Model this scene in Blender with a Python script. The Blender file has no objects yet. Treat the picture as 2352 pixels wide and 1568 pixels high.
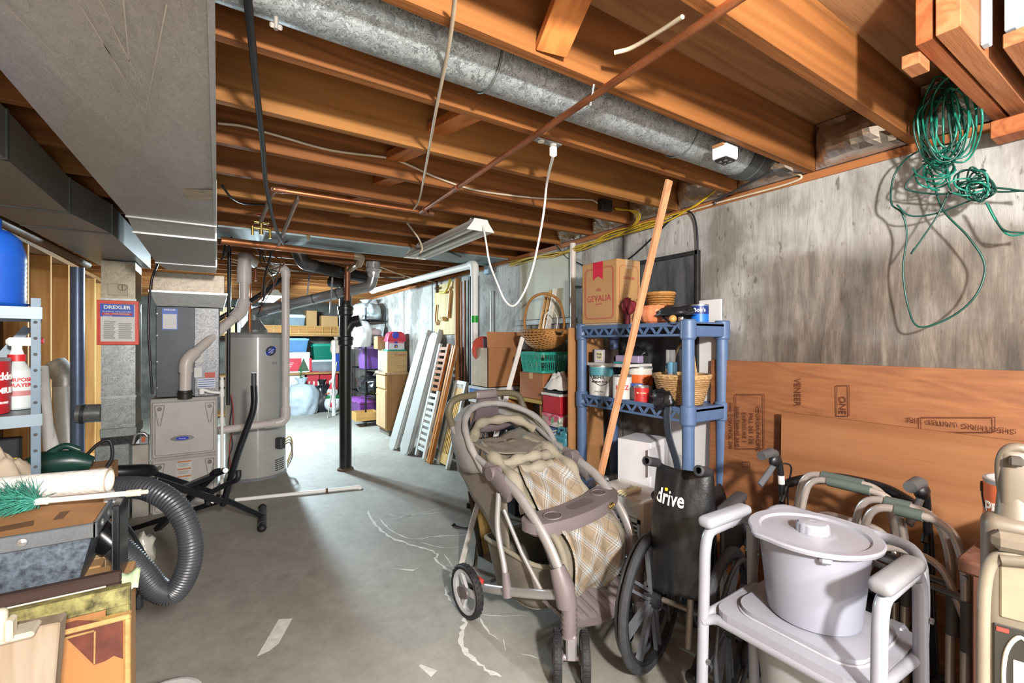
import bpy, bmesh, math, random
from math import sin, cos, pi, radians as R
from mathutils import Vector as V, Matrix, noise as mn
random.seed(7)
sc = bpy.context.scene
COL = sc.collection
# ---------------------------------------------------------------- camera
F, CX, CY, EYE = 1048.0, 1176.0, 784.0, 1.45
YAW = math.atan2(676.0, F)
cam = bpy.data.objects.new('camera', bpy.data.cameras.new('camera')); COL.objects.link(cam)
cam.data.sensor_width = 36; cam.data.lens = 36*F/2352; cam.data.clip_start = .02
cam.location = (0, 0, EYE); cam.rotation_euler = (R(90), 0, -YAW); sc.camera = cam
# ---------------------------------------------------------------- world, lights, exposure
w = bpy.data.worlds.new('world'); sc.world = w; w.use_nodes = True
w.node_tree.nodes['Background'].inputs[0].default_value = (.95, .97, 1.0, 1)
w.node_tree.nodes['Background'].inputs[1].default_value = 1.15
def lamp(name, kind, loc, energy, col, size=.1, rot=(0, 0, 0), sy=None):
    l = bpy.data.lights.new(name, kind); o = bpy.data.objects.new(name, l); COL.objects.link(o)
    l.energy = energy; l.color = col; o.location = loc; o.rotation_euler = rot
    if kind == 'AREA':
        l.size = size
        if sy: l.shape = 'RECTANGLE'; l.size_y = sy
    else: l.shadow_soft_size = size
    return o
lamp('bulb_light', 'POINT', (.18, -1.05, 2.02), 235, (1, .955, .90), .08)
for k in (-.35, .35): lamp('tube_light_back', 'POINT', (.63, 7.4+k, 2.03), 135, (.70, .90, 1), .06)
lamp('fill_light_rear', 'AREA', (.9, -1.7, 2.2), 60, (1, .96, .90), 1.2, (0, 0, 0), .2)  # soft fill added behind the camera, unseen and without a fixture
sc.view_settings.view_transform = 'Standard'; sc.view_settings.look = 'None'
sc.view_settings.exposure = 1.4; sc.view_settings.gamma = 1; sc.view_settings.use_curve_mapping = False
# ---------------------------------------------------------------- measuring: rays of the survey camera met with real planes
_fw = (sin(YAW), cos(YAW)); _rt = (cos(YAW), -sin(YAW))
def ray(u, v):
    s = (u-CX)/F
    return V((_fw[0]+s*_rt[0], _fw[1]+s*_rt[1], (CY-v)/F))
def pd(u, v, d): return ray(u, v)*d + V((0, 0, EYE))
def pz(u, v, z): return pd(u, v, (z-EYE)/ray(u, v).z)
def pX(u, v, X): return pd(u, v, X/ray(u, v).x)
def pY(u, v, Y): return pd(u, v, Y/ray(u, v).y)
# ---------------------------------------------------------------- materials
MATS = {}
def _mat(name):
    m = bpy.data.materials.new(name); m.use_nodes = True
    nt = m.node_tree; return m, nt, nt.nodes['Principled BSDF']
def hexc(h):
    h = h.lstrip('#'); c = [int(h[i:i+2], 16)/255 for i in (0, 2, 4)]
    return tuple((x/12.92 if x <= .04045 else ((x+.055)/1.055)**2.4) for x in c)
def _c(c): return hexc(c) if isinstance(c, str) else tuple(c)
def _n(nt, t, **kw):
    n = nt.nodes.new(t)
    for k, v in kw.items(): setattr(n, k, v)
    return n
def _coord(nt, scale, rot=(0, 0, 0), space='Object'):
    tc = _n(nt, 'ShaderNodeTexCoord'); mp = _n(nt, 'ShaderNodeMapping')
    mp.inputs['Scale'].default_value = scale if hasattr(scale, '__len__') else (scale,)*3
    mp.inputs['Rotation'].default_value = rot
    nt.links.new(tc.outputs[space], mp.inputs[0]); return mp.outputs[0]
def _noise(nt, vec, scale, detail=4, rough=.55, dist=0):
    n = _n(nt, 'ShaderNodeTexNoise'); n.inputs['Scale'].default_value = scale; n.inputs['Detail'].default_value = detail
    n.inputs['Roughness'].default_value = rough; n.inputs['Distortion'].default_value = dist
    nt.links.new(vec, n.inputs['Vector']); return n.outputs['Fac']
def _ramp(nt, fac, stops):
    r = _n(nt, 'ShaderNodeValToRGB'); e = r.color_ramp.elements
    while len(e) < len(stops): e.new(.5)
    for i, (p, c) in enumerate(stops):
        e[i].position = p; e[i].color = (*_c(c), 1)
    nt.links.new(fac, r.inputs[0]); return r.outputs[0]
def _mix(nt, fac, a, b, mode='MIX'):
    m = _n(nt, 'ShaderNodeMix', data_type='RGBA', blend_type=mode)
    for i, x in ((0, fac), (6, a), (7, b)):
        if hasattr(x, 'links'): nt.links.new(x, m.inputs[i])
        elif i == 0: m.inputs[0].default_value = x
        else: m.inputs[i].default_value = (*_c(x), 1)
    return m.outputs[2]
def _bump(nt, b, h, s, d=.01):
    n = _n(nt, 'ShaderNodeBump'); n.inputs['Strength'].default_value = s; n.inputs['Distance'].default_value = d
    nt.links.new(h, n.inputs['Height']); nt.links.new(n.outputs[0], b.inputs['Normal'])
def mat(c, rough=.5, metal=0, var=.12, scale=9, bump=0, bscale=60, alpha=1, emit=0, trans=0, coat=0, sheen=0):
    """plain procedural material: colour with a soft mottling of dirt, optional fine relief"""
    key = (c if isinstance(c, str) else tuple(c), rough, metal, var, scale, bump, bscale, alpha, emit, trans, coat)
    if key in MATS: return MATS[key]
    m, nt, b = _mat('mat_%d' % len(MATS)); c = _c(c)
    vec = _coord(nt, 1)
    f = _noise(nt, vec, scale, 5, .6)
    lo = tuple(max(0, x*(1-var*1.6)) for x in c); hi = tuple(min(1, x*(1+var)) for x in c)
    nt.links.new(_ramp(nt, f, [(.3, lo), (.7, hi)]), b.inputs['Base Color'])
    b.inputs['Roughness'].default_value = rough; b.inputs['Metallic'].default_value = metal
    b.inputs['Alpha'].default_value = alpha
    if trans: b.inputs['Transmission Weight'].default_value = trans
    if coat: b.inputs['Coat Weight'].default_value = coat
    if emit:
        b.inputs['Emission Color'].default_value = (*c, 1); b.inputs['Emission Strength'].default_value = emit
    if bump: _bump(nt, b, _noise(nt, vec, bscale, 3), bump)
    MATS[key] = m; return m
def wood(c1, c2, axis='X', s=1.0, rough=.6, rings=1.0, knots=True, seed=0):
    key = ('wood', c1, c2, axis, s, rough, rings, knots, seed)
    if key in MATS: return MATS[key]
    m, nt, b = _mat('wood_%d' % len(MATS))
    k = {'X': (.06, 1, 1), 'Y': (1, .06, 1), 'Z': (1, 1, .06)}[axis]
    oi = _n(nt, 'ShaderNodeObjectInfo'); tc = _n(nt, 'ShaderNodeTexCoord')
    ad = _n(nt, 'ShaderNodeVectorMath', operation='ADD'); nt.links.new(tc.outputs['Object'], ad.inputs[0])
    cb = _n(nt, 'ShaderNodeVectorMath', operation='SCALE'); cb.inputs[0].default_value = (13.1+seed, 7.7, 5.3)
    nt.links.new(oi.outputs['Random'], cb.inputs['Scale']); nt.links.new(cb.outputs[0], ad.inputs[1])
    mp = _n(nt, 'ShaderNodeMapping'); mp.inputs['Scale'].default_value = tuple(x*s for x in k); nt.links.new(ad.outputs[0], mp.inputs[0])
    vec = mp.outputs[0]
    big = _noise(nt, vec, 6*rings, 3, .5, .6)
    mul = _n(nt, 'ShaderNodeMath', operation='MULTIPLY'); mul.inputs[1].default_value = 14; nt.links.new(big, mul.inputs[0])
    fr = _n(nt, 'ShaderNodeMath', operation='PINGPONG'); fr.inputs[1].default_value = 1; nt.links.new(mul.outputs[0], fr.inputs[0])
    fine = _noise(nt, vec, 90, 3, .7)
    a = _ramp(nt, fr.outputs[0], [(0, c2), (.85, c1)])
    g = _ramp(nt, fine, [(.3, tuple(x*.8 for x in _c(c1))), (.7, tuple(min(1, x*1.12) for x in _c(c1)))])
    col = _mix(nt, .32, a, g)
    if knots:
        vo = _n(nt, 'ShaderNodeTexVoronoi'); vo.inputs['Scale'].default_value = 2.6
        mp2 = _n(nt, 'ShaderNodeMapping'); mp2.inputs['Scale'].default_value = tuple((.5 if x < 1 else 1) for x in k); nt.links.new(ad.outputs[0], mp2.inputs[0])
        nt.links.new(mp2.outputs[0], vo.inputs['Vector'])
        kn = _ramp(nt, vo.outputs['Distance'], [(.02, (1, 1, 1)), (.075, (0, 0, 0))])
        col = _mix(nt, kn, col, tuple(x*.35 for x in _c(c2)))
    nt.links.new(col, b.inputs['Base Color']); b.inputs['Roughness'].default_value = rough
    _bump(nt, b, fine, .12); b.inputs['Specular IOR Level'].default_value = .2
    MATS[key] = m; return m
def galv(c='#8d9494', rough=.42, spangle=40, var=.28, metal=.45, streak=False):
    key = ('galv', c, rough, spangle, var, metal, streak)
    if key in MATS: return MATS[key]
    m, nt, b = _mat('galv_%d' % len(MATS)); c = _c(c)
    vec = _coord(nt, (1, .35, 1) if streak else 1)
    vo = _n(nt, 'ShaderNodeTexVoronoi'); vo.inputs['Scale'].default_value = spangle
    wv = _noise(nt, vec, 25, 3); ad = _n(nt, 'ShaderNodeVectorMath', operation='ADD')
    nt.links.new(vec, ad.inputs[0]); nt.links.new(wv, ad.inputs[1]); nt.links.new(ad.outputs[0], vo.inputs['Vector'])
    sp = _ramp(nt, vo.outputs['Color'], [(.2, tuple(x*(1-var) for x in c)), (.8, tuple(min(1, x*(1+var)) for x in c))])
    dirt = _noise(nt, vec, 2.3, 4, .6)
    col = _mix(nt, _ramp(nt, dirt, [(.45, (0, 0, 0)), (.8, (.35, .35, .35))]), sp, (.20, .16, .11))
    nt.links.new(col, b.inputs['Base Color']); b.inputs['Metallic'].default_value = metal; b.inputs['Roughness'].default_value = rough
    MATS[key] = m; return m
# ---------------------------------------------------------------- geometry
class G:
    def __init__(s): s.v, s.f, s.sm = [], [], []
    def add(s, vs, fs, smooth=False, M=None):
        n = len(s.v)
        s.v += [tuple(M @ V(p)) for p in vs] if M is not None else [tuple(p) for p in vs]
        s.f += [tuple(i+n for i in f) for f in fs]; s.sm += [smooth]*len(fs)
        return s
    def box(s, c, d, bev=0, M=None, rz=0, seg=1):
        """centre c, size d"""
        T = Matrix.Translation(c) @ Matrix.Rotation(rz, 4, 'Z')
        if M is not None: T = M @ T
        x, y, z = (k/2 for k in d)
        if not bev:
            vs = [(a*x, b*y, e*z) for a in (-1, 1) for b in (-1, 1) for e in (-1, 1)]
            return s.add(vs, [(0, 1, 3, 2), (4, 6, 7, 5), (0, 4, 5, 1), (2, 3, 7, 6), (0, 2, 6, 4), (1, 5, 7, 3)], False, T)
        bm = bmesh.new(); bmesh.ops.create_cube(bm, size=1)
        bmesh.ops.scale(bm, vec=d, verts=bm.verts)
        bmesh.ops.bevel(bm, geom=bm.edges[:], offset=min(bev, .49*min(d)), segments=seg, affect='EDGES', profile=.5)
        bm.verts.index_update()
        s.add([v.co[:] for v in bm.verts], [[v.index for v in f.verts] for f in bm.faces], seg > 1, T); bm.free(); return s
    def b2(s, a, b, bev=0, M=None):
        """box between two corners"""
        return s.box([(p+q)/2 for p, q in zip(a, b)], [abs(p-q) for p, q in zip(a, b)], bev, M)
    def bar(s, p0, p1, wd, h, up=(0, 0, 1), bev=0):
        """rectangular bar from p0 to p1"""
        p0, p1 = V(p0), V(p1); z = (p1-p0); L = z.length; z.normalize()
        x = V(up).cross(z)
        if x.length < 1e-4: x = V((1, 0, 0)).cross(z)
        x.normalize(); y = z.cross(x)
        M = Matrix((x, y, z)).transposed().to_4x4(); M.translation = (p0+p1)/2
        return s.box((0, 0, 0), (wd, h, L), bev, M)
    def tube(s, pts, r, seg=8, closed=False, caps=True, M=None, flat=None):
        pts = [V(p) for p in pts]
        pts = [p for i, p in enumerate(pts) if i == 0 or (p-pts[i-1]).length > 1e-5]
        n = len(pts)
        rs = list(r) if hasattr(r, '__len__') else [r]*n
        tg = []
        for i in range(n):
            a = pts[(i-1) % n] if (closed or i) else pts[0]; b = pts[(i+1) % n] if (closed or i < n-1) else pts[-1]
            t = (b-a); tg.append(t.normalized() if t.length > 1e-9 else V((0, 0, 1)))
        u = tg[0].orthogonal().normalized() if flat is None else (V(flat)-tg[0]*V(flat).dot(tg[0])).normalized()
        vs = []
        for i in range(n):
            u = (u - tg[i]*u.dot(tg[i]));  u = u.normalized() if u.length > 1e-6 else tg[i].orthogonal().normalized()
            w_ = tg[i].cross(u)
            for k in range(seg):
                a = 2*pi*k/seg; rr = rs[i] if i < len(rs) else rs[-1]
                if hasattr(rr, '__len__'): vs.append(pts[i]+u*cos(a)*rr[0]+w_*sin(a)*rr[1])
                else: vs.append(pts[i]+(u*cos(a)+w_*sin(a))*rr)
        fs = []
        for i in range(n if closed else n-1):
            j = (i+1) % n
            for k in range(seg):
                l = (k+1) % seg; fs.append((i*seg+k, i*seg+l, j*seg+l, j*seg+k))
        s.add(vs, fs, True, M)
        if caps and not closed:
            s.add(vs[:seg], [tuple(range(seg))[::-1]], False, M); s.add(vs[-seg:], [tuple(range(seg))], False, M)
        return s
    def cyl(s, p0, p1, r0, r1=None, seg=16, M=None):
        return s.tube([p0, p1], [r0, r0 if r1 is None else r1], seg, M=M)
    def lathe(s, prof, seg=24, c=(0, 0, 0), M=None, e=1, fn=None, smooth=True):
        """prof: (r, z) from bottom to top; fn(theta, r, z) -> (r, z)"""
        vs, fs = [], []
        for r, z in prof:
            for k in range(seg):
                a = 2*pi*k/seg; rr, zz = fn(a, r, z) if fn else (r, z)
                vs.append((c[0]+rr*cos(a), c[1]+rr*sin(a)*e, c[2]+zz))
        for i in range(len(prof)-1):
            for k in range(seg):
                l = (k+1) % seg; fs.append((i*seg+k, i*seg+l, (i+1)*seg+l, (i+1)*seg+k))
        if not smooth: return s.add(vs, fs, False, M)
        # keep hard profile corners crisp by splitting rows there
        for i in range(len(prof)-1):
            d0 = V((prof[i+1][0]-prof[i][0], prof[i+1][1]-prof[i][1]))
            s.add([vs[j] for j in range(i*seg, (i+2)*seg)], [(k, (k+1) % seg, seg+(k+1) % seg, seg+k) for k in range(seg)], True, M) if len(prof) <= 12 else None
        if len(prof) > 12: s.add(vs, fs, True, M)
        return s
    def prism(s, poly, z0, z1, M=None, smooth=False):
        n = len(poly)
        vs = [(x, y, z0) for x, y in poly]+[(x, y, z1) for x, y in poly]
        fs = [tuple(range(n))[::-1], tuple(range(n, 2*n))]
        s.add(vs, fs, False, M); s.add(vs, [(i, (i+1) % n, n+(i+1) % n, n+i) for i in range(n)], smooth, M); return s
    def grid(s, fn, nu, nv, cu=False, cv=False, M=None, smooth=True, th=0):
        vs = [V(fn(i/(nu if cu else nu-1), j/(nv if cv else nv-1))) for i in range(nu) for j in range(nv)]
        fs = []
        for i in range(nu if cu else nu-1):
            for j in range(nv if cv else nv-1):
                i2, j2 = (i+1) % nu, (j+1) % nv
                fs.append((i*nv+j, i2*nv+j, i2*nv+j2, i*nv+j2))
        if th:
            nm = [V((0, 0, 0)) for _ in vs]
            for f in fs:
                k = (vs[f[1]]-vs[f[0]]).cross(vs[f[3]]-vs[f[0]])
                for q in f: nm[q] += k
            n0 = len(vs); vs += [p-(k.normalized() if k.length else k)*th for p, k in zip(vs, nm)]
            top = list(fs); fs = top+[tuple(q+n0 for q in f[::-1]) for f in top]
            ec = {}
            for f in top:
                for a, b in zip(f, f[1:]+f[:1]): ec[(a, b)] = 1
            fs += [(a, a+n0, b+n0, b) for (a, b) in ec if (b, a) not in ec]
        return s.add(vs, fs, smooth, M)
    def blob(s, c, r, amp=.1, fr=3, nu=20, nv=12, seed=0, M=None, flat=None, pw=1):
        """closed lumpy ellipsoid; flat: clamps the underside to this local z"""
        def f(a, b):
            th = 2*pi*a; ph = -pi/2+pi*b
            d = V((cos(ph)*cos(th), cos(ph)*sin(th), sin(ph)))
            if pw != 1: d = V([math.copysign(abs(x)**pw, x) for x in d])
            k = 1+amp*mn.noise(d*fr+V((seed*3.1, seed, 0)))
            p = V((d.x*r[0]*k, d.y*r[1]*k, d.z*r[2]*k))
            if flat is not None: p.z = max(p.z, flat)
            return p+V(c)
        return s.grid(f, nu, nv, cu=True, M=M)
def spl(pts, n=6, closed=False):
    """Catmull-Rom through pts"""
    P = [V(p) for p in pts]; m = len(P); out = []
    for i in range(m if closed else m-1):
        p0 = P[(i-1) % m] if (closed or i) else P[0]*2-P[1]; p1 = P[i]; p2 = P[(i+1) % m]
        p3 = P[(i+2) % m] if (closed or i < m-2) else P[-1]*2-P[-2]
        for k in range(n):
            t = k/n
            out.append(.5*((2*p1)+(p2-p0)*t+(2*p0-5*p1+4*p2-p3)*t*t+(3*p1-p0-3*p2+p3)*t**3))
    if not closed: out.append(P[-1])
    return out
def fillet(pts, r, n=5):
    """polyline with rounded corners"""
    P = [V(p) for p in pts]; out = [P[0]]
    for i in range(1, len(P)-1):
        a, b = (P[i-1]-P[i]), (P[i+1]-P[i]); rr = min(r, a.length*.49, b.length*.49)
        p, q = P[i]+a.normalized()*rr, P[i]+b.normalized()*rr
        for k in range(n+1):
            t = k/n; out.append(p*(1-t)**2+P[i]*2*t*(1-t)+q*t*t)
    out.append(P[-1]); return out
def rrect(w_, h_, r, n=4, cx=0, cy=0):
    out = []
    for sx, sy, a0 in ((1, 1, 0), (-1, 1, 90), (-1, -1, 180), (1, -1, 270)):
        for k in range(n+1):
            a = R(a0+90*k/n); out.append((cx+sx*(w_/2-r)+r*cos(a), cy+sy*(h_/2-r)+r*sin(a)))
    return out
def obj(name, g, m, parent=None, M=None, kind=None):
    """link the shape as one mesh object"""
    me = bpy.data.meshes.new(name); vs = g.v
    o = bpy.data.objects.new(name, me); COL.objects.link(o)
    if parent is None and vs:
        lo = [min(p[i] for p in vs) for i in range(3)]; hi = [max(p[i] for p in vs) for i in range(3)]
        c = ((lo[0]+hi[0])/2, (lo[1]+hi[1])/2, lo[2]); vs = [(p[0]-c[0], p[1]-c[1], p[2]-c[2]) for p in vs]; o.location = c
    me.from_pydata(vs, [], g.f); me.polygons.foreach_set('use_smooth', g.sm); me.materials.append(m); me.update()
    if parent is not None: o.parent = parent
    if kind: o['kind'] = kind
    return o
def tag(o, label, cat, group=None):
    o['label'] = label; o['category'] = cat
    if group: o['group'] = group
    return o
def thing(name, label, cat, loc=(0, 0, 0), rz=0, group=None, rot=None):
    o = bpy.data.objects.new(name, None); COL.objects.link(o); o.empty_display_size = .05
    o.location = loc; o.rotation_euler = rot if rot else (0, 0, rz); return tag(o, label, cat, group)
def solo(name, g, m, label, cat, group=None): return tag(obj(name, g, m), label, cat, group)
def struct(name, g, m): return obj(name, g, m, kind='structure')
def child(parent, o_loc):
    return V(o_loc)-parent.location
def txt(parent, s, size, m, loc, rot=(0, 0, 0), name='lettering', ext=.0006, sx=1, align='CENTER', bold=0):
    cu = bpy.data.curves.new(name, 'FONT'); cu.body = s; cu.size = size; cu.align_x = align; cu.align_y = 'CENTER'; cu.extrude = ext
    cu.resolution_u = 3; cu.offset = bold*size
    t = bpy.data.objects.new('tmp', cu); COL.objects.link(t)
    dg = bpy.context.evaluated_depsgraph_get(); me = bpy.data.meshes.new_from_object(t.evaluated_get(dg))
    bpy.data.objects.remove(t); me.materials.clear(); me.materials.append(m)
    o = bpy.data.objects.new(name, me); COL.objects.link(o); o.parent = parent
    o.location = loc; o.rotation_euler = rot; o.scale = (sx, 1, 1); return o
def dup(root, loc=None, rz=None, label=None, rot=None):
    r = root.copy(); COL.objects.link(r)
    if loc is not None: r.location = loc
    if rz is not None: r.rotation_euler = (0, 0, rz)
    if rot is not None: r.rotation_euler = rot
    if label: r['label'] = label
    for ch in list(root.children):
        c = ch.copy(); COL.objects.link(c); c.parent = r
        for g in ch.children:
            d = g.copy(); COL.objects.link(d); d.parent = c
    return r
FRONT = (R(90), 0, 0)      # lettering that reads from the -Y side
# ================================================================ STRUCTURE
WX, JZ = 2.52, 2.30          # right wall plane, underside of joists
JY = [1.54+.405*k for k in range(-6, 24)]   # far lower edge of each joist
# --- floor
m, nt, b = _mat('concrete_floor'); vec = _coord(nt, 1)
n1 = _noise(nt, vec, 1.3, 6, .6, .3); n2 = _noise(nt, vec, 14, 5, .7); n3 = _noise(nt, _coord(nt, (1, .35, 1), (0, 0, .5)), 5, 4, .6)
col = _ramp(nt, n1, [(.3, '#7f7c74'), (.5, '#96948c'), (.72, '#aaa89f')])
col = _mix(nt, .35, col, _ramp(nt, n2, [(.3, '#77746c'), (.7, '#a9a69d')]))
col = _mix(nt, _ramp(nt, n3, [(.56, (0, 0, 0)), (.78, (.3, .3, .3))]), col, '#6d675c')
nt.links.new(col, b.inputs['Base Color'])
nt.links.new(_ramp(nt, n1, [(.3, (.5, .5, .5)), (.7, (.68, .68, .68))]), b.inputs['Roughness'])
_bump(nt, b, n2, .06); MATS['floor'] = m
floor = struct('floor', G().b2((-1.6, -2.5, -.1), (3.0, 11.6, 0)), MATS['floor'])
white_stain = mat('#d3d2cc', .8, var=.12, scale=30)
def floor_line(px, wd):
    pts = spl([pz(u, v, 0) for u, v in px], 5); g = G(); vs = []
    rnd = random.Random(px[0][0])
    for i, p in enumerate(pts):
        t = (pts[min(i+1, len(pts)-1)]-pts[max(i-1, 0)]).normalized(); nrm = V((-t.y, t.x, 0))
        k = wd*(.35+rnd.random()*.9)*(.25 if i in (0, len(pts)-1) else 1)
        j = nrm*(rnd.random()-.5)*wd*.8
        vs += [p+nrm*k/2+j+V((0, 0, .0012)), p-nrm*k/2+j+V((0, 0, .0012))]
    g.add(vs, [(2*i, 2*i+1, 2*i+3, 2*i+2) for i in range(len(pts)-1)])
    o = obj('mineral_streak', g, white_stain, floor); o.location = -floor.location; return o
for px, wd in [
    ([(845, 1172), (860, 1200), (890, 1230), (940, 1250), (985, 1262), (1005, 1275), (1000, 1285), (1030, 1310), (1045, 1335)], .022),
    ([(870, 1188), (900, 1220), (950, 1238), (1000, 1232), (1080, 1228)], .012), ([(880, 1195), (960, 1182), (1040, 1175)], .010),
    ([(890, 1180), (930, 1186), (1000, 1170), (1060, 1160)], .008), ([(965, 1245), (1020, 1258), (1085, 1252)], .010), ([(1020, 1272), (1040, 1300)], .010),
    ([(1022, 1345), (1030, 1370), (1062, 1400), (1068, 1430), (1058, 1460), (1075, 1500), (1110, 1530), (1150, 1555)], .026),
    ([(1105, 1420), (1120, 1450), (1145, 1468)], .014), ([(1105, 1410), (1150, 1415), (1205, 1413)], .008), ([(1195, 1500), (1240, 1512)], .008), ([(1155, 1468), (1160, 1495)], .008),
]: floor_line(px, wd)
# bare patches and paint flecks
for px in ([(640, 1422), (672, 1420), (640, 1478), (618, 1495), (590, 1508)], [(965, 1525), (1005, 1540), (990, 1555), (962, 1530)], [(900, 1305), (955, 1308), (970, 1295), (948, 1312)]):
    o = obj('paint_patch', G().add([pz(u, v, 0)+V((0, 0, .0012)) for u, v in px], [tuple(range(len(px)))]), white_stain, floor); o.location = -floor.location
# --- right wall: board-formed concrete
m, nt, b = _mat('concrete_wall'); vec = _coord(nt, 1)
st = _coord(nt, (1, 1, .16))
g1 = _noise(nt, st, 16, 4, .65, 1.2); g2 = _noise(nt, st, 55, 3, .7); sp = _noise(nt, _coord(nt, (1, 1, .4)), 34, 3, .6)
big = _noise(nt, vec, 1.1, 4, .55)
col = _ramp(nt, g1, [(.3, '#8b8b88'), (.5, '#a8a8a6'), (.7, '#bdbdbc')])
col = _mix(nt, .4, col, _ramp(nt, g2, [(.3, '#85827b'), (.7, '#bab8b3')]))
col = _mix(nt, _ramp(nt, sp, [(.62, (0, 0, 0)), (.70, (.8, .8, .8))]), col, '#55504a')
col = _mix(nt, _ramp(nt, big, [(.50, (0, 0, 0)), (.75, (.6, .6, .6))]), col, '#7a746b')
# grime and painted shade of the wall: a dark part-mould, part-shadow area low down and towards the near end, and the far bluish painted half
sx = _n(nt, 'ShaderNodeSeparateXYZ'); tc = _n(nt, 'ShaderNodeTexCoord'); nt.links.new(tc.outputs['Object'], sx.inputs[0])
def mr(val, a, b_, c=0, d=1, sm='SMOOTHSTEP'):
    n = _n(nt, 'ShaderNodeMapRange', interpolation_type=sm); nt.links.new(val, n.inputs[0])
    for i, x in enumerate((a, b_, c, d)): n.inputs[i+1].default_value = x
    return n.outputs[0]
wig = _noise(nt, vec, 3.5, 5, .6)
def madd(a, k, b_):
    n = _n(nt, 'ShaderNodeMath', operation='MULTIPLY_ADD'); nt.links.new(a, n.inputs[0]); n.inputs[1].default_value = k; nt.links.new(b_, n.inputs[2]); return n.outputs[0]
def mmul(a, b_):
    n = _n(nt, 'ShaderNodeMath', operation='MULTIPLY'); nt.links.new(a, n.inputs[0])
    if hasattr(b_, 'links'): nt.links.new(b_, n.inputs[1])
    else: n.inputs[1].default_value = b_
    return n.outputs[0]
# tide mark: below it the concrete is stained dark and rusty
tide = mr(madd(wig, .35, sx.outputs['Z']), 1.70, 1.62)
col = _mix(nt, mmul(tide, .75), col, _ramp(nt, _noise(nt, st, 10, 5, .7), [(.35, '#3e3a34'), (.55, '#6b635a'), (.7, '#98908a')]))
blot = _noise(nt, vec, 2.2, 5, .6, .4)
col = _mix(nt, mmul(_ramp(nt, blot, [(.48, (0, 0, 0)), (.62, (1, 1, 1))]), .55), col, '#4b4239')
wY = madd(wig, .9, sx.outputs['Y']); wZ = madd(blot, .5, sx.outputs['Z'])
damp_shade = mmul(mr(wY, -2.55, -2.95), mr(wZ, 2.20, 2.08))  # mould together with a soft-edged cast shadow painted into the wall colour
col = _mix(nt, mmul(damp_shade, .8), col, _ramp(nt, _noise(nt, st, 14, 5, .7), [(.35, '#37302a'), (.52, '#5c5046'), (.7, '#857a6e')]))
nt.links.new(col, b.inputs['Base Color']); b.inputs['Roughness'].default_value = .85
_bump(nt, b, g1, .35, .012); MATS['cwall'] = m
# object origin sits on the floor so the Z of the stain is the real height
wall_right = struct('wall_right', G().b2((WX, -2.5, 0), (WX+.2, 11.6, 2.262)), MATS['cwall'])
# form joints: cast vertical ribs between the pours
for y in (2.38, 3.56, 4.75, 5.95, 7.1):
    g = G().b2((WX-.006, y, 0), (WX+.002, y+.012, 2.262)); o = obj('form_joint', g, mat('#5a564f', .9), wall_right); o.location = -wall_right.location
wall_far = struct('wall_far', G().b2((-1.6, 11.0, 0), (WX+.2, 11.2, 2.54)), mat('#5f5d58', .9, var=.4, scale=4, bump=.2, bscale=12))
# --- ceiling deck, joists
deckm = wood('#9c7552', '#7d5838', 'X', 1.2, .7, .8, False)
ceiling = struct('ceiling', G().b2((-1.6, -2.5, 2.535), (WX+.2, 11.6, 2.56)), deckm)
jm = wood('#8d5a30', '#5f391b', 'X', 1.0, .62, .8, True)
jm2 = wood('#9a6a38', '#6f4723', 'X', 1.0, .62, .8, True)
c0 = V(ceiling.location)
def cpart(name, a, b_, m, bev=0):
    o = obj(name, G().b2(a, b_, bev), m, ceiling); o.location = -c0; return o
gj = G().box((0, 0, 0), (4.12, .038, .235), .002); proto = None
for k, y in enumerate(JY):
    if y > 10.9: break
    if k in (2, 3): continue    # stair opening
    if proto is None: o = proto = obj('joist', gj, jm, ceiling)
    else:
        o = proto.copy(); COL.objects.link(o)
    o.location = V((.56, y-.019, JZ+.1175))-c0
    if k % 3 == 1 and k > 4:
        o.data = o.data.copy(); o.data.materials[0] = jm2
# subfloor boards show as planks between the near joists
# solid blocking
bm_ = wood('#c07a41', '#8f4f25', 'Y', 1.0, .6, .9, True)
for k, x in ((6, .78), (7, .72), (8, .77), (9, .72), (10, .80), (11, .70), (12, .78)):
    o = obj('blocking', G().bar((x+.045, JY[k]+.002, JZ+.03), (x+.045, JY[k+1]-.040, JZ+.10), .09, .036, (0, 0, 1), .002), bm_, ceiling); o.location = -c0
# cross brace in the near bay, low so that it shows as a short board
p0, p1 = pz(1265, 118, JZ+.02), pz(1325, -30, JZ+.10)
o = obj('bridging', G().bar(p0, p1, .10, .030, (0, 0, 1), .002), bm_, ceiling); o.location = -c0
# plate on top of the concrete
sill = struct('trim_1', G().b2((WX-.01, -2.5, 2.262), (WX+.13, 11.0, 2.30), .002), wood('#a0683f', '#7d4a27', 'Y', 1, .6, 1, False))
rim = struct('trim_2', G().b2((WX+.09, -2.5, 2.30), (WX+.13, 11.0, 2.535)), wood('#6b4022', '#4d2c16', 'Y', 1, .6, 1, False))
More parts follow.
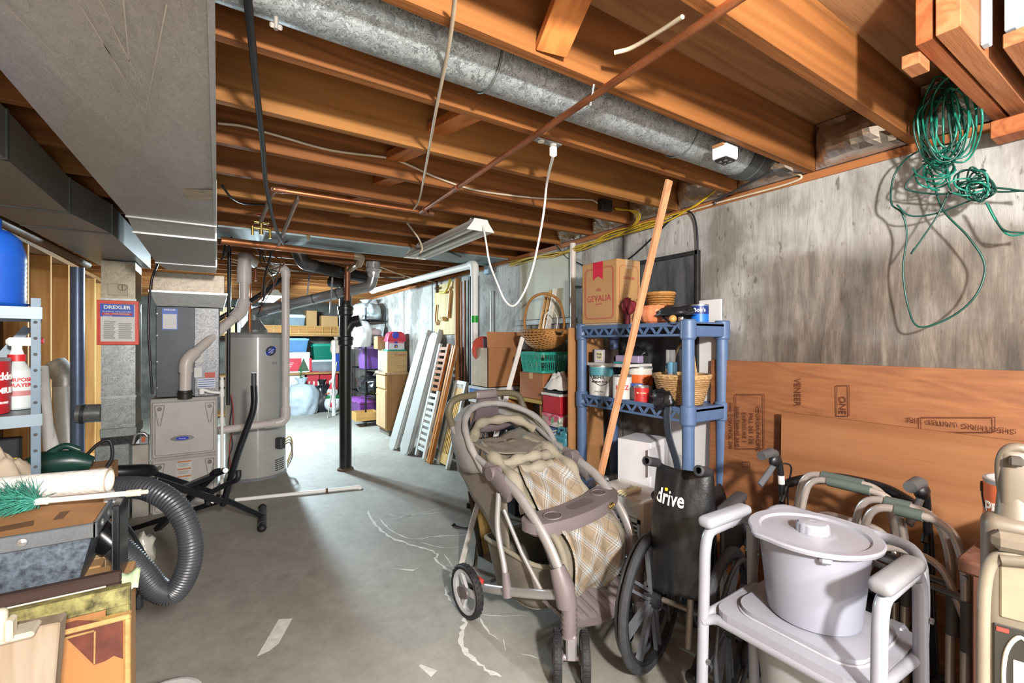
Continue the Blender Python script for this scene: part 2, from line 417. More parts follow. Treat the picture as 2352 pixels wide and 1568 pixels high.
# foil faced insulation pushed into the bay ends above the wall
foil = mat('#c4bcb4', .26, .8, var=.15, scale=14, bump=.25, bscale=22)
names = {3: 'in the bay beneath the stair framing', 4: 'between the two nearest joists above the stained wall', 5: 'in the bay that holds the round duct', 6: 'behind the head of the leaning board', 7: 'in the bay with the grey junction box', 8: 'above the white conduit', 9: 'in the sixth bay, over the pale wall panel', 10: 'in the seventh bay, behind the yellow cables'}
for k in range(3, 11):
    y0, y1 = JY[k-1]+.004, JY[k]-.042; rnd = random.Random(k)
    def f(a, b_):
        y = y0+(y1-y0)*a; z = JZ+.004+.226*b_
        n = mn.noise(V((y*7, z*9, k*3.7)))*1.5
        n2_ = mn.noise(V((y*22, z*18, k)))
        bulge = .09*sin(pi*b_)*sin(pi*a)**.5
        edge = 1 if 0 < a < 1 and 0 < b_ < 1 else 0
        return (WX-.01-bulge-(.03*n+.012*n2_)*edge, y, z)
    g = G().grid(f, 15, 11, smooth=False); g.grid(lambda a, b_: (WX+.08, y0+(y1-y0)*a, JZ+.004+.226*b_), 2, 2)
    g.b2((WX+.0, y0, JZ+.004), (WX+.085, y1, JZ+.226))
    solo('foil_insulation', g, foil, 'crumpled foil faced insulation batt '+names[k], 'insulation', 'foil insulation batts over the wall')
# --- left stud wall
lw = struct('wall_left', G().b2((-1.56, -2.5, 0), (-1.45, 11.0, 2.53)), wood('#7d5f40', '#64482d', 'Z', 1, .7, .7, False))
studm = wood('#c89a62', '#a8763f', 'Z', 1, .6, .7, True)
for i in range(12):
    y = 4.08+.61*i
    o = obj('stud', G().b2((-1.45, y, .038), (-1.31, y+.038, 2.25), .002), studm, lw); o.location = -V(lw.location)
o = obj('top_plate', G().b2((-1.45, -2.5, 2.25), (-1.31, 11.0, 2.29)), wood('#7a5a3a', '#5f4228', 'Y', 1), lw); o.location = -V(lw.location)
o = obj('bottom_plate', G().b2((-1.45, -2.5, 0), (-1.31, 11.0, .038)), studm, lw); o.location = -V(lw.location)
# ================================================================ DUCTS AND MACHINES
def fr(u0, v0, u1, v1, Y, dy):
    """corners of a box whose -Y face lies in plane Y and spans this window"""
    uc = (u0+u1)/2
    return (pY(u0, 784, Y).x, Y, pY(uc, v1, Y).z), (pY(u1, 784, Y).x, Y+dy, pY(uc, v0, Y).z)
def fx(u0, v0, u1, v1, X, dx):
    uc = (u0+u1)/2
    return (X, pX(u1, 784, X).y, pX(uc, v1, X).z), (X+dx, pX(u0, 784, X).y, pX(uc, v0, X).z)
def rel(t, p): return V(p)-V(t.location)
def part(t, name, g, m):
    """part whose shape is written in room coordinates"""
    o = obj(name, g, m, t); o.location = -V(t.location); return o
GV, GVd, GVb = galv(), galv('#6c7271', .5, 60, .15), galv('#9aa0a0', .33, 22, .3)
# --- main supply trunk
t = thing('supply_duct', 'large galvanised supply duct slung under the joists, scratched underside', 'duct', (-.19, 1.6, 2.05))
def panel(y0, y1, z0, z1, xl0, xl1, dip):
    """cross-broken underside panel"""
    c = ((xl0+xl1)/2/2-.007, (y0+y1)/2, (z0+z1)/2-dip)
    vs = [(xl0, y0, z0), (-.014, y0, z0), (-.012, y1, z1), (xl1, y1, z1), c]
    g = G().add(vs, [(0, 4, 1), (1, 4, 2), (2, 4, 3), (3, 4, 0)])
    top = 2.285
    g.add([(xl0, y0, top), (-.014, y0, top), (-.012, y1, top), (xl1, y1, top)]+vs[:4], [(0, 1, 2, 3), (0, 3, 7, 4), (1, 5, 6, 2), (2, 6, 7, 3), (0, 4, 5, 1)]); return g
seg = [(-1.5, .88, 2.05, 2.05, -.44, -.42, .006), (.88, 2.83, 2.05, 2.05, -.42, -.365, .010), (2.83, 3.02, 2.05, 2.012, -.365, -.362, 0), (3.02, 4.0, 2.012, 2.0, -.362, -.36, .008), (4.0, 4.55, 2.0, 2.02, -.36, -.34, .004)]
for s_ in seg: part(t, 'duct_section', panel(*s_), galv('#a9a9a4', .45, 70, .14, .3, True))
for y, z, xl in ((.88, 2.05, -.42), (2.83, 2.05, -.365), (3.02, 2.012, -.362), (4.0, 2.0, -.36)):
    part(t, 'drive_cleat', G().b2((xl-.004, y-.012, z-.007), (-.005, y+.012, z+.002)).b2((-.014, y-.018, z-.005), (-.004, y+.018, 2.285)), galv('#aeb2b2', .35, 60, .1))
part(t, 'corner_seam', G().b2((-.016, -1.5, 2.047), (-.004, 4.55, 2.062)).b2((-.016, -1.5, 2.20), (-.006, 4.5, 2.215)), galv('#b8bcbc', .35, 60, .1))
part(t, 'sealant_patch', G().add([pz(u, v, 2.0445) for u, v in ((405, 433), (488, 436), (490, 460), (430, 458))], [(0, 1, 2, 3)]), mat('#a59c8a', .7, var=.2, scale=30))
rn = random.Random(3)
scr = G()
for (u0, v0, u1, v1) in ((385, 10, 338, 240), (190, 20, 330, 250), (240, 100, 318, 245), (258, 60, 345, 235), (285, 0, 300, 170), (255, 190, 290, 245), (20, 20, 130, 130), (230, 0, 260, 60)):
    p, q = pz(u0, v0, 2.0385), pz(u1, v1, 2.0385); d = (q-p).normalized(); nrm = V((-d.y, d.x, 0))*.0022
    scr.add([p, p+nrm, q+nrm*.3, q], [(0, 1, 2, 3)])
part(t, 'scratch_mark', scr, mat('#c2beb4', .6, .3))['kind'] = 'stuff'
# --- return trunk
t = thing('return_duct', 'dark sided galvanised return duct running along the stud wall', 'duct', (-.8, 2.4, 2.11))
pl = [(-.66, -1.5), (-.645, 3.2), (-.545, 3.68), (-.51, 4.7), (-.51, 5.25), (-.86, 5.25), (-.86, 4.4), (-.97, 3.2), (-1.0, -1.5)]
cuts = [(-1.5, 2.38), (2.38, 3.2), (3.2, 3.68), (3.68, 5.25)]
def xr(y, right=True):
    P_ = ([(-1.5, -.66), (3.2, -.64), (3.68, -.545), (4.7, -.51), (5.3, -.51)] if right else [(-1.5, -1.02), (3.2, -.98), (4.6, -.86), (5.3, -.86)])
    for (a, x), (b_, x2) in zip(P_, P_[1:]):
        if y <= b_: return x+(x2-x)*(y-a)/(b_-a)
    return P_[-1][1]
for a, b_ in cuts:
    g = G(); pl = [(xr(a), a), (xr(b_), b_), (xr(b_, False), b_), (xr(a, False), a)]
    g.prism(pl, 2.11, 2.29); part(t, 'duct_section', g, galv('#8b8a86', .45, 70, .1, .3))
for y in (1.2, 2.38, 3.2, 3.68):
    part(t, 'drive_cleat', G().b2((xr(y, False), y-.008, 2.105), (xr(y)+.003, y+.008, 2.112)).b2((xr(y)-.002, y-.01, 2.105), (xr(y)+.006, y+.01, 2.29)), GVd)
t2 = solo('support_pole', G().tube([(-1.06, 2.4, 2.16), (-1.02, 3.6, 2.12), (-.93, 5.2, 2.10)], .032, 8), wood('#7d5c3c', '#5c4028', 'Y', 1), 'rough brown timber pole along the edge of the return duct', 'pole')
# --- return drop beside the furnace
Y0 = 4.85
t = thing('return_drop', 'upright galvanised return duct with orange framed notice pinned on it', 'duct', (-.69, 5.02, 0))
for v0, v1, m_ in ((600, 688, galv('#9b927f', .4, 30, .25)), (688, 912, GVb), (912, 985, GVb)):
    a, b_ = fr(232, v0, 311, v1, Y0, .36); part(t, 'duct_section', G().b2(a, b_), m_)
a, b_ = fr(229, 983, 314, 1003, Y0-.01, .38); part(t, 'collar', G().b2(a, b_, .004), GV)
a, b_ = fr(231, 1003, 309, 1024, Y0, .34); part(t, 'flexible_connector', G().b2(a, b_), mat('#1a1a1b', .55, bump=.5, bscale=30))
a, b_ = fr(217, 1022, 297, 1180, Y0-.03, .38); part(t, 'boot', G().b2((a[0], a[1], 0), b_, .006), GV)
for v in (912, 688): a, b_ = fr(230, v-3, 313, v+2, Y0-.006, .37); part(t, 'seam_band', G().b2(a, b_), galv('#b0b4b4', .35))
a, b_ = fr(247, 652, 293, 678, Y0-.014, .014); dp = part(t, 'damper_plate', G().b2(a, b_, .003), mat('#b7ad95', .5))
c = pY(281, 660, Y0-.015); o = obj('dial', G().tube([(c.x+.028*cos(q/12*2*pi), c.y, c.z+.024*sin(q/12*2*pi)) for q in range(12)], .0022, 5, True).b2((c.x-.004, c.y-.002, c.z-.02), (c.x+.004, c.y, c.z+.02)), mat('#6c6553', .5), dp)
# orange notice pouch
t = thing('notice_pouch', 'orange edged clear pouch with blue headed service notice on the return duct', 'notice', (*pY(271, 792, Y0-.02)[:2], pY(271, 792, Y0-.02).z))
a, b_ = fr(222, 690, 319, 792, Y0-.03, .012)
part(t, 'border', G().b2(a, b_, .003), mat('#e0492c', .35))
a, b_ = fr(231, 698, 310, 784, Y0-.033, .004); part(t, 'paper', G().b2(a, b_), mat('#d9d9d6', .4, var=.04))
a, b_ = fr(230, 698, 308, 727, Y0-.036, .003); part(t, 'heading', G().b2(a, b_), mat('#1b56c4', .35, var=.05))
wht, prd, pgr = mat('#f2f2ee', .5, var=.02), mat('#c92a2a', .5, var=.05), mat('#8d8d8a', .6, var=.05)
def lt(t, s, size, u, v, Y, m_, **k): return txt(t, s, size, m_, rel(t, pY(u, v, Y)), FRONT, **k)
lt(t, 'DREXLER', .040, 269, 706, Y0-.0375, wht, bold=.03); lt(t, 'PLUMBING, AIR & ELECTRIC', .0145, 269, 716, Y0-.0375, wht)
a, b_ = fr(234, 718.5, 304, 723.5, Y0-.0368, .001); part(t, 'stripe', G().b2(a, b_), prd)
lt(t, 'DIAL 1-TOM-DREXLER', .0155, 269, 721, Y0-.039, wht); lt(t, '24 HOURS', .012, 247, 725.5, Y0-.0375, wht)
for i in range(9):
    for u0, u1 in ((238, 265), (272, 304)):
        if i == 0 and u0 == 272: continue
        a, b_ = fr(u0, 738+i*4.6, u1-(i*7 % 5), 740+i*4.6, Y0-.0337, .001); part(t, 'text_line', G().b2(a, b_), pgr)
# --- furnace
t = thing('furnace', 'grey gas furnace with two panel doors and oval badge', 'furnace', (-.237, 5.2, 0))
fg = mat('#b5b1ac', .45, 0, var=.05); fgd = mat('#7c7975', .5)
a, b_ = fr(345, 913, 500, 1175, Y0+.012, .7); part(t, 'cabinet', G().b2((a[0], a[1], 0), b_, .006), mat('#a5a19c', .5, var=.06))
for v0, v1 in ((921, 1046), (1052, 1172)):
    a, b_ = fr(349, v0, 497, v1, Y0-.012, .024); d = part(t, 'door', G().b2(a, b_, .008), fg)
    w_ = b_[0]-a[0]; hgt = b_[2]-a[2]; z1 = b_[2]
    for sx in (0, 1):
        x = a[0]+.05+sx*(w_-.10)
        g = G()
        for q in (-1, 1): g.bar((x+q*.034, a[1]-.001, z1-.03), (x+q*.006, a[1]-.001, z1-.20), .006, .006, (0, 1, 0))
        g.b2((x-.034, a[1]-.003, z1-.03), (x+.034, a[1]+.001, z1-.024)); o = obj('grip_groove', g, fgd, d)
        o = obj('latch_knob', G().cyl((x, a[1], z1-.055), (x, a[1]-.012, z1-.055), .017).b2((x-.014, a[1]-.016, z1-.058), (x+.014, a[1]-.012, z1-.052)), mat('#6f6c62', .4, .3), d)
    g = G(); o = obj('panel_line', G().tube(fillet([(a[0]+.02, a[1], z1-.02), (a[0]+.02, a[1], a[2]+.02), (b_[0]-.02, a[1], a[2]+.02), (b_[0]-.02, a[1], z1-.02)], .02), .003, 5), fgd, d)
p = pY(419, 1006, Y0-.014)
bd = part(t, 'badge', G().lathe([(.0, .004), (.078, .004), (.082, 0)], 32, M=Matrix.Translation(p) @ Matrix.Rotation(R(90), 4, 'X'), e=.29), mat('#8d8f90', .3, .6))
obj('badge_centre', G().lathe([(0, .007), (.044, .007), (.046, .004)], 28, M=Matrix.Translation(p) @ Matrix.Rotation(R(90), 4, 'X'), e=.32), mat('#1d35c8', .3), bd)
o = txt(bd, 'Carrier', .017, wht, p+V((0, -.0085, 0)), FRONT)
p = pY(431, 1090, Y0-.014); a, b_ = fr(406, 1052+5, 440, 1135, Y0-.0135, .002); wl = part(t, 'warning_label', G().b2(a, b_), mat('#c4c2bc', .5, var=.05))
for i in range(4):
    a, b_ = fr(407, 1058+i*17, 439, 1061+i*17, Y0-.0145, .001); obj('print_bar', G().b2(a, b_), mat('#c07038', .5), wl)
    for j in range(3): a, b_ = fr(409, 1064+i*17+j*3, 435-j*3, 1065+i*17+j*3, Y0-.0145, .001); obj('print_line', G().b2(a, b_), pgr, wl)
for x_, v in ((372, 1063),): pass
solo('coil_cable', G().tube(spl([pY(362, 606, 4.80), pY(347, 650, 4.80), pY(341, 740, 4.80), pY(345, 830, 4.80), pY(350, 905, 4.80)], 6), .009, 8), mat('#3a3a3c', .4, .3), 'grey armoured cable hanging between the return duct and coil cabinet', 'cable')
# gas valve box beside the furnace
t = thing('junction_cover', 'small grey cover box with conduit elbow beside the furnace', 'box', (-.53, 4.9, 0))
a, b_ = fr(303, 1022, 341, 1178, Y0-.02, .09); part(t, 'cover', G().b2((a[0], a[1], 0), b_, .004), mat('#a8a29a', .5))
a, b_ = fr(320, 1001, 341, 1020, Y0, .08); part(t, 'switch_box', G().b2(a, b_, .004), galv('#8b949a', .4))
a, b_ = fr(325, 1003, 334, 1015, Y0-.006, .006); part(t, 'switch_plate', G().b2(a, b_, .001), mat('#c8612e', .5))
part(t, 'conduit_elbow', G().tube(spl([pY(305, 1019, Y0), pY(312, 998, Y0), pY(330, 995, Y0), pY(338, 1002, Y0)], 5), .013, 8), mat('#b4b6b6', .3, .8))
# evaporator coil case
t = thing('coil_cabinet', 'dark slate coil cabinet standing on the furnace', 'cabinet', (-.22, 5.2, fr(358, 705, 505, 912, Y0, .6)[0][2]))
a, b_ = fr(358, 705, 505, 910, Y0+.02, .6); part(t, 'case', G().b2((a[0], a[1], a[2]+.002), b_, .004), mat('#3f454c', .45, .2, var=.1))
a, b_ = fr(447, 707, 503, 909, Y0+.01, .02); part(t, 'side_panel', G().b2(a, b_, .003), mat('#77787a', .4, .4, var=.35, scale=90))
a, b_ = fr(372, 708, 408, 757, Y0+.015, .004); nt_ = part(t, 'service_sticker', G().b2(a, b_), mat('#2459c5', .4, var=.04))
a, b_ = fr(374, 721, 406, 755, Y0+.0135, .002); obj('sticker_paper', G().b2(a, b_), mat('#d8d9da', .5, var=.04), nt_)
lt(t, 'DREXLER', .019, 390, 711.5, Y0+.0135, wht, bold=.03)
for u0, v0, u1, v1, c in ((447, 780, 467, 832, '#c9c9c6'), (446, 844, 464, 866, '#d8d8d4'), (470, 855, 494, 867, '#c8503a'), (454, 869, 494, 890, '#dfe3e8')):
    a, b_ = fr(u0, v0, u1, v1, Y0+.006, .004); part(t, 'label_plate', G().b2(a, b_), mat(c, .5, var=.06))
for i in range(4): a, b_ = fr(455, 871+i*5, 493, 873+i*5, Y0+.0045, .002); part(t, 'blue_bar', G().b2(a, b_), mat('#2a4f9a', .5))
for v in (720, 770, 830, 890):
    p = pY(361, v, Y0+.02); part(t, 'screw', G().cyl(p, p+V((0, -.004, 0)), .006, seg=8), GVb)
# plenum
t = thing('plenum', 'scorched sheet metal plenum joining the coil cabinet to the duct', 'plenum', (-.22, 5.1, 1.75))
a, b_ = fr(350, 640, 516, 673, Y0+.0, .6); part(t, 'box', G().b2(a, (b_[0], b_[1], 2.04), .004), galv('#9a8f80', .42, 30, .25))
a, b_ = fr(350, 674, 516, 704, Y0, .6)
x0, x1, z0, z1 = a[0], b_[0], a[2], b_[2]
g = G().add([(x0-.02, Y0-.05, z1), (x1+.02, Y0-.05, z1), (x1-.01, Y0+.0, z0), (x0+.03, Y0+.0, z0), (x0-.02, Y0+.6, z1), (x1+.02, Y0+.6, z1), (x1-.01, Y0+.6, z0), (x0+.03, Y0+.6, z0)], [(0, 3, 2, 1), (0, 1, 5, 4), (1, 2, 6, 5), (3, 0, 4, 7), (3, 7, 6, 2), (4, 5, 6, 7)])
part(t, 'flared_collar', g, galv('#c6c9c9', .28, 30, .1))
g = G().b2((x0-.022, Y0-.054, z1-.005), (x1+.022, Y0+.6, z1+.012)); part(t, 'flange', g, galv('#bfc2c2', .3))
for i in range(5):
    p = V((x0+.04+i*.11, Y0, z1+.06)); part(t, 'screw', G().cyl(p, p+V((0, -.006, 0)), .006, seg=8), galv('#888888', .4))
# --- PVC pipes
pvc = mat('#c9c0bb', .35, var=.07, scale=5)
t = thing('intake_pipe', 'cream plastic pipe rising from the furnace and slanting behind the cables', 'pipe', pY(425, 912, 4.78))
A = pY(425, 912, 4.80); B = pY(427, 828, 4.80); C = pY(553, 716, 5.0); D = pY(561, 690, 5.02); E_ = pY(561, 645, 5.02)
part(t, 'riser', G().tube(fillet([A, B], .03), .044, 18), pvc)
part(t, 'slanting_run', G().cyl(B, C, .041, seg=18), pvc)
part(t, 'elbow', G().tube(fillet([B+(A-B).normalized()*.10, B, B+(C-B).normalized()*.10], .06), .052, 18), pvc)
part(t, 'elbow', G().tube(fillet([C+(B-C).normalized()*.09, C, C+(D-C).normalized()*.05, D], .05), .054, 18), pvc)
part(t, 'upper_riser', G().cyl(D, E_, .042, seg=18), pvc)
part(t, 'coupling', G().cyl(E_-V((0, 0, .02)), E_+V((0, 0, .12)), .062, seg=18), pvc)
part(t, 'top_elbow', G().tube(fillet([E_+V((0, 0, .10)), E_+V((0, 0, .23)), E_+V((.08, .25, .22))], .10, 8), .058, 18), pvc)
part(t, 'rubber_boot', G().cyl(A-V((0, 0, .01)), A+V((0, 0, .06)), .052, seg=18).tube([(A.x+.054*cos(i/16*2*pi), A.y+.054*sin(i/16*2*pi), A.z+.035) for i in range(16)], .005, 5, True), mat('#2a2724', .5))
t = thing('exhaust_pipe', 'cream plastic pipe running from furnace side up in front of the water heater', 'pipe', pY(655, 985, 5.12))
A = V((.0, 5.0, pY(510, 988, 5.0).z)); B = V((pY(656, 784, 5.1).x, 5.1, pY(656, 968, 5.1).z)); C = V((B.x, 5.1, pY(656, 622, 5.1).z)); D = C+V((-.10, .30, .02))
part(t, 'run', G().cyl(A, B+V((-.05, 0, 0)), .036, seg=18), pvc); part(t, 'riser', G().cyl(B+V((0, 0, .05)), C-V((0, 0, .04)), .037, seg=18), pvc)
part(t, 'elbow', G().tube(fillet([B+V((-.19, 0, -.008)), B, B+V((0, 0, .15))], .11, 8), .045, 18), pvc)
part(t, 'top_elbow', G().tube(fillet([C-V((0, 0, .06)), C+V((0, 0, .02)), C+V((-.07, .03, .03)), D], .05, 8), .044, 18), pvc)
part(t, 'print_stripe', G().b2((B.x-.003, B.y-.0378, 1.0), (B.x+.001, B.y-.0365, 1.5)), mat('#9a938d', .5))
# condensate drain beside the furnace
t = thing('condensate_drain', 'thin white plastic drain standing at the furnace corner', 'pipe', pY(510, 1170, 4.78))
q = lambda u, v: pY(u, v, 4.79)
part(t, 'standpipe', G().tube([q(510, 865), q(510, 1160)], .013, 10), wht); part(t, 'branch', G().tube(fillet([q(510, 902), q(482, 900), q(470, 895), q(462, 897)], .02), .013, 10), wht)
for v in (880, 902, 965): part(t, 'fitting', G().cyl(q(510, v-8), q(510, v+8), .018, seg=10), wht)
part(t, 'trap', G().lathe([(0, 0), (.02, 0), (.02, .05), (0, .05)], 12, c=q(463, 905)), wht)
# --- water heater
hx, hy, hr = .355, 5.71, .288
t = thing('water_heater', 'tall grey round water heater with blue oval sticker', 'water heater', (hx, hy, 0))
hm = mat('#a8a6a3', .42, 0, var=.04)
obj('tank', G().lathe([(0, .02), (hr, .02), (hr, 1.52), (hr-.012, 1.535), (0, 1.55)], 64), hm, t)
obj('base_ring', G().lathe([(0, 0), (hr+.008, 0), (hr+.008, .025), (hr, .03)], 64), mat('#7f8386', .5), t)
obj('seam_strip', G().b2((-.012, -hr-.003, .03), (.004, -hr+.004, 1.52)), mat('#b5b3b0', .3, .3), t)
obj('top_rim', G().lathe([(hr+.004, 1.49), (hr+.005, 1.525), (hr-.02, 1.545)], 64), mat('#8a8886', .4), t)
for i in range(3):
    for j in range(6):
        a_ = R(-52+i*10); z = .07+j*.022
        obj('vent_slot', G().box((hr*cos(a_)+.001*cos(a_), hr*sin(a_), z), (.004, .04, .009), rz=a_), mat('#2b2b2c', .8), t)
a_ = R(-66); Mx = Matrix.Translation((hr*cos(a_), hr*sin(a_), 1.35)) @ Matrix.Rotation(a_+R(90), 4, 'Z') @ Matrix.Rotation(R(90), 4, 'X') @ Matrix.Rotation(R(38), 4, 'Z')
obj('sticker', G().lathe([(0, .004), (.066, .003), (.068, 0)], 28, M=Mx, e=.62), mat('#d9dde6', .3), t)
obj('sticker_ring', G().lathe([(.03, .0052), (.056, .005), (.058, .003)], 28, M=Mx, e=.85), mat('#3a3f55', .3), t)
ln = obj('sticker_band', G().box((0, 0, .006), (.12, .034, .003), .001, M=Mx), mat('#2a3fa8', .3), t)
o = txt(t, 'Hydro', .026, wht, (0, 0, 0)); o.matrix_local = Mx @ Matrix.Translation((0, 0, .0085))
a_ = R(-58); o = txt(t, '10-2', .034, mat('#55524f', .6), (0, 0, 0)); o.matrix_local = Matrix.Translation((hr*cos(a_)*1.004, hr*sin(a_)*1.004, 1.22)) @ Matrix.Rotation(a_+R(90), 4, 'Z') @ Matrix.Rotation(R(90), 4, 'X')
obj('draft_hood', G().lathe([(.13, 1.55), (.128, 1.575), (.06, 1.68), (.058, 1.74)], 24, c=(-.02, 0, 0)), galv('#6e7274', .5), t)
for k in range(3): obj('hood_leg', G().cyl((-.02+.12*cos(k*2.1+1), .12*sin(k*2.1+1), 1.54), (-.02+.12*cos(k*2.1+1), .12*sin(k*2.1+1), 1.60), .006, seg=6), GVd, t)
vb = obj('gas_valve', G().box((hr*.62+.03, -hr*.78-.02, .36), (.09, .07, .12), .012, rz=R(-50)), mat('#3a3a3a', .5), t)
for k in range(3): obj('valve_wire', G().tube(spl([(.2+.02*k, -.26, .34), (.30, -.25-.02*k, .42-.03*k), (.33, -.22, .30-.05*k), (.28, -.22, .14-.03*k)], 6), .006, 6), mat(('#c2a23c', '#b9a88a', '#8a8578')[k], .4, .4), t)
for k, (c_, lb) in enumerate((('#17171a', 'thin black wire dangling between furnace and water heater'), ('#a8382e', 'thin red wire dangling between furnace and water heater'))):
    solo('control_wire', G().tube(spl([pd(527+4*k, 905, 4.5), pd(533+2*k, 935, 4.5), pd(528+8*k, 975, 4.5), pd(534-6*k, 1020, 4.5), pd(524+4*k, 1060, 4.5), pz(527+4*k, 1117, .006)], 6), .005, 6), mat(c_, .5), lb, 'wire')
# flue
t = thing('flue_pipe', 'shiny steel flue pipe climbing from the water heater to the joists', 'pipe', (hx, hy, 1.72))
A = V((hx-.02, hy, 1.72)); A2 = A+V((0, 0, .10)); B = V((1.37, 5.02, 2.045)); C = V((1.42, 4.98, 2.17)); D = V((1.40, 4.97, 2.31))
fm = mat('#9d9fa2', .25, .6, var=.15, scale=4)
A3 = pd(600, 752, 4.98)
part(t, 'lower_elbow', G().tube(fillet([A-V((0, 0, .02)), A+V((0, 0, .04)), A+V((.12, -.08, .065))], .05, 6), .058, 20), galv('#7b7f82', .4))
part(t, 'run', G().cyl(A+V((.06, -.04, .06)), B, .056, seg=24), fm)
for k in (.28, .5, .72): p = (A+V((.06, -.04, .06))).lerp(B, k); d = (B-A).normalized()*.006; part(t, 'joint_band', G().cyl(p-d, p+d, .0585, seg=24), mat('#6b6d6f', .3, .8))
part(t, 'upper_elbow', G().tube(fillet([B-(B-A).normalized()*.05, B+V((.03, -.02, .01)), C], .05, 6), .056, 20), fm)
part(t, 'foil_wrap', G().lathe([(.056, -.03), (.062, .0), (.066, .03), (.082, .05), (.086, .06), (.078, .07), (.074, .12), (.073, .145)], 24, c=C, fn=lambda a, r, z: (r*(1+.10*mn.noise(V((cos(a)*3, sin(a)*3, z*30)))), z)), mat('#c9cbcd', .28, .6, var=.2, scale=20))
# --- soil stack
blk = mat('#1d1b1a', .35, .1, var=.3, scale=8)
sx_, sy_ = 1.215, 5.36
t = thing('soil_stack', 'black cast iron soil stack rising from the concrete floor', 'pipe', (sx_, sy_, 0))
obj('stack', G().cyl((0, 0, 0), (0, 0, 2.02), .066, seg=24), blk, t)
for z in (1.46, 1.80): obj('hub', G().lathe([(.068, -.06), (.080, -.045), (.080, .0), (.088, .005), (.088, .04), (.078, .045), (.068, .05)], 24, c=(0, 0, z)), blk, t)
obj('cleanout_tee', G().tube(fillet([(0, 0, 1.55), (.05, -.02, 1.66), (.12, -.05, 1.69)], .05), [.06]*8, 16).cyl((.09, -.035, 1.67), (.15, -.06, 1.69), .066, seg=18), blk, t)
obj('base_collar', G().lathe([(.09, 0), (.085, .02), (.068, .03)], 24), mat('#5a4a3c', .9), t)
obj('upper_tee', G().tube(fillet([(0, 0, 1.98), (0, 0, 2.10), (-.14, .12, 2.13)], .08), .062, 18), blk, t)
t = thing('branch_drain', 'fat black plastic drain slung below the joists with grey elbow', 'pipe', (.95, 5.4, 2.05))
A = pz(690, 597, 2.20); B = pd(848, 640, 5.2)
A = pd(700, 606, 4.5); part(t, 'run', G().cyl(A, B, .060, seg=20), blk)
part(t, 'elbow', G().tube(fillet([A+(B-A).normalized()*.12, A-(B-A).normalized()*.02, A-(B-A).normalized()*.10+V((0, 0, .16))], .12, 8), .064, 20), mat('#4d4d4e', .3, .3))
part(t, 'band', G().cyl(A.lerp(B, .12), A.lerp(B, .15), .064, seg=20).cyl(A.lerp(B, .45), A.lerp(B, .47), .064, seg=20), mat('#2b2a29', .4))
# perforated strap hangers
for u, v0, v1, d, lb in ((766, 590, 720, 4.9, 'perforated steel strap hanging beside the flue pipe'), (712, 640, 690, 5.4, 'short dark strap hanging behind the cream riser')):
    a_ = pd(u, v0, d); a_.z = JZ; g = G().bar(a_, pd(u-8, v1, d), .018, .002, (0, 1, 0)); solo('strap_hanger', g, mat('#5d5d60', .4, .6), lb, 'strap')
# panned joist bay
t = thing('panned_bay', 'blue grey sheet metal panel nailed under one joist bay', 'duct', (1.2, 4.17, 2.292))
part(t, 'sheet', G().b2((.0, 3.955, 2.290), (2.5, 4.40, 2.2985)), galv('#7f9298', .5, 20, .12, .4))
part(t, 'edge_lip', G().b2((.0, 3.950, 2.286), (2.5, 3.958, 2.315)).b2((.0, 4.396, 2.286), (2.5, 4.402, 2.315)), galv('#8d9ea3', .45, 20, .12, .4))
part(t, 'glue_smear', G().add([pz(u, v, 2.2855) for u, v in ((703, 540), (712, 538), (714, 546), (708, 553), (705, 548))], [(0, 1, 2, 3, 4)]), mat('#c4a873', .6))
# --- round duct in the joist bay
t = thing('round_duct', 'round galvanised duct with bright spangle between two joists', 'duct', (.9, 1.325, 2.27))
rm = galv('#8f9698', .4, 38, .5, .3)
MX = Matrix.Translation((-.55, 1.325, 2.375)) @ Matrix.Rotation(R(90), 4, 'Y')
for x0, x1 in ((-.55, .75), (.75, 1.75), (1.75, 2.28)):
    part(t, 'pipe_section', G().tube([(x0, 1.325, 2.392), (x1, 1.325, 2.392)], .100, 32), rm)
    part(t, 'joint_bead', G().tube([(x1+.004, 1.325+.104*cos(i/24*2*pi), 2.392+.104*sin(i/24*2*pi)) for i in range(24)], .004, 5, True), GVd)
part(t, 'elbow', G().tube(fillet([(2.2, 1.325, 2.392), (2.36, 1.325, 2.392), (2.42, 1.325, 2.52)], .12, 6), .106, 24), mat('#4c5052', .5, .5))
p, q_ = pz(1642, 462, 2.285), pz(1778, 391, 2.285)
part(t, 'hanger_bar', G().tube([p+V((0, 0, .0)), q_], .007, 6).cyl(p, p+V((0, 0, -.02)), .008, seg=8), mat('#55585c', .4, .6))
p = pz(634, 40, 2.272); part(t, 'damper_wingnut', G().cyl(p, p+V((0, 0, -.03)), .006, seg=8).box(p+V((0, 0, -.022)), (.03, .006, .014), .003), mat('#9a948c', .4, .5))
# --- copper lines
cop = mat('#a86a45', .38, .75, var=.25, scale=7); copd = mat('#8a5a42', .45, .6, var=.3, scale=7)
def pipe(name, pts, r, m_, label, cat='pipe', group=None, seg=10, fil=.03): return solo(name, G().tube(fillet(pts, fil), r, seg), m_, label, cat, group)
t = thing('copper_pipe', 'long copper pipe crossing under the joists with a wire clip', 'pipe', pz(1300, 260, 2.28))
A, B = pz(1740, -32, 2.268), pz(966, 487, 2.268)
part(t, 'run', G().cyl(A, B, .0125, seg=12), cop); d = (A-B).normalized()
for k in (.02, .5): part(t, 'coupling', G().cyl(B+d*(k), B+d*(k+.05), .0155, seg=12), copd)
p = pz(1360, 218, 2.268); part(t, 'clip', G().bar(p+V((-.02, -.03, .014)), p+V((.02, .03, -.016)), .006, .004), mat('#d6dade', .3, .5))
t = thing('copper_manifold', 'copper pipe branching from the valve cluster across the joists', 'pipe', pz(800, 460, 2.27))
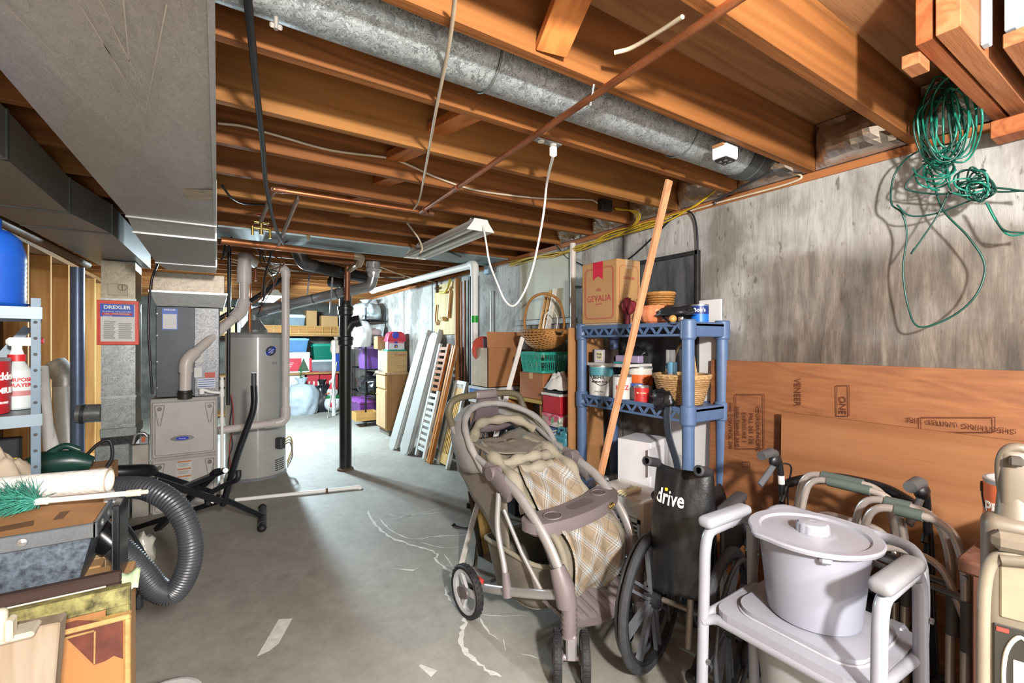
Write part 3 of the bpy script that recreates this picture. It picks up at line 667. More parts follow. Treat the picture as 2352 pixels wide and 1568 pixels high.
A, B = pz(628, 434, 2.275), pz(985, 489, 2.275); C = pz(598, 512, 2.22)
part(t, 'run', G().cyl(A, B, .013, seg=12), cop)
part(t, 'elbow', G().tube(fillet([A+(B-A).normalized()*.06, A, A+(C-A).normalized()*.08], .03), .017, 12), copd)
part(t, 'drop', G().cyl(A, C, .012, seg=12), mat('#8b8078', .4, .6))
part(t, 'tee', G().cyl(B-V((.06, 0, 0)), B+V((.03, 0, 0)), .017, seg=12).cyl(B, B+V((0, -.03, 0)), .015, seg=12), copd)
A, B = pz(684, 455, 2.27), pz(640, 562, 2.18)
pipe('copper_branch', [A+V((0, 0, .03)), A, B], .012, mat('#8f7a70', .4, .6), 'dull copper pipe slanting down beside the valve cluster')
t = thing('valve_cluster', 'small brass and copper valve cluster with red handle under the joists', 'valve', pz(600, 530, 2.15))
c = pz(600, 518, 2.20)
part(t, 'body', G().cyl(c+V((0, 0, -.06)), c+V((0, 0, .05)), .013, seg=10).cyl(c+V((-.05, 0, -.02)), c+V((.05, 0, -.02)), .011, seg=10).cyl(c+V((-.04, 0, .02)), c+V((.045, 0, .02)), .010, seg=10), mat('#9a8550', .35, .8))
part(t, 'handle', G().box(c+V((0, -.03, .06)), (.06, .012, .012), .003, rz=.3), mat('#8f2f28', .45))
part(t, 'drain_cock', G().cyl(c+V((-.05, -.01, -.01)), c+V((-.05, -.01, -.07)), .008, seg=8).cyl(c+V((.05, -.01, -.01)), c+V((.05, -.01, -.08)), .008, seg=8), mat('#b59a55', .35, .8))
A, B = pd(508, 552, 3.55), pd(822, 589, 4.22)
t = thing('copper_drain', 'thick copper drain pipe hung under the sheet metal bay', 'pipe', (A+B)/2-V((0, 0, .04)))
part(t, 'run', G().cyl(A, B, .030, seg=16), mat('#b07048', .35, .7, var=.2, scale=4))
part(t, 'elbow', G().tube(fillet([B-(B-A).normalized()*.04, B+V((.04, 0, 0)), B+V((.03, .10, -.06))], .05), .033, 16), mat('#a5927e', .35, .6))
part(t, 'drop', G().cyl(B+V((.03, .08, -.05)), pd(800, 622, 4.75), .027, seg=14), mat('#b9a184', .35, .6))
part(t, 'standpipe', G().cyl(pd(798, 612, 4.72), pd(797, 690, 4.72), .030, seg=16), copd)
pipe('gas_line', [pY(527, 570, 5.02), pY(524, 930, 5.02)], .016, mat('#17181a', .4), 'black iron gas pipe standing between furnace and water heater', seg=10)
t = thing('heater_riser', 'copper pipe rising from the top of the water heater', 'pipe', (hx-.06, hy-.15, 1.54))
A = V((hx-.07, hy-.16, 1.54)); part(t, 'riser', G().cyl(A, A+V((0, 0, .72)), .014, seg=10), cop)
part(t, 'elbow', G().tube(fillet([A+V((0, 0, .68)), A+V((0, 0, .72)), A+V((.05, -.02, .72)), A+V((.05, -.02, .55))], .02), .016, 10), copd)
part(t, 'nipple', G().cyl(A, A+V((0, 0, .06)), .02, seg=10), mat('#8d6a52', .5, .4))
# insulated line set sweeping across
t = thing('refrigerant_line', 'black foam wrapped refrigerant line with bare copper tube beside it', 'pipe', pd(560, 720, 4.4))
ins = [pd(470, 768, 4.35), pd(500, 735, 4.35), pd(560, 700, 4.5), pd(610, 668, 4.7), pd(648, 640, 4.9)]
part(t, 'foam_sleeve', G().tube(spl(ins, 6), [.022]*25, 10), mat('#141416', .6)); part(t, 'copper_tube', G().tube(spl([p+V((0, -.01, -.04)) for p in ins], 6), .006, 8), cop)
c = pd(529, 729, 4.38); part(t, 'copper_coil', G().tube([c+V((.045*cos(i/20*2*pi), .01, .035*sin(i/20*2*pi))) for i in range(20)], .006, 6, True), cop)
part(t, 'valve_wrap', G().blob(pd(482, 752, 4.36), (.05, .05, .06), .4, 3), mat('#17161a', .5)).location = -V(t.location)
# floor drain tube
t = thing('floor_tube', 'white plastic tube lying on the floor towards the soil stack', 'pipe', (.7, 4.7, 0))
A, B = pz(540, 1148, .02), pz(826, 1118, .02)
part(t, 'run', G().cyl(A, B, .017, seg=12), wht); part(t, 'elbow', G().tube(fillet([B-(B-A).normalized()*.05, B, B+V((.01, -.01, -.02))], .02), .021, 12), wht)
p = A.lerp(B, .72); part(t, 'strap', G().cyl(p-(B-A).normalized()*.01, p+(B-A).normalized()*.01, .021, seg=12), mat('#6b4a35', .7))
# --- pipes by the left stud wall
t = thing('vent_stack', 'blue grey metal pipe standing in the stud bay', 'pipe', pY(178, 1085, 5.1))
A = pY(178, 614, 5.1); part(t, 'stack', G().cyl((A.x, 5.1, 0), A, .045, seg=18), mat('#5a6a85', .35, .3))
part(t, 'tee', G().cyl(pY(176, 950, 5.05), pY(233, 948, 5.05), .075, seg=20), galv('#8a8d8e', .3)); part(t, 'tee_band', G().cyl(pY(186, 950, 5.05), pY(196, 950, 5.05), .079, seg=20), mat('#35383b', .5))
A, B = pd(160, 1085, 3.9), pd(150, 880, 4.1)
t = thing('loose_duct', 'dented silver duct with a grey elbow leaning on the studs', 'duct', (A.x, A.y, 0))
A.z = 0.03
part(t, 'pipe', G().tube([A, A.lerp(B, .5)+V((.01, 0, 0)), B], .085, 22), galv('#b9b9b6', .35, 30, .08, .3))
part(t, 'elbow', G().tube(fillet([B-(B-A).normalized()*.03, B+V((0, 0, .07)), B+V((-.08, .05, .17))], .1, 8), .088, 20), galv('#96938e', .45))
for i, (u0, v0, u1, v1, r, lb) in enumerate(((97, 842, 118, 1090, .03, 'taller of two white plastic tubes leaning on the studs'), (92, 925, 138, 1090, .034, 'shorter white plastic tube slanting against the metal shelf'))):
    p, q_ = pd(u1, v1, 2.9), pd(u0, v0, 3.0); q2 = q_+(p-q_)*(q_.z-.0)/(q_.z-p.z)
    solo('plastic_tube', G().tube([q_, q2], r, 14), wht, lb, 'tube')
# ================================================================ CEILING AND WALL FITTINGS
LEFTF = (R(90), 0, R(-90))   # lettering that reads from the -X side
def txt_cyl(parent, s, size, m, r, z, ang, name='lettering', sx=1, bold=0, c=(0, 0)):
    """lettering wrapped round an upright cylinder, centred on direction ang"""
    o = txt(parent, s, size, m, (0, 0, 0), name=name, bold=bold)
    for v_ in o.data.vertices:
        x, y, q = v_.co; a = ang+x*sx/r; v_.co = (c[0]+(r+q+.0008)*cos(a), c[1]+(r+q+.0008)*sin(a), z+y)
    o.scale = (1, 1, 1); return o
# --- stair opening framing at the near end
st1, st2 = wood('#a8663f', '#834526', 'X', 1, .6, 1, False), wood('#b57a52', '#915736', 'X', 1, .6, 1, False)
t = thing('stair_header', 'doubled rough timber header framing the stair opening by the wall', 'beam', (2.1, .42, 2.29))
part(t, 'plank', G().b2((1.67, .432, 2.292), (WX-.005, .47, 2.53), .002), st1); part(t, 'plank', G().b2((1.66, .372, 2.290), (WX-.005, .424, 2.53), .002), st2)
part(t, 'packer', G().b2((1.715, .472, 2.262), (1.80, .515, 2.30), .002), st2)
part(t, 'trim_strip', G().b2((1.83, .352, 2.295), (1.865, .371, 2.53), .003), mat('#b9bcc4', .4))
t = thing('stair_soffit', 'pale blue board with timber ledge beside the stair header', 'board', (2.2, .3, 2.28))
part(t, 'board', G().b2((1.875, .31, 2.33), (WX-.01, .33, 2.53)), mat('#a9bdcc', .6, var=.06)); part(t, 'ledge', G().b2((1.88, .2, 2.285), (WX-.01, .335, 2.325), .002), st2)
t = thing('joist_hanger_block', 'short timber block on the plate under the stair header', 'block', (2.4, .5, 2.2))
part(t, 'block', G().b2((2.40, .36, 2.20), (WX-.012, .46, 2.262), .003), st1)
# --- tangle of green wire
gw = mat('#1f7a66', .32, .1, var=.35, scale=14); gw2 = mat('#14453b', .4, var=.3, scale=12)
rn = random.Random(11)
t = thing('wire_tangle', 'tangle of green insulated wire hanging from the joist end by the wall', 'wire', pX(2170, 400, 2.40))
def strand(px, r, m_, X=2.40, jit=.02):
    g = G().tube(spl([pX(u, v, X-rn.random()*jit) for u, v in px], 6), r, 6); part(t, 'strand', g, m_)
strand([(2160, 200), (2128, 240), (2118, 330), (2140, 400), (2165, 480), (2225, 545), (2262, 610), (2240, 680), (2180, 730), (2110, 750), (2085, 700), (2074, 620), (2083, 540), (2072, 490), (2047, 465), (2055, 400), (2100, 352), (2180, 330)], .0038, gw2, 2.42)
strand([(2125, 375), (2080, 425), (2105, 441), (2180, 445), (2260, 430), (2380, 442)], .0035, gw2); strand([(2250, 425), (2290, 440), (2380, 436)], .0035, gw2)
strand([(2270, 470), (2285, 500), (2310, 530), (2380, 535)], .0035, gw2); strand([(2265, 465), (2290, 510), (2320, 540), (2380, 530)], .0035, gw)
strand([(2180, 440), (2150, 500), (2095, 580), (2100, 570)], .0032, gw2); strand([(2060, 470), (2090, 495), (2150, 490), (2230, 460)], .0035, gw2)
for i in range(13):
    cx_, cy_ = 2165+rn.uniform(-18, 45), 275+rn.uniform(-10, 30); ax, ay = rn.uniform(22, 58), rn.uniform(70, 95); ph = rn.uniform(0, 6)
    strand([(cx_+ax*cos(q+ph)+rn.uniform(-8, 8), cy_+ay*sin(q+ph)+rn.uniform(-8, 8)) for q in [k*.8 for k in range(9)]], .0036, gw if i % 3 else gw2, 2.40, .10)
for i in range(12):
    cx_, cy_ = 2240+rn.uniform(-16, 16), 425+rn.uniform(-18, 18); ax, ay = rn.uniform(14, 52), rn.uniform(12, 40); ph = rn.uniform(0, 6)
    strand([(cx_+ax*cos(q+ph)+rn.uniform(-6, 6), cy_+ay*sin(q+ph)+rn.uniform(-6, 6)) for q in [k*.9 for k in range(8)]], .0034, gw2 if i % 3 else gw, 2.40, .06)
for i in range(7):
    cx_, cy_ = 2150+rn.uniform(-20, 30), 385+rn.uniform(-15, 25); ax, ay = rn.uniform(20, 60), rn.uniform(15, 35); ph = rn.uniform(0, 6)
    strand([(cx_+ax*cos(q+ph), cy_+ay*sin(q+ph)) for q in [k*.9 for k in range(7)]], .0034, gw, 2.40, .06)
part(t, 'hook', G().tube([pX(2160, 190, 2.38), pX(2165, 175, 2.38)], .006, 6), GVd)
# --- cables
def cable(pts, r, m_, label, n=6, group=None, name='cable', cat='cable'): return solo(name, G().tube(spl(pts, n), r, 6), m_, label, cat, group)
bk = mat('#18191c', .45, var=.3); wc = mat('#c3b59c', .5, var=.1); yc = mat('#c9a92a', .45, var=.2, scale=20)
cable([pz(566, -30, 2.285), pz(578, 90, 2.27), pz(592, 230, 2.26), pz(604, 340, 2.25), pz(612, 430, 2.23), pz(632, 520, 2.17), pz(652, 560, 2.14)], .011, bk, 'thick black cable hung under the joists beside the big duct', 8)
cable([pz(1047, -20, 2.294), pz(1030, 110, 2.293), pz(1000, 260, 2.292), pz(975, 400, 2.292), pz(962, 460, 2.285), pz(948, 484, 2.275)], .006, wc, 'cream flat cable crossing under the joists to the copper pipe')
cable([pY(u, v, 2.300) for u, v in ((500, 283), (560, 290), (640, 312), (760, 345), (890, 362), (930, 375), (1010, 410), (1100, 438), (1240, 455), (1350, 458), (1372, 466))], .006, wc, 'cream cable clipped along the third joist to a junction box')
cable([pz(1411, 121, 2.33), pz(1450, 110, 2.33), pz(1510, 75, 2.32), pz(1568, 38, 2.302)], .007, wc, 'short cream cable stub curling from the joist near the brace')
rn = random.Random(5)
yp = [(1650, 433), (1590, 472), (1530, 505), (1470, 522), (1400, 545), (1330, 570), (1270, 588), (1215, 600), (1170, 606)]
for i in range(5):
    cable([pX(u, v+rn.uniform(-7, 7)*(1 if j else .3)-i*1.0, WX-.035-.008*i) for j, (u, v) in enumerate(yp[(0 if i < 2 else 2+i % 2):])], .0055, yc, 'yellow cable in the bundle sagging along the top of the wall', 5, 'yellow cables along the wall top')
for i in range(3): cable([pY(1412+i*2, 478+i*2, 2.29), pX(1450+i*6, 485, 2.40), pX(1462+i*3, 505, 2.45), pX(1440, 530, WX-.05)], .005, yc, 'yellow cable curling from the junction box to the wall', 5, 'yellow cables from the junction box')
cable([pX(u, v, WX-.022) for u, v in ((1810, 396), (1838, 402), (1835, 412), (1790, 428), (1700, 452), (1640, 468), (1580, 486), (1500, 512), (1440, 530))], .006, wc, 'cream cable stapled along the wall plate under the round duct')
cable([pX(u, v, WX-.03) for u, v in ((1420, 605), (1450, 590), (1500, 545), (1545, 500), (1575, 484), (1595, 500), (1602, 550), (1600, 620), (1590, 670), (1580, 700))], .006, bk, 'black cable arching over the wall beside the chalkboard')
cable([pX(u, v, WX-.02) for u, v in ((1275, 560), (1300, 590), (1320, 600), (1345, 612))], .005, bk, 'short black cable crossing behind the white conduit')
cable([pd(u, v, d) for u, v, d in ((510, 425, 2.4), (530, 452, 2.5), (560, 467, 2.7), (612, 470, 2.9))], .006, bk, 'thin dark cable drooping from a hook on the big duct')
for pts, lb in (
    ([(512, 585, 3.6), (520, 555, 3.7), (545, 515, 3.7), (590, 492, 3.7), (625, 500, 3.8), (665, 525, 3.8), (662, 552, 3.8), (640, 560, 3.8)], 'black cable looping from the duct end round the valves'),
    ([(600, 505, 3.6), (650, 480, 3.6), (690, 487, 3.6), (697, 505, 3.6), (670, 512, 3.7), (610, 490, 3.7)], 'black cable making a wide loop under the joists by the valves'),
    ([(700, 482, 3.6), (800, 500, 3.6), (880, 520, 3.7), (990, 560, 3.9), (1060, 590, 4.0)], 'long thin black cable drooping below the far joists'),
    ([(605, 530, 3.8), (625, 560, 3.9), (618, 600, 4.0), (607, 640, 4.1), (605, 690, 4.2)], 'black cable falling past the copper riser'),
    ([(560, 490, 3.7), (540, 520, 3.7), (520, 580, 3.6), (508, 595, 3.6)], 'thin black cable bowed against the duct end'),
    ([(930, 505, 3.5), (960, 545, 3.6), (970, 570, 3.6), (965, 580, 3.6)], 'grey cord hung from the joists to the shop light chain')):
    cable([pd(*p) for p in pts], .0075, bk if 'grey' not in lb else wc, lb)
rn = random.Random(9)
gc = mat('#6f6a62', .5, var=.3)
for i in range(7):
    a = [(600+rn.uniform(-12, 30), 540+rn.uniform(-15, 10), 4.2), (610+rn.uniform(-20, 30), 585+rn.uniform(-10, 10), 4.3), (640+rn.uniform(-30, 30), 610+rn.uniform(-10, 20), 4.4), (615+rn.uniform(-20, 30), 640+rn.uniform(-10, 30), 4.5), (600+rn.uniform(-15, 15), 700+rn.uniform(-20, 20), 4.6)]
    cable([pd(*p) for p in a], .005, (bk, copd, gc)[i % 3], ('black', 'copper coloured', 'grey')[i % 3]+' wire in the knot of wires above the water heater', 5, 'wires knotted above the heater, '+('black', 'copper', 'grey')[i % 3])
for i in range(5):
    u0 = 530+i*85
    cable([pz(u0, 600+i*3, 2.285), pz(u0+70, 616+i*5, 2.26), pz(u0+150, 622+i*7, 2.275), pz(u0+230, 618+i*9, 2.29)], .006, (wc, bk, wc, bk, wc)[i], ('cream', 'black')[i % 2]+' cable sagging under the far joists beyond the sheet metal bay', 6, ('cream', 'black')[i % 2]+' cables under the far joists')
# --- hanging shop light (switched off)
wm = mat('#d8d9d6', .35, var=.04); SLZ = 2.195
def shop_light(name, label, c, rz, lit):
    t = thing(name, label, 'light', c, rz)
    L = .61
    pr = [(-.105, 0), (-.058, .052), (-.05, .075), (.05, .075), (.058, .052), (.105, 0), (.100, 0), (.054, .046), (-.054, .046), (-.100, 0)]
    M_ = Matrix.Rotation(R(90), 4, 'X')
    obj('housing', G().prism(pr, -L, L, M_), wm, t)
    for s in (-1, 1):
        obj('end_cap', G().prism([(-.105, -.004), (-.06, .055), (-.05, .077), (.05, .077), (.06, .055), (.105, -.004)], s*L-.004, s*L+.004, M_), mat('#dededb', .35, var=.03), t)
        obj('tube', G().cyl((s*.045, -L+.02, .018), (s*.045, L-.02, .018), .0165, seg=14), mat('#eef6ff', .3, var=.01, emit=lit) if lit else mat('#c7cbc6', .25, var=.04), t)
    return t
yc0 = 3.30; sl = shop_light('shop_light', 'white twin tube shop light hanging unlit from chains', (1.485, yc0, SLZ), 0, 0)
for s in (-1, 1):
    g = G(); zt = JZ+.02
    for arm in (-1, 1):
        a, b_ = V((arm*.035, s*.5, .075)), V((0, s*.5, zt-SLZ))
        n_ = 7
        for k in range(n_):
            p = a.lerp(b_, (k+.5)/n_); d = (b_-a).normalized(); sd = V((0, 1, 0)) if k % 2 else V((1, 0, 0))
            g.tube([p+d*cos(q/8*2*pi)*.011+sd*sin(q/8*2*pi)*.006 for q in range(8)], .0016, 4, True)
    o = obj('chain', g, mat('#b5b2a8', .35, .7), sl); o['kind'] = 'stuff'
# its cord up to the receptacle on the joist
rec = pz(1252, 329, 2.298)
t = thing('joist_receptacle', 'grey metal receptacle plate screwed under a joist', 'outlet', rec)
obj('plate', G().box((0, -.018, -.003), (.13, .036, .006), .002), GV, t)
for k in (-.035, .03): obj('outlet_face', G().lathe([(0, -.010), (.014, -.010), (.015, -.003)], 14, c=(k, -.018, 0)), mat('#cfc9b8', .5), t)
t = thing('light_cord', 'white power cord looping from joist receptacle to the shop light', 'cord', rec)
a = rec+V((.03, -.018, -.012))
part(t, 'plug', G().box(a+V((0, 0, -.022)), (.03, .024, .044), .006), wht)
e = V((1.50, yc0-.62, SLZ+.03))
part(t, 'lead', G().tube(spl([a+V((0, 0, -.04)), pd(1256, 420, 2.45), pd(1247, 500, 2.6), pd(1225, 610, 2.7), pd(1203, 672, 2.75), pd(1180, 702, 2.8), pd(1160, 690, 2.85), pd(1142, 650, 2.9), pd(1125, 605, 2.95), pd(1117, 560, 2.97), e], 6), .0065, 8), wht)
# lit fixture at the far end
fl = shop_light('strip_light', 'lit fluorescent strip light glowing beyond the water heater', (.63, 7.4, 2.06), 0, 14)
obj('hanger', G().cyl((0, -.597, .06), (0, -.597, .241), .005, seg=6).cyl((0, .60, .06), (0, .60, .241), .004, seg=6), GVd, fl)
# white keyless lampholder box
p = pz(1665, 338, 2.298)
t = thing('ceiling_box', 'white square lampholder box under the joist by the round duct', 'box', p+V((0, 0, -.07)))
obj('body', G().box((0, 0, .043), (.088, .07, .055), .005), wht, t); obj('bracket', G().box((-.02, .0, .066), (.07, .05, .01)), mat('#9a6a40', .7), t)
obj('face', G().box((0, 0, .011), (.07, .055, .012), .003), mat('#1b1b1d', .4), t)
for sx in (-1, 1):
    for sy in (-1, 1): obj('socket', G().cyl((sx*.016, sy*.012, .006), (sx*.016, sy*.012, .001), .010, seg=10), mat('#4a4a4c', .5), t)
p = pY(1390, 472, 2.29)
t = thing('junction_box', 'dark steel junction box on the joist side beside the yellow cables', 'box', p)
part(t, 'box', G().box(p, (.10, .045, .075), .004), mat('#3b3a38', .5, .5)); part(t, 'knockout', G().cyl(p+V((-.035, -.02, .01)), p+V((-.035, -.028, .01)), .013, seg=10), mat('#15151a', .5))
# --- things on the right wall
t = thing('drain_pipe', 'white plastic drain pipe running down the far wall with green tape', 'pipe', (2.45, 4.6, 1.3))
A, B = pd(855, 668, 6.85), pd(1090, 607, 4.72)
part(t, 'sloping_run', G().cyl(A, B, .037, seg=16), wht); part(t, 'downpipe', G().cyl(B, (B.x, B.y, .0), .037, seg=16), wht)
part(t, 'elbow', G().tube(fillet([B+(A-B).normalized()*.1, B+V((0, 0, .01)), B+V((0, 0, -.12))], .06), .044, 16), wht)
zg = pd(1097, 733, 4.72).z; part(t, 'green_tape', G().cyl((B.x, B.y, zg-.035), (B.x, B.y, zg+.035), .0385, seg=16), mat('#18a832', .4, var=.05))
part(t, 'far_coupling', G().cyl(A, A+(B-A).normalized()*.1, .044, seg=16), wht)
p = pX(1316, 600, 2.47)
t = thing('white_conduit', 'white plastic conduit standing against the wall near the coffee carton', 'pipe', (2.47, p.y, 0))
part(t, 'pipe', G().cyl((2.47, p.y, 0), (2.47, p.y, 2.2615), .025, seg=14), mat('#d5cdc4', .4)); part(t, 'clamp', G().box((2.495, p.y, 1.9), (.05, .07, .02), .003), GV)
a, b_ = fx(1193, 590, 1307, 732, WX-.022, .02)
t = thing('cream_board', 'pale cream board fixed to the wall behind the leaning moulding', 'board', ((a[0]), (a[1]+b_[1])/2, a[2]))
part(t, 'board', G().b2(a, b_, .003), mat('#b3b3a0', .6, var=.08, scale=3)); part(t, 'lower_rail', G().b2((a[0]-.006, a[1]-.02, a[2]-.05), (b_[0], b_[1]+.06, a[2]-.004), .003), mat('#a9b3b3', .6))
part(t, 'hinge', G().b2((a[0]-.008, b_[1]-.03, b_[2]-.38), (a[0], b_[1]+.03, b_[2]-.36)), GVd)
# electrical conduit with little blue box
p = pX(1126, 640, 2.49)
t = thing('switch_conduit', 'thin steel conduit with pale blue box near the white drain', 'conduit', (2.49, p.y, 1.2))
part(t, 'conduit', G().cyl((2.497, p.y, 1.1), (2.497, p.y, 2.0), .010, seg=8), GVb); part(t, 'box', G().box((2.49, p.y+.05, pX(1117, 621, 2.49).z), (.05, .10, .09), .004), mat('#7f98a8', .5))
# backing board with wrench shapes and water lines
a, b_ = fx(998, 650, 1048, 768, WX-.03, .025)
t = thing('tool_board', 'pale plywood board with a wrench hung on the far wall', 'board', (a[0], (a[1]+b_[1])/2, a[2]))
part(t, 'board', G().b2((a[0], a[1], a[2]), b_, .002), wood('#cdb98a', '#b39a66', 'Z', 1, .6, 1, False))
part(t, 'side_strip', G().b2((a[0]-.02, a[1]-.03, a[2]-.6), (b_[0], a[1], b_[2]+.03), .002), wood('#b07a48', '#8a5a30', 'Z', 1))
w0 = pX(1035, 668, a[0]-.02); w1 = pX(1030, 730, a[0]-.02)
part(t, 'wrench', G().tube([w0, w1], [.016, .022], 8).tube([w0+V((0, .025*cos(q), .025*sin(q)+.02)) for q in [k*.5-.9 for k in range(8)]], .011, 6), mat('#b98a52', .4, .2))
part(t, 'hook', G().tube(spl([pX(1003, 700, a[0]-.02), pX(1000, 730, a[0]-.02), pX(1003, 745, a[0]-.02), pX(1007, 735, a[0]-.02)], 5), .012, 8), mat('#a97a4a', .5))
part(t, 'shelf_block', G().box(pX(1018, 732, a[0]-.03), (.06, .10, .05), .003), wood('#b89868', '#96774a', 'Y', 1))
for i, (u, lb) in enumerate(((1060, 'thin copper water line running up the wall beside the plywood board'), (1068, 'second copper water line beside the black pipe on the wall'))):
    p = pX(u, 640, 2.49); solo('water_line', G().cyl((2.49, p.y, .6), (2.49, p.y, 2.18), .012, seg=8), copd, lb, 'pipe')
p = pX(1084, 640, 2.48); solo('iron_pipe', G().cyl((2.475, p.y, .0), (2.475, p.y, 2.2), .028, seg=12), mat('#2c2825', .5), 'dark iron pipe standing behind the white drain', 'pipe')
p = pX(1003, 640, 2.47)
t = thing('hose_bib', 'brass hose tap with yellow hose end on the far wall', 'tap', pX(1003, 660, 2.47))
part(t, 'valve', G().cyl(pX(1003, 645, 2.47), pX(1003, 672, 2.47), .018, seg=10).box(pX(1003, 662, 2.45), (.05, .05, .03), .006), mat('#4a3f36', .5, .3))
part(t, 'yellow_hose', G().tube(spl([pX(1010, 672, 2.46), pX(1022, 670, 2.45), pX(1030, 655, 2.45), pX(1035, 640, 2.47)], 6), .016, 10), mat('#c8b83a', .4))
# chalkboard
t = thing('chalkboard', 'dusty black chalkboard standing against the wall behind the shelf', 'chalkboard', (2.49, 2.1, 1.2))
pb, pc = pX(1600, 577, 2.475), pX(1468, 600, 2.475)
y0, y1, z1 = pb.y, pb.y+.62, pb.z
m, nt, b = _mat('slate'); f_ = _noise(nt, _coord(nt, (1, 3, .7)), 5, 5, .6)
nt.links.new(_ramp(nt, f_, [(.35, '#26282b'), (.75, '#595c60')]), b.inputs['Base Color']); b.inputs['Roughness'].default_value = .8
part(t, 'slate', G().b2((2.478, y0, 1.15), (2.495, y1, z1)), m)
for a, b_ in (((2.468, y0-.012, z1-.02), (2.498, y1+.012, z1+.008)), ((2.468, y0-.014, 1.15), (2.498, y0+.012, z1+.008)), ((2.468, y1-.01, 1.15), (2.498, y1+.014, z1+.008)), ((2.468, y0-.012, 1.13), (2.498, y1+.012, 1.16))):
    part(t, 'frame_rail', G().b2(a, b_, .003), mat('#1d1d1c', .6, var=.4, scale=40))
# --- plywood sheets along the wall, with mill stamps
m, nt, b = _mat('fir_plywood'); vec = _coord(nt, (1, .35, 1.4))
n1 = _noise(nt, vec, 2.2, 3, .5, 1.5); mu = _n(nt, 'ShaderNodeMath', operation='MULTIPLY'); mu.inputs[1].default_value = 16; nt.links.new(n1, mu.inputs[0])
pp = _n(nt, 'ShaderNodeMath', operation='PINGPONG'); pp.inputs[1].default_value = 1; nt.links.new(mu.outputs[0], pp.inputs[0])
col = _mix(nt, .5, _ramp(nt, pp.outputs[0], [(0, '#74462a'), (.9, '#8f5d3a')]), _ramp(nt, _noise(nt, _coord(nt, (1, .1, 1)), 60, 3), [(.3, '#75482a'), (.7, '#966440')]))
vo = _n(nt, 'ShaderNodeTexVoronoi'); vo.inputs['Scale'].default_value = 3.1; nt.links.new(_coord(nt, (1, .5, 1)), vo.inputs['Vector'])
col = _mix(nt, _ramp(nt, vo.outputs['Distance'], [(.015, (1, 1, 1)), (.06, (0, 0, 0))]), col, '#4a2410')
nt.links.new(col, b.inputs['Base Color']); b.inputs['Roughness'].default_value = .6; PLY = m
zp = pX(1700, 828, 2.44).z
t = thing('plywood_sheet', 'tall orange plywood sheet standing against the stained concrete wall', 'plywood', (2.45, .6, 0))
part(t, 'sheet', G().add([(2.40, -.9, 0), (2.40, 1.62, 0), (2.44, 1.62, zp), (2.44, -.9, zp), (2.418, -.9, 0), (2.418, 1.62, 0), (2.458, 1.62, zp), (2.458, -.9, zp)], [(0, 3, 2, 1), (4, 5, 6, 7), (0, 1, 5, 4), (2, 3, 7, 6), (0, 4, 7, 3), (1, 2, 6, 5)]), PLY)
ink = mat('#5a2a14', .7, var=.2)
def stamp(t, s, size, u, v, X, rot, **k): return txt(t, s, size, ink, rel(t, pX(u, v, X)), rot, **k)
UP = Matrix.Rotation(R(-90), 3, 'Z').to_euler()
for i, s in enumerate(('GEORGIA-PACIFIC', 'MILL 265 128', 'EXPOSURE 1', 'SHEATHING 24/0', 'FIRE CONTROL 200')):
    o = stamp(t, s, .030, 1742-i*16, 985-i*2, 2.414+.002, (0, 0, 0)); o.rotation_euler = (Matrix.Rotation(R(-90), 3, 'Z') @ Matrix.Rotation(R(90), 3, 'X') @ Matrix.Rotation(R(-90), 3, 'Z')).to_euler()
for s, u, v, sz in (('VENEER', 1832, 900, .040), ('ONE', 1935, 930, .040)):
    o = stamp(t, s, sz, u, v, 2.424, (0, 0, 0)); o.rotation_euler = (Matrix.Rotation(R(-90), 3, 'Z') @ Matrix.Rotation(R(90), 3, 'X') @ Matrix.Rotation(R(-90), 3, 'Z')).to_euler()
o = stamp(t, 'SHEATHING  UNITED  FIRE', .026, 2200, 975, 2.418, (0, 0, 0)); o.rotation_euler = (R(90), R(180), R(-90))
def outline(t, u0, v0, u1, v1, X):
    g = G(); q = [pX(u, v, X) for u, v in ((u0, v0), (u1, v0), (u1, v1), (u0, v1))]
    for a, b_ in zip(q, q[1:]+q[:1]): g.bar(a, b_, .003, .0015, (1, 0, 0))
    part(t, 'stamp_outline', g, ink)
outline(t, 1690, 905, 1755, 1030, 2.413); outline(t, 1922, 885, 1950, 955, 2.421); outline(t, 2115, 958, 2285, 992, 2.417)
# front, lower sheet
zq = pX(1800, 946, 2.36).z; yq = pX(1795, 946, 2.36).y
t = thing('plywood_offcut', 'lower plywood offcut leaning in front of the tall sheet', 'plywood', (2.37, .2, 0))
part(t, 'sheet', G().add([(2.33, -.9, 0), (2.33, yq, 0), (2.36, yq, zq), (2.36, -.9, zq+.0), (2.345, -.9, 0), (2.345, yq, 0), (2.375, yq, zq), (2.375, -.9, zq)], [(0, 3, 2, 1), (4, 5, 6, 7), (0, 1, 5, 4), (2, 3, 7, 6), (0, 4, 7, 3), (1, 2, 6, 5)]), wood('#8f6342', '#764b2e', 'Y', .7, .6, .7, True))
outline(t, 1704, 1060, 1722, 1072, 2.40)
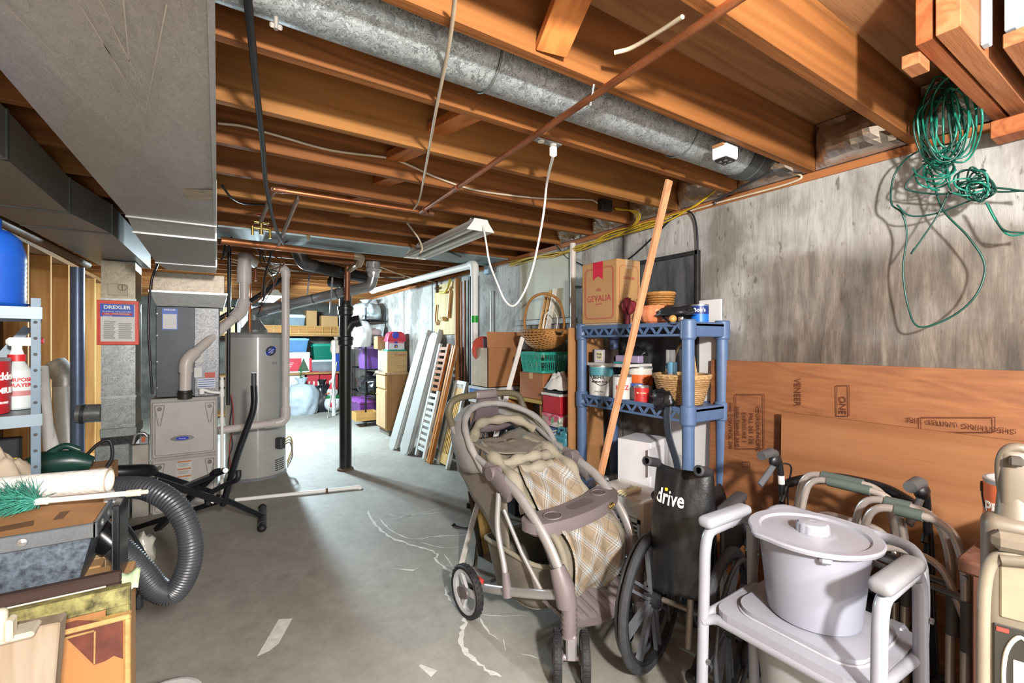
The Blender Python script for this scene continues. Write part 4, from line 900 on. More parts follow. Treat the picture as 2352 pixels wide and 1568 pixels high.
# ================================================================ PLASTIC SHELF AND WHAT IS ON IT
def can(name, label, c, r, h, body, band=None, lid='#b9bbbb', handle=False, cat='paint can', words=(), ang=None, bz=(.0, 1.0), group=None):
    t = thing(name, label, cat, c, 0, group)
    obj('body', G().lathe([(0, 0), (r*.985, 0), (r, .004), (r, h-.006), (r*.985, h)], 32), mat(body, .4, var=.05), t)
    if band: obj('label_band', G().lathe([(r+.0006, h*bz[0]+.006), (r+.0006, h*bz[1]-.008)], 32), mat(band, .4, var=.04), t)
    obj('rim', G().lathe([(r*.97, h-.006), (r*1.02, h-.006), (r*1.02, h+.003), (r*.93, h+.004), (r*.9, h-.004)], 32), mat('#a9abab', .3, .7), t)
    obj('lid', G().lathe([(r*.92, h-.004), (r*.6, h-.003), (0, h-.002)], 32), mat(lid, .4, .2), t)
    if ang is None: ang = math.atan2(-c[1], -c[0])
    if handle:
        pts = [(r*1.03*cos(ang+q), r*1.03*sin(ang+q), h*.86-h*.5*sin((q+1.3)/2.6*pi)) for q in [-1.3+2.6*k/14 for k in range(15)]]
        obj('bail', G().tube(pts, .0022, 5), mat('#3c3c3c', .4, .6), t)
        for q in (-1.3, 1.3): obj('bail_ear', G().cyl((r*cos(ang+q), r*sin(ang+q), h*.86), (r*1.06*cos(ang+q), r*1.06*sin(ang+q), h*.86), .014, seg=10), mat('#1d1d1f', .5), t)
    for s, size, z, col, da in words: txt_cyl(t, s, size, mat(col, .5, var=.02), r+.001, h*z, ang+da, bold=.02)
    return t
def carton(name, label, a, b_, col='#b08052', tape='z', cat='box', group=None, seam=True, rz=0):
    """closed carton between two corners; the tape runs over the top"""
    c = ((a[0]+b_[0])/2, (a[1]+b_[1])/2, min(a[2], b_[2])); w_, d_, h_ = abs(a[0]-b_[0]), abs(a[1]-b_[1]), abs(a[2]-b_[2])
    t = thing(name, label, cat, c, rz, group); m_ = mat(col, .75, var=.07, scale=5)
    obj('carton', G().box((0, 0, h_/2), (w_, d_, h_), min(.004, w_/20)), m_, t)
    if tape: obj('tape', G().b2((-w_/2-.0008, -.025, h_-.05), (w_/2+.0008, .025, h_+.0008)).b2((-w_/2-.0008, -.003, h_-.0005), (w_/2+.0008, .003, h_+.0014)), mat('#c9a878', .3, var=.05), t)
    if seam: obj('flap_edge', G().b2((-w_/2-.0012, -d_/2-.0012, h_-.006), (w_/2+.0012, d_/2+.0012, h_-.0045)), mat(tuple(x*.6 for x in _c(col)), .8), t)
    return t
BL = mat('#51688c', .42, var=.06, scale=14)
SX0, SX1, SY0, SY1 = 2.135, 2.445, 1.555, 2.41; LV = [.47, 1.085, 1.55]
t = thing('plastic_shelf', 'slate blue plastic utility shelf against the wall', 'shelf', ((SX0+SX1)/2, (SY0+SY1)/2, 0))
for i, z in enumerate(LV):
    x0, x1, y0, y1 = SX0-.03, SX1+.03, SY0-.03, SY1+.03; top = i == 2
    d = part(t, 'shelf_board', G().b2((x0, y0, z-.018), (x1, y1, z), .003), BL)
    for y in (y0, y1-.02): obj('end_rail', G().b2((x0+.02, y, z-.075), (x1-.02, y+.02, z+.008), .006), BL, d)
    for x in (x0, x1-.014):
        g = G().b2((x, y0+.03, z-.006), (x+.014, y1-.03, z+.006), .002).b2((x, y0+.03, z-.072), (x+.014, y1-.03, z-.058), .002)
        n = 9; L = (y1-y0-.07)/n
        for k in range(n):
            ya, yb = y0+.035+k*L, y0+.035+(k+1)*L; ym = (ya+yb)/2
            g.bar((x+.007, ya, z-.062), (x+.007, ym, z-.006), .012, .010, (1, 0, 0)).bar((x+.007, ym, z-.006), (x+.007, yb, z-.062), .012, .010, (1, 0, 0))
        obj('truss_rail', g, BL, d)
    for x in (SX0, SX1):
        for y in (SY0, SY1):
            obj('corner_socket', G().lathe([(.036, -.09), (.042, -.08), (.042, .012), (.036, .02), (.0, .021)], 20, c=(x, y, z)), BL, d)
for x in (SX0, SX1):
    for y in (SY0, SY1):
        zs = [0]+LV
        for z0, z1 in zip(zs, LV): part(t, 'post', G().cyl((x, y, z0+(.0 if z0 == 0 else .015)), (x, y, z1-.07), .033, seg=20), BL)
ZT, ZM, ZL = LV[2]+.001, LV[1]+.001, LV[0]+.001
# top shelf -------------------------------------------------------
a, b_ = (2.125, 2.06, ZT), (2.37, 2.43, ZT+.018)
t = thing('magazine_pile', 'thin pile of magazines lying under the coffee carton', 'magazines', ((a[0]+b_[0])/2, (a[1]+b_[1])/2, ZT))
for k in range(3): part(t, 'magazine', G().b2((a[0]+.004*k, a[1]+.006*(k % 2), ZT+.0001+.006*k), (b_[0]-.003*k, b_[1]-.005*k, ZT+.0058+.006*k)), mat(('#c9c3b4', '#8f8577', '#b9b6ae')[k], .5))
z0 = ZT+.019; kr = '#b48a5a'
t = thing('coffee_carton', 'tall kraft carton with red printed frame and ribbon on the top shelf', 'box', (2.24, 2.24, z0))
w_, d_, h_ = .215, .33, .41
obj('carton', G().box((0, 0, h_/2), (w_, d_, h_), .003), mat(kr, .7, var=.04, scale=4), t)
rd = mat('#a8343a', .6, var=.04)
fr_ = G(); x = -w_/2-.001
def frame_lines(off, hw, h0, h1, plane):
    g = G(); n_ = .02
    pts = [(hw-n_, h0), (hw, h0+n_), (hw, h1-n_), (hw-n_, h1), (-hw+n_, h1), (-hw, h1-n_), (-hw, h0+n_), (-hw+n_, h0)]
    q = [(x, -p, r_) if plane == 'x' else (p, -d_/2-.001, r_) for p, r_ in pts]
    for a, b_ in zip(q, q[1:]+q[:1]): g.bar(a, b_, .0022, .0012, (1, 0, 0) if plane == 'x' else (0, 1, 0))
    return g
obj('printed_frame', frame_lines(0, .135, .03, .37, 'x'), rd, t); obj('printed_frame', frame_lines(0, .127, .036, .364, 'x'), rd, t)
obj('printed_frame', frame_lines(0, .085, .03, .37, 'y'), rd, t)
obj('ribbon', G().add([(x-.0005, .055, .41), (x-.0005, -.04, .41), (x-.0005, -.04, .29), (x-.0005, .0075, .315), (x-.0005, .055, .29)], [(0, 4, 3, 2, 1)]), mat('#c4213c', .5, var=.03), t)
txt(t, 'GEVALIA', .058, rd, (x, 0, .165), LEFTF); txt(t, 'K A F F E', .016, rd, (x, 0, .128), LEFTF); txt(t, 'GEVALIA', .026, rd, (.0, -d_/2-.001, .29), FRONT)
g = G()
for q in (-1, 0, 1): g.tube([(x, q*.012+.010*cos(k/10*2*pi), .222+.008*sin(k/10*2*pi)+.006*(q == 0)) for k in range(10)], .0012, 4, True)
obj('crown_mark', g, rd, t)
for k in range(2): obj('tick_box', G().tube([(-.03+.012*p, -d_/2-.001, .235-.035*k+.012*r_) for p, r_ in ((-1, -1), (1, -1), (1, 1), (-1, 1))], .001, 4, True), rd, t); 
obj('tape', G().b2((-.03, -d_/2-.0015, h_-.06), (.03, -d_/2, h_+.001)).b2((-.03, -d_/2, h_), (.03, d_/2, h_+.001)), mat('#c7a983', .3), t)
# pumpkin bowl with woven basket stacked in it
pc = V((2.235, 1.86, ZT)); t = thing('pumpkin_bowl', 'peach coloured ribbed pumpkin bowl on the top shelf', 'bowl', pc)
obj('bowl', G().lathe([(.0, .0), (.05, .0), (.075, .02), (.088, .055), (.084, .09), (.07, .115), (.064, .113), (.078, .088), (.08, .055), (.065, .02), (0, .012)], 48, fn=lambda a, r, z: (r*(1+.05*abs(sin(a*6))), z)), mat('#e2895f', .4, var=.06), t)
def weave(t, name, prof, n, m_, c=(0, 0, 0), amp=.004, e=1.0, seg=None):
    """basketry wall: stacked strands that pass over and under the stakes"""
    seg = seg or 60; g = G()
    for i, (r, z) in enumerate(prof):
        pts = [(c[0]+(r+amp*(1 if (k+i) % 2 else -1))*cos(2*pi*k/seg), c[1]+(r+amp*(1 if (k+i) % 2 else -1))*sin(2*pi*k/seg)*e, c[2]+z) for k in range(seg)]
        g.tube(pts, n, 5, True)
    return obj(name, g, m_, t)
wk = wood('#b8864e', '#8f6232', 'X', 3, .5, 1, False); wkd = wood('#a5733c', '#7c5226', 'X', 3, .5, 1, False)
t = thing('small_basket', 'small round woven basket sitting above the pumpkin bowl', 'basket', pc+V((.03, -.015, .116)))
weave(t, 'wall', [(.072, .008), (.074, .022), (.076, .036), (.078, .05), (.08, .064)], .007, wkd, seg=24, amp=.003); obj('bottom', G().lathe([(0, 0), (.074, 0), (.074, .006), (0, .007)], 24), wkd, t); weave(t, 'rim', [(.083, .073)], .009, wk, seg=24, amp=.002)
t = thing('silk_flower', 'dark red cloth flower drooping beside the coffee carton', 'flower', V((2.17, 2.02, ZT)))
for k in range(7): obj('petal', G().blob((.03*cos(k*.9), .02*sin(k*.9)-.01, .12+.02*sin(k*2.1)), (.03, .012, .035), .5, 3, 12, 8, k), mat('#7c1f2c', .7), t)
obj('hanging_cloth', G().grid(lambda a, b_: (-.01+.012*sin(a*9), -.03+.06*a, .005+.11*b_-.03*a), 10, 6, th=.003), mat('#5f1a25', .8), t)
t = thing('black_bag_heap', 'crumpled black leather straps and bag on the shelf corner', 'bag', (2.2, 1.68, ZT))
obj('pouch', G().blob((.02, .03, .045), (.09, .12, .055), .5, 2.5, 28, 16, 4, flat=.001), mat('#232326', .45, var=.2), t)
obj('fold', G().grid(lambda a, b_: (-.02+.05*b_, -.10+.22*a, .07+.03*sin(a*7)*b_), 16, 6, th=.004), mat('#1c1c1f', .4), t)
obj('wooden_bead', G().blob((-.07, -.03, .025), (.022, .022, .022), 0), mat('#c79a55', .4), t); obj('buckle', G().box((-.06, -.075, .02), (.012, .03, .03), .003).box((-.068, -.075, .02), (.006, .014, .014)), mat('#b9b5ab', .3, .7), t)
obj('strap', G().tube(spl([(.0, .1, .06), (-.05, .05, .04), (-.075, 0, .012), (-.09, -.06, -.012), (-.06, -.11, .02)], 6), [(.018, .003)]*26, 6), mat('#1a1a1c', .45), t)
can('small_blue_can', 'small blue gradient tin at the near corner of the shelf', (2.30, 1.60, ZT), .048, .105, '#1f6fd0', '#1d2f6e', cat='tin', bz=(.45, 1), words=(('Bob\'s', .03, .72, '#f0f0f0', 0),))
# white foam boards behind the near end
t = thing('foam_board', 'tall white board tucked behind the near end of the shelf', 'board', (2.488, 1.72, 0))
part(t, 'board', G().b2((2.481, 1.585, 0), (2.493, 1.96, 1.70)), mat('#dcdcdc', .6, var=.03)); part(t, 'second_board', G().b2((2.496, 1.60, 0), (2.508, 1.90, 1.66)), mat('#cfd0d2', .6, var=.03))
# middle shelf -------------------------------------------------------
can('white_paint_can', 'large white and teal paint can with bear picture on the middle shelf', (2.205, 2.29, ZM), .083, .2, '#d9dad6', '#4e8f9c', handle=True, bz=(.62, 1.0), words=(('BEHR', .034, .62, '#2b2723', -.25), ('PREMIUM PLUS', .017, .47, '#2b2723', -.2), ('Deep Base', .014, .15, '#77777a', -.2)))
can('primer_can', 'white primer can with red target mark on the middle shelf', (2.18, 2.075, ZM), .06, .145, '#d6d6d3', None, words=(('KILZ', .040, .50, '#c2202f', 0),))
can('red_tin', 'little red tin at the front of the middle shelf', (2.165, 1.905, ZM), .045, .092, '#c23a36', '#bf2f33', cat='tin', words=(('Mr. Coffee', .013, .6, '#f0e2b0', 0),))
t = thing('glass_jar', 'small glass jar with a blue lid between the tins', 'jar', (2.215, 1.985, ZM))
obj('jar', G().lathe([(0, 0), (.034, 0), (.036, .01), (.036, .075), (.03, .085)], 24), mat('#c8d2d2', .1, alpha=.45, var=.03), t); obj('contents', G().lathe([(0, .002), (.033, .002), (.033, .05), (0, .05)], 20), mat('#a9a79c', .7), t); obj('lid', G().lathe([(.037, .083), (.037, .10), (0, .101)], 24), mat('#2f62b8', .4), t)
can('orange_paint_can', 'white paint can with orange swirl at the back of the middle shelf', (2.36, 2.09, ZM), .083, .195, '#dedad2', '#dd6a2e', handle=True, bz=(.35, .8))
t = thing('white_tray', 'flat white board lying across the tops of the paint cans', 'board', (2.25, 2.2, ZM+.1995)); obj('board', G().box((.03, .0, .010), (.24, .36, .018), .003), mat('#dcdbd8', .5), t); obj('edge', G().box((-.09, 0, .010), (.004, .362, .02)), mat('#c0bfbc', .5), t)
zt = ZM+.2195
t = thing('border_box', 'small black and white carton of wall border on the flat board', 'box', (2.25, 2.30, zt)); obj('carton', G().box((0, 0, .045), (.13, .12, .09), .003), mat('#3a322e', .5), t); obj('label', G().box((-.0655, -.012, .045), (.002, .095, .088)), mat('#d3cdd4', .5), t); obj('badge', G().box((-.067, -.012, .048), (.002, .06, .06)), mat('#e6e4c0', .5), t)
for i, s in enumerate(('Walls', 'Style')): txt(t, s, .022, mat('#2a2a30', .5), (-.0685, -.012, .058-.02*i), LEFTF)
t = thing('dark_roll', 'black folded plastic lying at the back of the flat board', 'bag', (2.30, 2.10, zt)); obj('fold', G().blob((.03, .0, .05), (.06, .09, .05), .45, 2.5, 24, 14, 9, flat=.001), mat('#1b1b1e', .35), t); obj('purple_sheet', G().box((-.03, -.0, .03), (.05, .20, .045), .004, rz=0), mat('#a391b5', .5), t); obj('teal_strip', G().box((-.085, .03, .006), (.02, .10, .012), .003), mat('#2e8a8c', .5), t)
# wicker basket with spray cans
bc = V((2.295, 1.715, ZM)); t = thing('wicker_basket', 'oval wicker basket with a tall hoop handle on the middle shelf', 'basket', bc)
wv = wood('#b59368', '#8f6d44', 'X', 3, .6, 1, False)
weave(t, 'wall', [(.108+.042*(i/12)**.8, .008+.0118*i) for i in range(13)], .0066, wv, seg=46)
obj('bottom', G().lathe([(0, .001), (.11, .001), (.11, .012), (0, .012)], 32), wv, t); weave(t, 'rim', [(.152, .158), (.154, .168)], .010, wood('#c4a377', '#98764a', 'X', 3, .6), seg=46)
obj('handle', G().tube(spl([(.08, .125, .13), (.08, .115, .24), (.06, .07, .33), (.03, 0, .35), (0, -.06, .32), (-.03, -.10, .24), (-.05, -.13, .13)], 6), [(.016, .006)]*37, 8), wv, t)
for i, (x, y, r, h, c, lc, lb, w1) in enumerate(((2.235, 1.88, .030, .30, '#4f9fd0', '#c4c8ca', 'tall spray can with clear cap and blue label standing in the wicker basket', 'ColorPlace'), (2.21, 1.79, .029, .23, '#9aa2a8', '#6ea9cc', 'short grey spray can with pale blue cap in the wicker basket', 'Color'))):
    t = thing('spray_can', lb, 'spray can', ((2.29, 1.79, ZM+.014) if i == 0 else (2.235, 1.735, ZM+.014)))
    obj('body', G().lathe([(0, 0), (r, 0), (r, h*.68), (r*.82, h*.73)], 24), mat(c, .35, .2), t); obj('cap', G().lathe([(r*.93, h*.73), (r*.93, h), (0, h+.001)], 24), mat(lc, .2, alpha=.85), t)
    obj('label', G().lathe([(r+.0006, h*.42), (r+.0006, h*.62)], 24), mat('#e3e7ea', .4), t); txt_cyl(t, w1, .014, mat('#20304a', .5), r+.001, h*.52, math.atan2(-1.9, -2.2))
t = thing('camera_strap', 'black strap and buckle draped over the middle shelf edge', 'strap', (2.10, 1.66, ZM-.2))
part(t, 'pouch', G().blob((2.108, 1.70, ZM+.035), (.028, .07, .055), .6, 3, 20, 12, 3), mat('#151517', .4)); part(t, 'hanging_strap', G().tube(spl([(2.10, 1.66, ZM+.02), (2.088, 1.655, ZM-.06), (2.085, 1.64, ZM-.16), (2.10, 1.60, ZM-.30), (2.10, 1.58, ZM-.42)], 6), [(.003, .024)]*25, 8, flat=(1, 0, 0)), mat('#2c3340', .45)); part(t, 'buckle', G().box((2.084, 1.70, ZM+.03), (.012, .05, .045), .004), mat('#26262a', .4))
# lower shelf -------------------------------------------------------
t = thing('white_carton', 'white glossy carton with a loose corner on the lower shelf', 'box', (2.23, 1.95, ZL)); obj('carton', G().box((0, 0, .19), (.24, .22, .38), .004, rz=.25), mat('#d9d8dc', .4, var=.03), t); obj('flap', G().box((-.05, -.13, .27), (.16, .006, .16), .002, rz=.25), mat('#c9c8ce', .4), t)
t = thing('paint_tray', 'dented metal paint tray with moulded cups on the lower shelf', 'tray', (2.27, 2.22, ZL)); obj('tray', G().lathe([(0, .004), (.085, .004), (.11, .05), (.115, .052), (.112, .046), (.09, .0), (0, 0)], 4, M=Matrix.Rotation(R(45), 4, 'Z'), smooth=False), mat('#8f948f', .4, .5, var=.3), t)
for k in range(6): obj('cup', G().lathe([(.018, .035), (.016, .056), (0, .058)], 10, c=(-.05+.05*(k % 3), -.03+.06*(k//3), 0)), mat('#c9cdcb', .3), t)
t = thing('enamel_pot', 'speckled blue enamel pot with wide rim on the lower shelf', 'pot', (2.29, 1.69, ZL))
m, nt, b = _mat('speckle'); vo = _n(nt, 'ShaderNodeTexVoronoi'); vo.inputs['Scale'].default_value = 160; nt.links.new(_coord(nt, 1), vo.inputs['Vector']); nt.links.new(_ramp(nt, vo.outputs['Distance'], [(.25, '#9db4c8'), (.35, '#2a5f96')]), b.inputs['Base Color']); b.inputs['Roughness'].default_value = .25; SPK = m
obj('pot', G().lathe([(0, 0), (.08, 0), (.09, .01), (.092, .16), (.12, .17), (.122, .176), (.09, .175), (.085, .02), (0, .012)], 36), SPK, t)
t = thing('glass_lamp', 'clear glass chimney jar standing in the enamel pot', 'jar', (2.29, 1.69, ZL+.013)); obj('glass', G().lathe([(0, 0), (.05, 0), (.05, .17), (.055, .2), (.05, .26), (.038, .30), (.040, .31)], 24), mat('#cfd6d6', .05, alpha=.35, var=.02), t); obj('collar', G().lathe([(.051, .165), (.056, .175), (.051, .185)], 24), mat('#8b8c88', .3, .8), t)
# --- the leaning board that props the joist
A, B = pd(1537, 412, 2.40), pd(1350, 1105, 2.5)
A.z = 2.298; B2 = V((1.862, 1.958, .6215))
t = thing('prop_board', 'long thin pine board leaning up to the joist in front of the shelf', 'board', B2)
part(t, 'board', G().bar(A, B2, .018, .042, (1, 0, 0), .001), wood('#cf9a72', '#b57c54', 'Z', 1, .5, 1, False))
# ================================================================ CLUTTER BEYOND THE SHELF
# bench with jug and magazines
wp = wood('#b27a45', '#8e5a2c', 'Y', 1.5, .5)
t = thing('wooden_bench', 'small varnished wooden bench beside the shelf', 'bench', (2.28, 2.66, 0)); zb = .60
part(t, 'seat', G().b2((2.06, 2.50, zb-.03), (2.46, 2.875, zb), .004), wp)
for x in (2.08, 2.44):
    for y in (2.53, 2.845): part(t, 'leg', G().b2((x-.022, y-.022, 0), (x+.022, y+.022, zb-.03), .003), wp)
for x in (2.08, 2.44): part(t, 'apron', G().b2((x-.012, 2.55, zb-.10), (x+.012, 2.825, zb-.03), .002), wp)
t = thing('teal_jug', 'teal plastic gallon jug with cream label on the bench', 'jug', (2.12, 2.585, zb))
tj = mat('#3f8593', .35, var=.06)
obj('body', G().box((0, 0, .085), (.11, .15, .17), .022, seg=3), tj, t); obj('shoulder', G().box((0, -.03, .17), (.09, .08, .07), .02, seg=3), tj, t); obj('handle', G().tube(fillet([(0, -.02, .195), (0, -.02, .215), (0, .062, .215), (0, .062, .15)], .03), .012, 10), tj, t); obj('cap', G().cyl((0, -.055, .20), (0, -.055, .235), .02, seg=14), mat('#c9ced0', .4), t)
obj('label', G().box((-.056, 0, .075), (.002, .10, .10)), mat('#b9bf9f', .5), t); 
for k in range(5): obj('label_line', G().box((-.0575, .01, .10-.012*k), (.001, .06, .003)), mat('#3c4a3a', .5), t)
rn = random.Random(21); mags = ('#3d5a86', '#8b9bb5', '#c9c9cf', '#5a4a4a', '#2f3f5f', '#d5d2c8', '#7a8fae', '#46506a', '#b5b0aa', '#39507a', '#9a8f8a', '#cfd4da')
t = thing('magazine_stack', 'tall slumped stack of magazines on the bench behind the jug', 'magazines', (2.20, 2.775, zb))
for k in range(22): obj('magazine', G().box((rn.uniform(-.012, .012)-.02, rn.uniform(-.012, .012), .004+.0092*k), (.20, .19, .0088), rz=rn.uniform(-.14, .14)), mat(mags[k % 12], .4, var=.05), t)
zz = zb+.004+.0092*22
t = thing('floral_box', 'rose patterned keepsake box on the magazines', 'box', (2.22, 2.755, zz)); 
m, nt, b = _mat('roses'); vo = _n(nt, 'ShaderNodeTexVoronoi'); vo.inputs['Scale'].default_value = 26; nt.links.new(_coord(nt, 1), vo.inputs['Vector']); nt.links.new(_ramp(nt, vo.outputs['Color'], [(.25, '#c23a5c'), (.5, '#d8879a'), (.6, '#7f9a78'), (.8, '#e4d3cf')]), b.inputs['Base Color']); ROSE = m
obj('box', G().box((0, 0, .035), (.19, .22, .07), .004), ROSE, t); obj('lid', G().box((0, 0, .082), (.196, .226, .024), .004), ROSE, t)
t = thing('red_box', 'bright red box below the white cloth', 'box', (2.22, 2.755, zz+.096)); obj('box', G().box((0, 0, .07), (.17, .22, .14), .004), mat('#b8202f', .4), t); obj('lid', G().box((0, 0, .145), (.20, .23, .02), .004), mat('#d6d2d0', .5), t); obj('black_book', G().box((0, -.01, .166), (.17, .21, .02), .003), mat('#1a1c1c', .5), t)
def cloth(name, label, c, r, h, col, seed, cat='cloth'):
    t = thing(name, label, cat, c)
    def f(a, b_):
        th = 2*pi*a; rr = b_; k = 1+.35*mn.noise(V((cos(th)*1.6, sin(th)*1.6, seed)))
        z = h*(1-rr**2)*(1+.5*mn.noise(V((cos(th)*rr*4, sin(th)*rr*4, seed+3))))+.012*sin(th*7+seed)*rr
        return (r[0]*k*rr*cos(th), r[1]*k*rr*sin(th), max(.003, z))
    obj('drape', G().grid(f, 40, 14, cu=True, th=.004), mat(col, .9, var=.05, bump=.2), t); return t
cloth('white_cloth', 'crumpled white cloth heaped on the red box', (2.22, 2.755, zz+.274), (.10, .13), .12, '#dedcd8', 2)
t = thing('plank_shelf', 'rough plank on low trestle carrying cartons beside the bench', 'shelf', (2.3, 3.2, 0))
zk = pX(1225, 912, 2.25).z
part(t, 'plank', G().b2((2.16, 2.91, zk-.03), (2.49, 3.5, zk), .003), wood('#b59a55', '#917838', 'Y', 1)); part(t, 'trestle', G().b2((2.18, 3.44, 0), (2.46, 3.48, zk-.03), .002), wp); part(t, 'trestle', G().b2((2.18, 2.93, 0), (2.46, 2.97, zk-.03), .002), wp)
zc = pX(1250, 858, 2.2).z
carton('brown_carton', 'plain brown carton under the teal basket', (2.18, 2.92, zk+.001), (2.46, 3.26, zc), '#a2673c')
t = thing('teal_basket', 'teal slotted plastic basket under the wicker gathering basket', 'basket', (2.315, 3.09, zc+.002)); tm = mat('#2f9c8a', .4, var=.05)
h_ = .165; g0 = G()
obj('bottom', G().prism(rrect(.26, .30, .03), 0, .006), tm, t)
for i, (zz0, zz1) in enumerate(((0, .022), (.088, .10), (.148, .17))):
    k0, k1 = 1+zz0*.7, 1+zz1*.7; P0 = rrect(.26*k0, .30*k0, .035*k0); P1 = rrect(.26*k1, .30*k1, .035*k1)
    g = G(); n = len(P0); g.add([(x, y, zz0) for x, y in P0]+[(x, y, zz1) for x, y in P1]+[(x*.975, y*.975, zz1) for x, y in P1]+[(x*.975, y*.975, zz0) for x, y in P0], [(j*n+k, j*n+(k+1) % n, ((j+1) % 4)*n+(k+1) % n, ((j+1) % 4)*n+k) for j in range(4) for k in range(n)]); obj('hoop', g, tm, t)
g = G()
for sx in (-1, 1):
    for k in range(15): y = -.125+.25*k/14; g.bar((sx*.13, y, .02), (sx*.1445, y*1.1, .15), .006, .005, (1, 0, 0))
for sy in (-1, 1):
    for k in range(12): x = -.105+.21*k/11; g.bar((x, sy*.15, .02), (x*1.1, sy*.1665, .15), .006, .005, (0, 1, 0))
obj('slat_wall', g, tm, t)['kind'] = 'stuff'
# wicker gathering basket with hoop
bc = V((2.31, 3.08, zc+.182)); t = thing('gathering_basket', 'honey coloured wicker gathering basket with a tall hoop handle', 'basket', bc)
n_ = 13
g = G()
for i in range(22):
    # ribs run lengthwise from end to end round the belly; strands are woven across them
    ph = R(-88+176*i/21)
    pts = [(.155*sin(ph)*(sin(pi*k/26)**.55), -.20*cos(pi*k/26), .165-.155*cos(ph)*(sin(pi*k/26)**.55)+.004*(1 if (k+i) % 2 else -1)) for k in range(1, 26)]
    g.tube(pts, .0075, 5)
obj('woven_belly', g, wood('#c48f56', '#9b6a36', 'Y', 3, .5, 1, False), t)
g = G()
for k in range(3, 24, 2):
    s_ = sin(pi*k/26)**.55; g.tube([((.150*s_)*sin(R(-88+176*j/16)), -.20*cos(pi*k/26), .165-(.150*s_)*cos(R(-88+176*j/16))) for j in range(17)], .006, 5)
obj('cross_rib', g, wood('#b07c45', '#885a2c', 'X', 3, .5, 1, False), t)['kind'] = 'stuff'
obj('lining', G().grid(lambda a, b_: (.146*sin(R(-86+172*a))*(sin(pi*(.06+.88*b_))**.55), -.195*cos(pi*(.06+.88*b_)), .168-.146*cos(R(-86+172*a))*(sin(pi*(.06+.88*b_))**.55)), 14, 16, th=.003), mat('#7a5430', .8), t)
obj('rim_hoop', G().tube([(.158*cos(k/28*2*pi), .20*sin(k/28*2*pi), .168) for k in range(28)], .011, 8, True), wkd, t)
obj('handle', G().tube(spl([(-.155, 0, .13), (-.165, 0, .26), (-.12, 0, .42), (0, 0, .48), (.12, 0, .42), (.165, 0, .26), (.155, 0, .13)], 7), .011, 8), wkd, t).rotation_euler = (0, 0, R(-37))
obj('ivory_band', G().tube(spl([(-.1, -.12, .17), (-.09, -.13, .28), (0, -.1, .33), (.09, -.06, .28), (.1, -.04, .17)], 6), .004, 6), wht, t)
# bundle of moulding standing in the corner behind the basket
t = thing('moulding_bundle', 'offcuts of pine moulding tied together, leaning on the pale wall panel', 'timber', (2.44, 3.42, zk+.001))
lm = wood('#cda36a', '#a97c44', 'Z', 1.2, .5, 1, False); pt, pb = V((2.485, 3.20, pX(1260, 665, 2.48).z)), V((2.42, 3.42, zk+.002))
for k in range(3): part(t, 'moulding', G().bar(pb+V((0, .05*k-.05, 0)), pt+V((-.005*k, .05*k-.05, -.012*k)), .016, .048, (1, 0, 0), .001), (mat('#d8d2c6', .5), lm, lm)[k])
for q in (.72, .80): p = pb.lerp(pt, q); part(t, 'tie_band', G().box(p+V((0, .005, 0)), (.032, .12, .012), .002), mat('#5b3a28', .7))
can('dark_green_can', 'dark green tin of wood stain at the shelf end of the bench', (2.33, 2.552, zb), .045, .13, '#16302e', '#1b3a3a', cat='tin')
# tall cardboard sheet edge between stacks
solo('cardboard_sheet', G().b2((2.07, 2.475, 0), (2.40, 2.485, 1.545)), mat('#a9794b', .8, var=.08), 'flat cardboard sheet standing at the far end of the blue shelf', 'cardboard')
# ================================================================ MIDDLE: LEANING PANELS, CABINET, BIG CARTON
def taper(w0, d0, w1, d1, h, r=.02, n=3):
    P0, P1 = rrect(w0, d0, r, n), rrect(w1, d1, r, n); k = len(P0); g = G()
    g.add([(x, y, 0) for x, y in P0]+[(x, y, h) for x, y in P1], [(i, (i+1) % k, k+(i+1) % k, k+i) for i in range(k)]+[tuple(range(k))[::-1]]); return g
def tote(name, label, c, w_, d_, h_, col, lid, alpha=1, rz=0, fill=None, group=None):
    t = thing(name, label, 'storage bin', c, rz, group)
    obj('tub', taper(w_*.84, d_*.84, w_*.97, d_*.97, h_*.9), mat(col, .3, var=.05, alpha=alpha), t)
    obj('rim', G().prism(rrect(w_, d_, .02), h_*.84, h_*.9), mat(lid, .35, var=.04), t); obj('lid', G().prism(rrect(w_*1.01, d_*1.01, .02), h_*.9, h_*.96).prism(rrect(w_*.86, d_*.84, .02), h_*.96, h_), mat(lid, .35, var=.04), t)
    for s in (-1, 1): obj('handle', G().box((s*w_*.5, 0, h_*.82), (.02, d_*.3, .03), .006), mat(lid, .35, var=.04), t)
    if fill:
        for k, f_ in enumerate(fill): obj('content', G().blob(((k-.5*(len(fill)-1))*w_*.6/max(1, len(fill)), -.02, h_*.3), (w_*.20, d_*.3, h_*.26), .4, 2.5, 14, 8, k), mat(f_, .7), t)
    return t
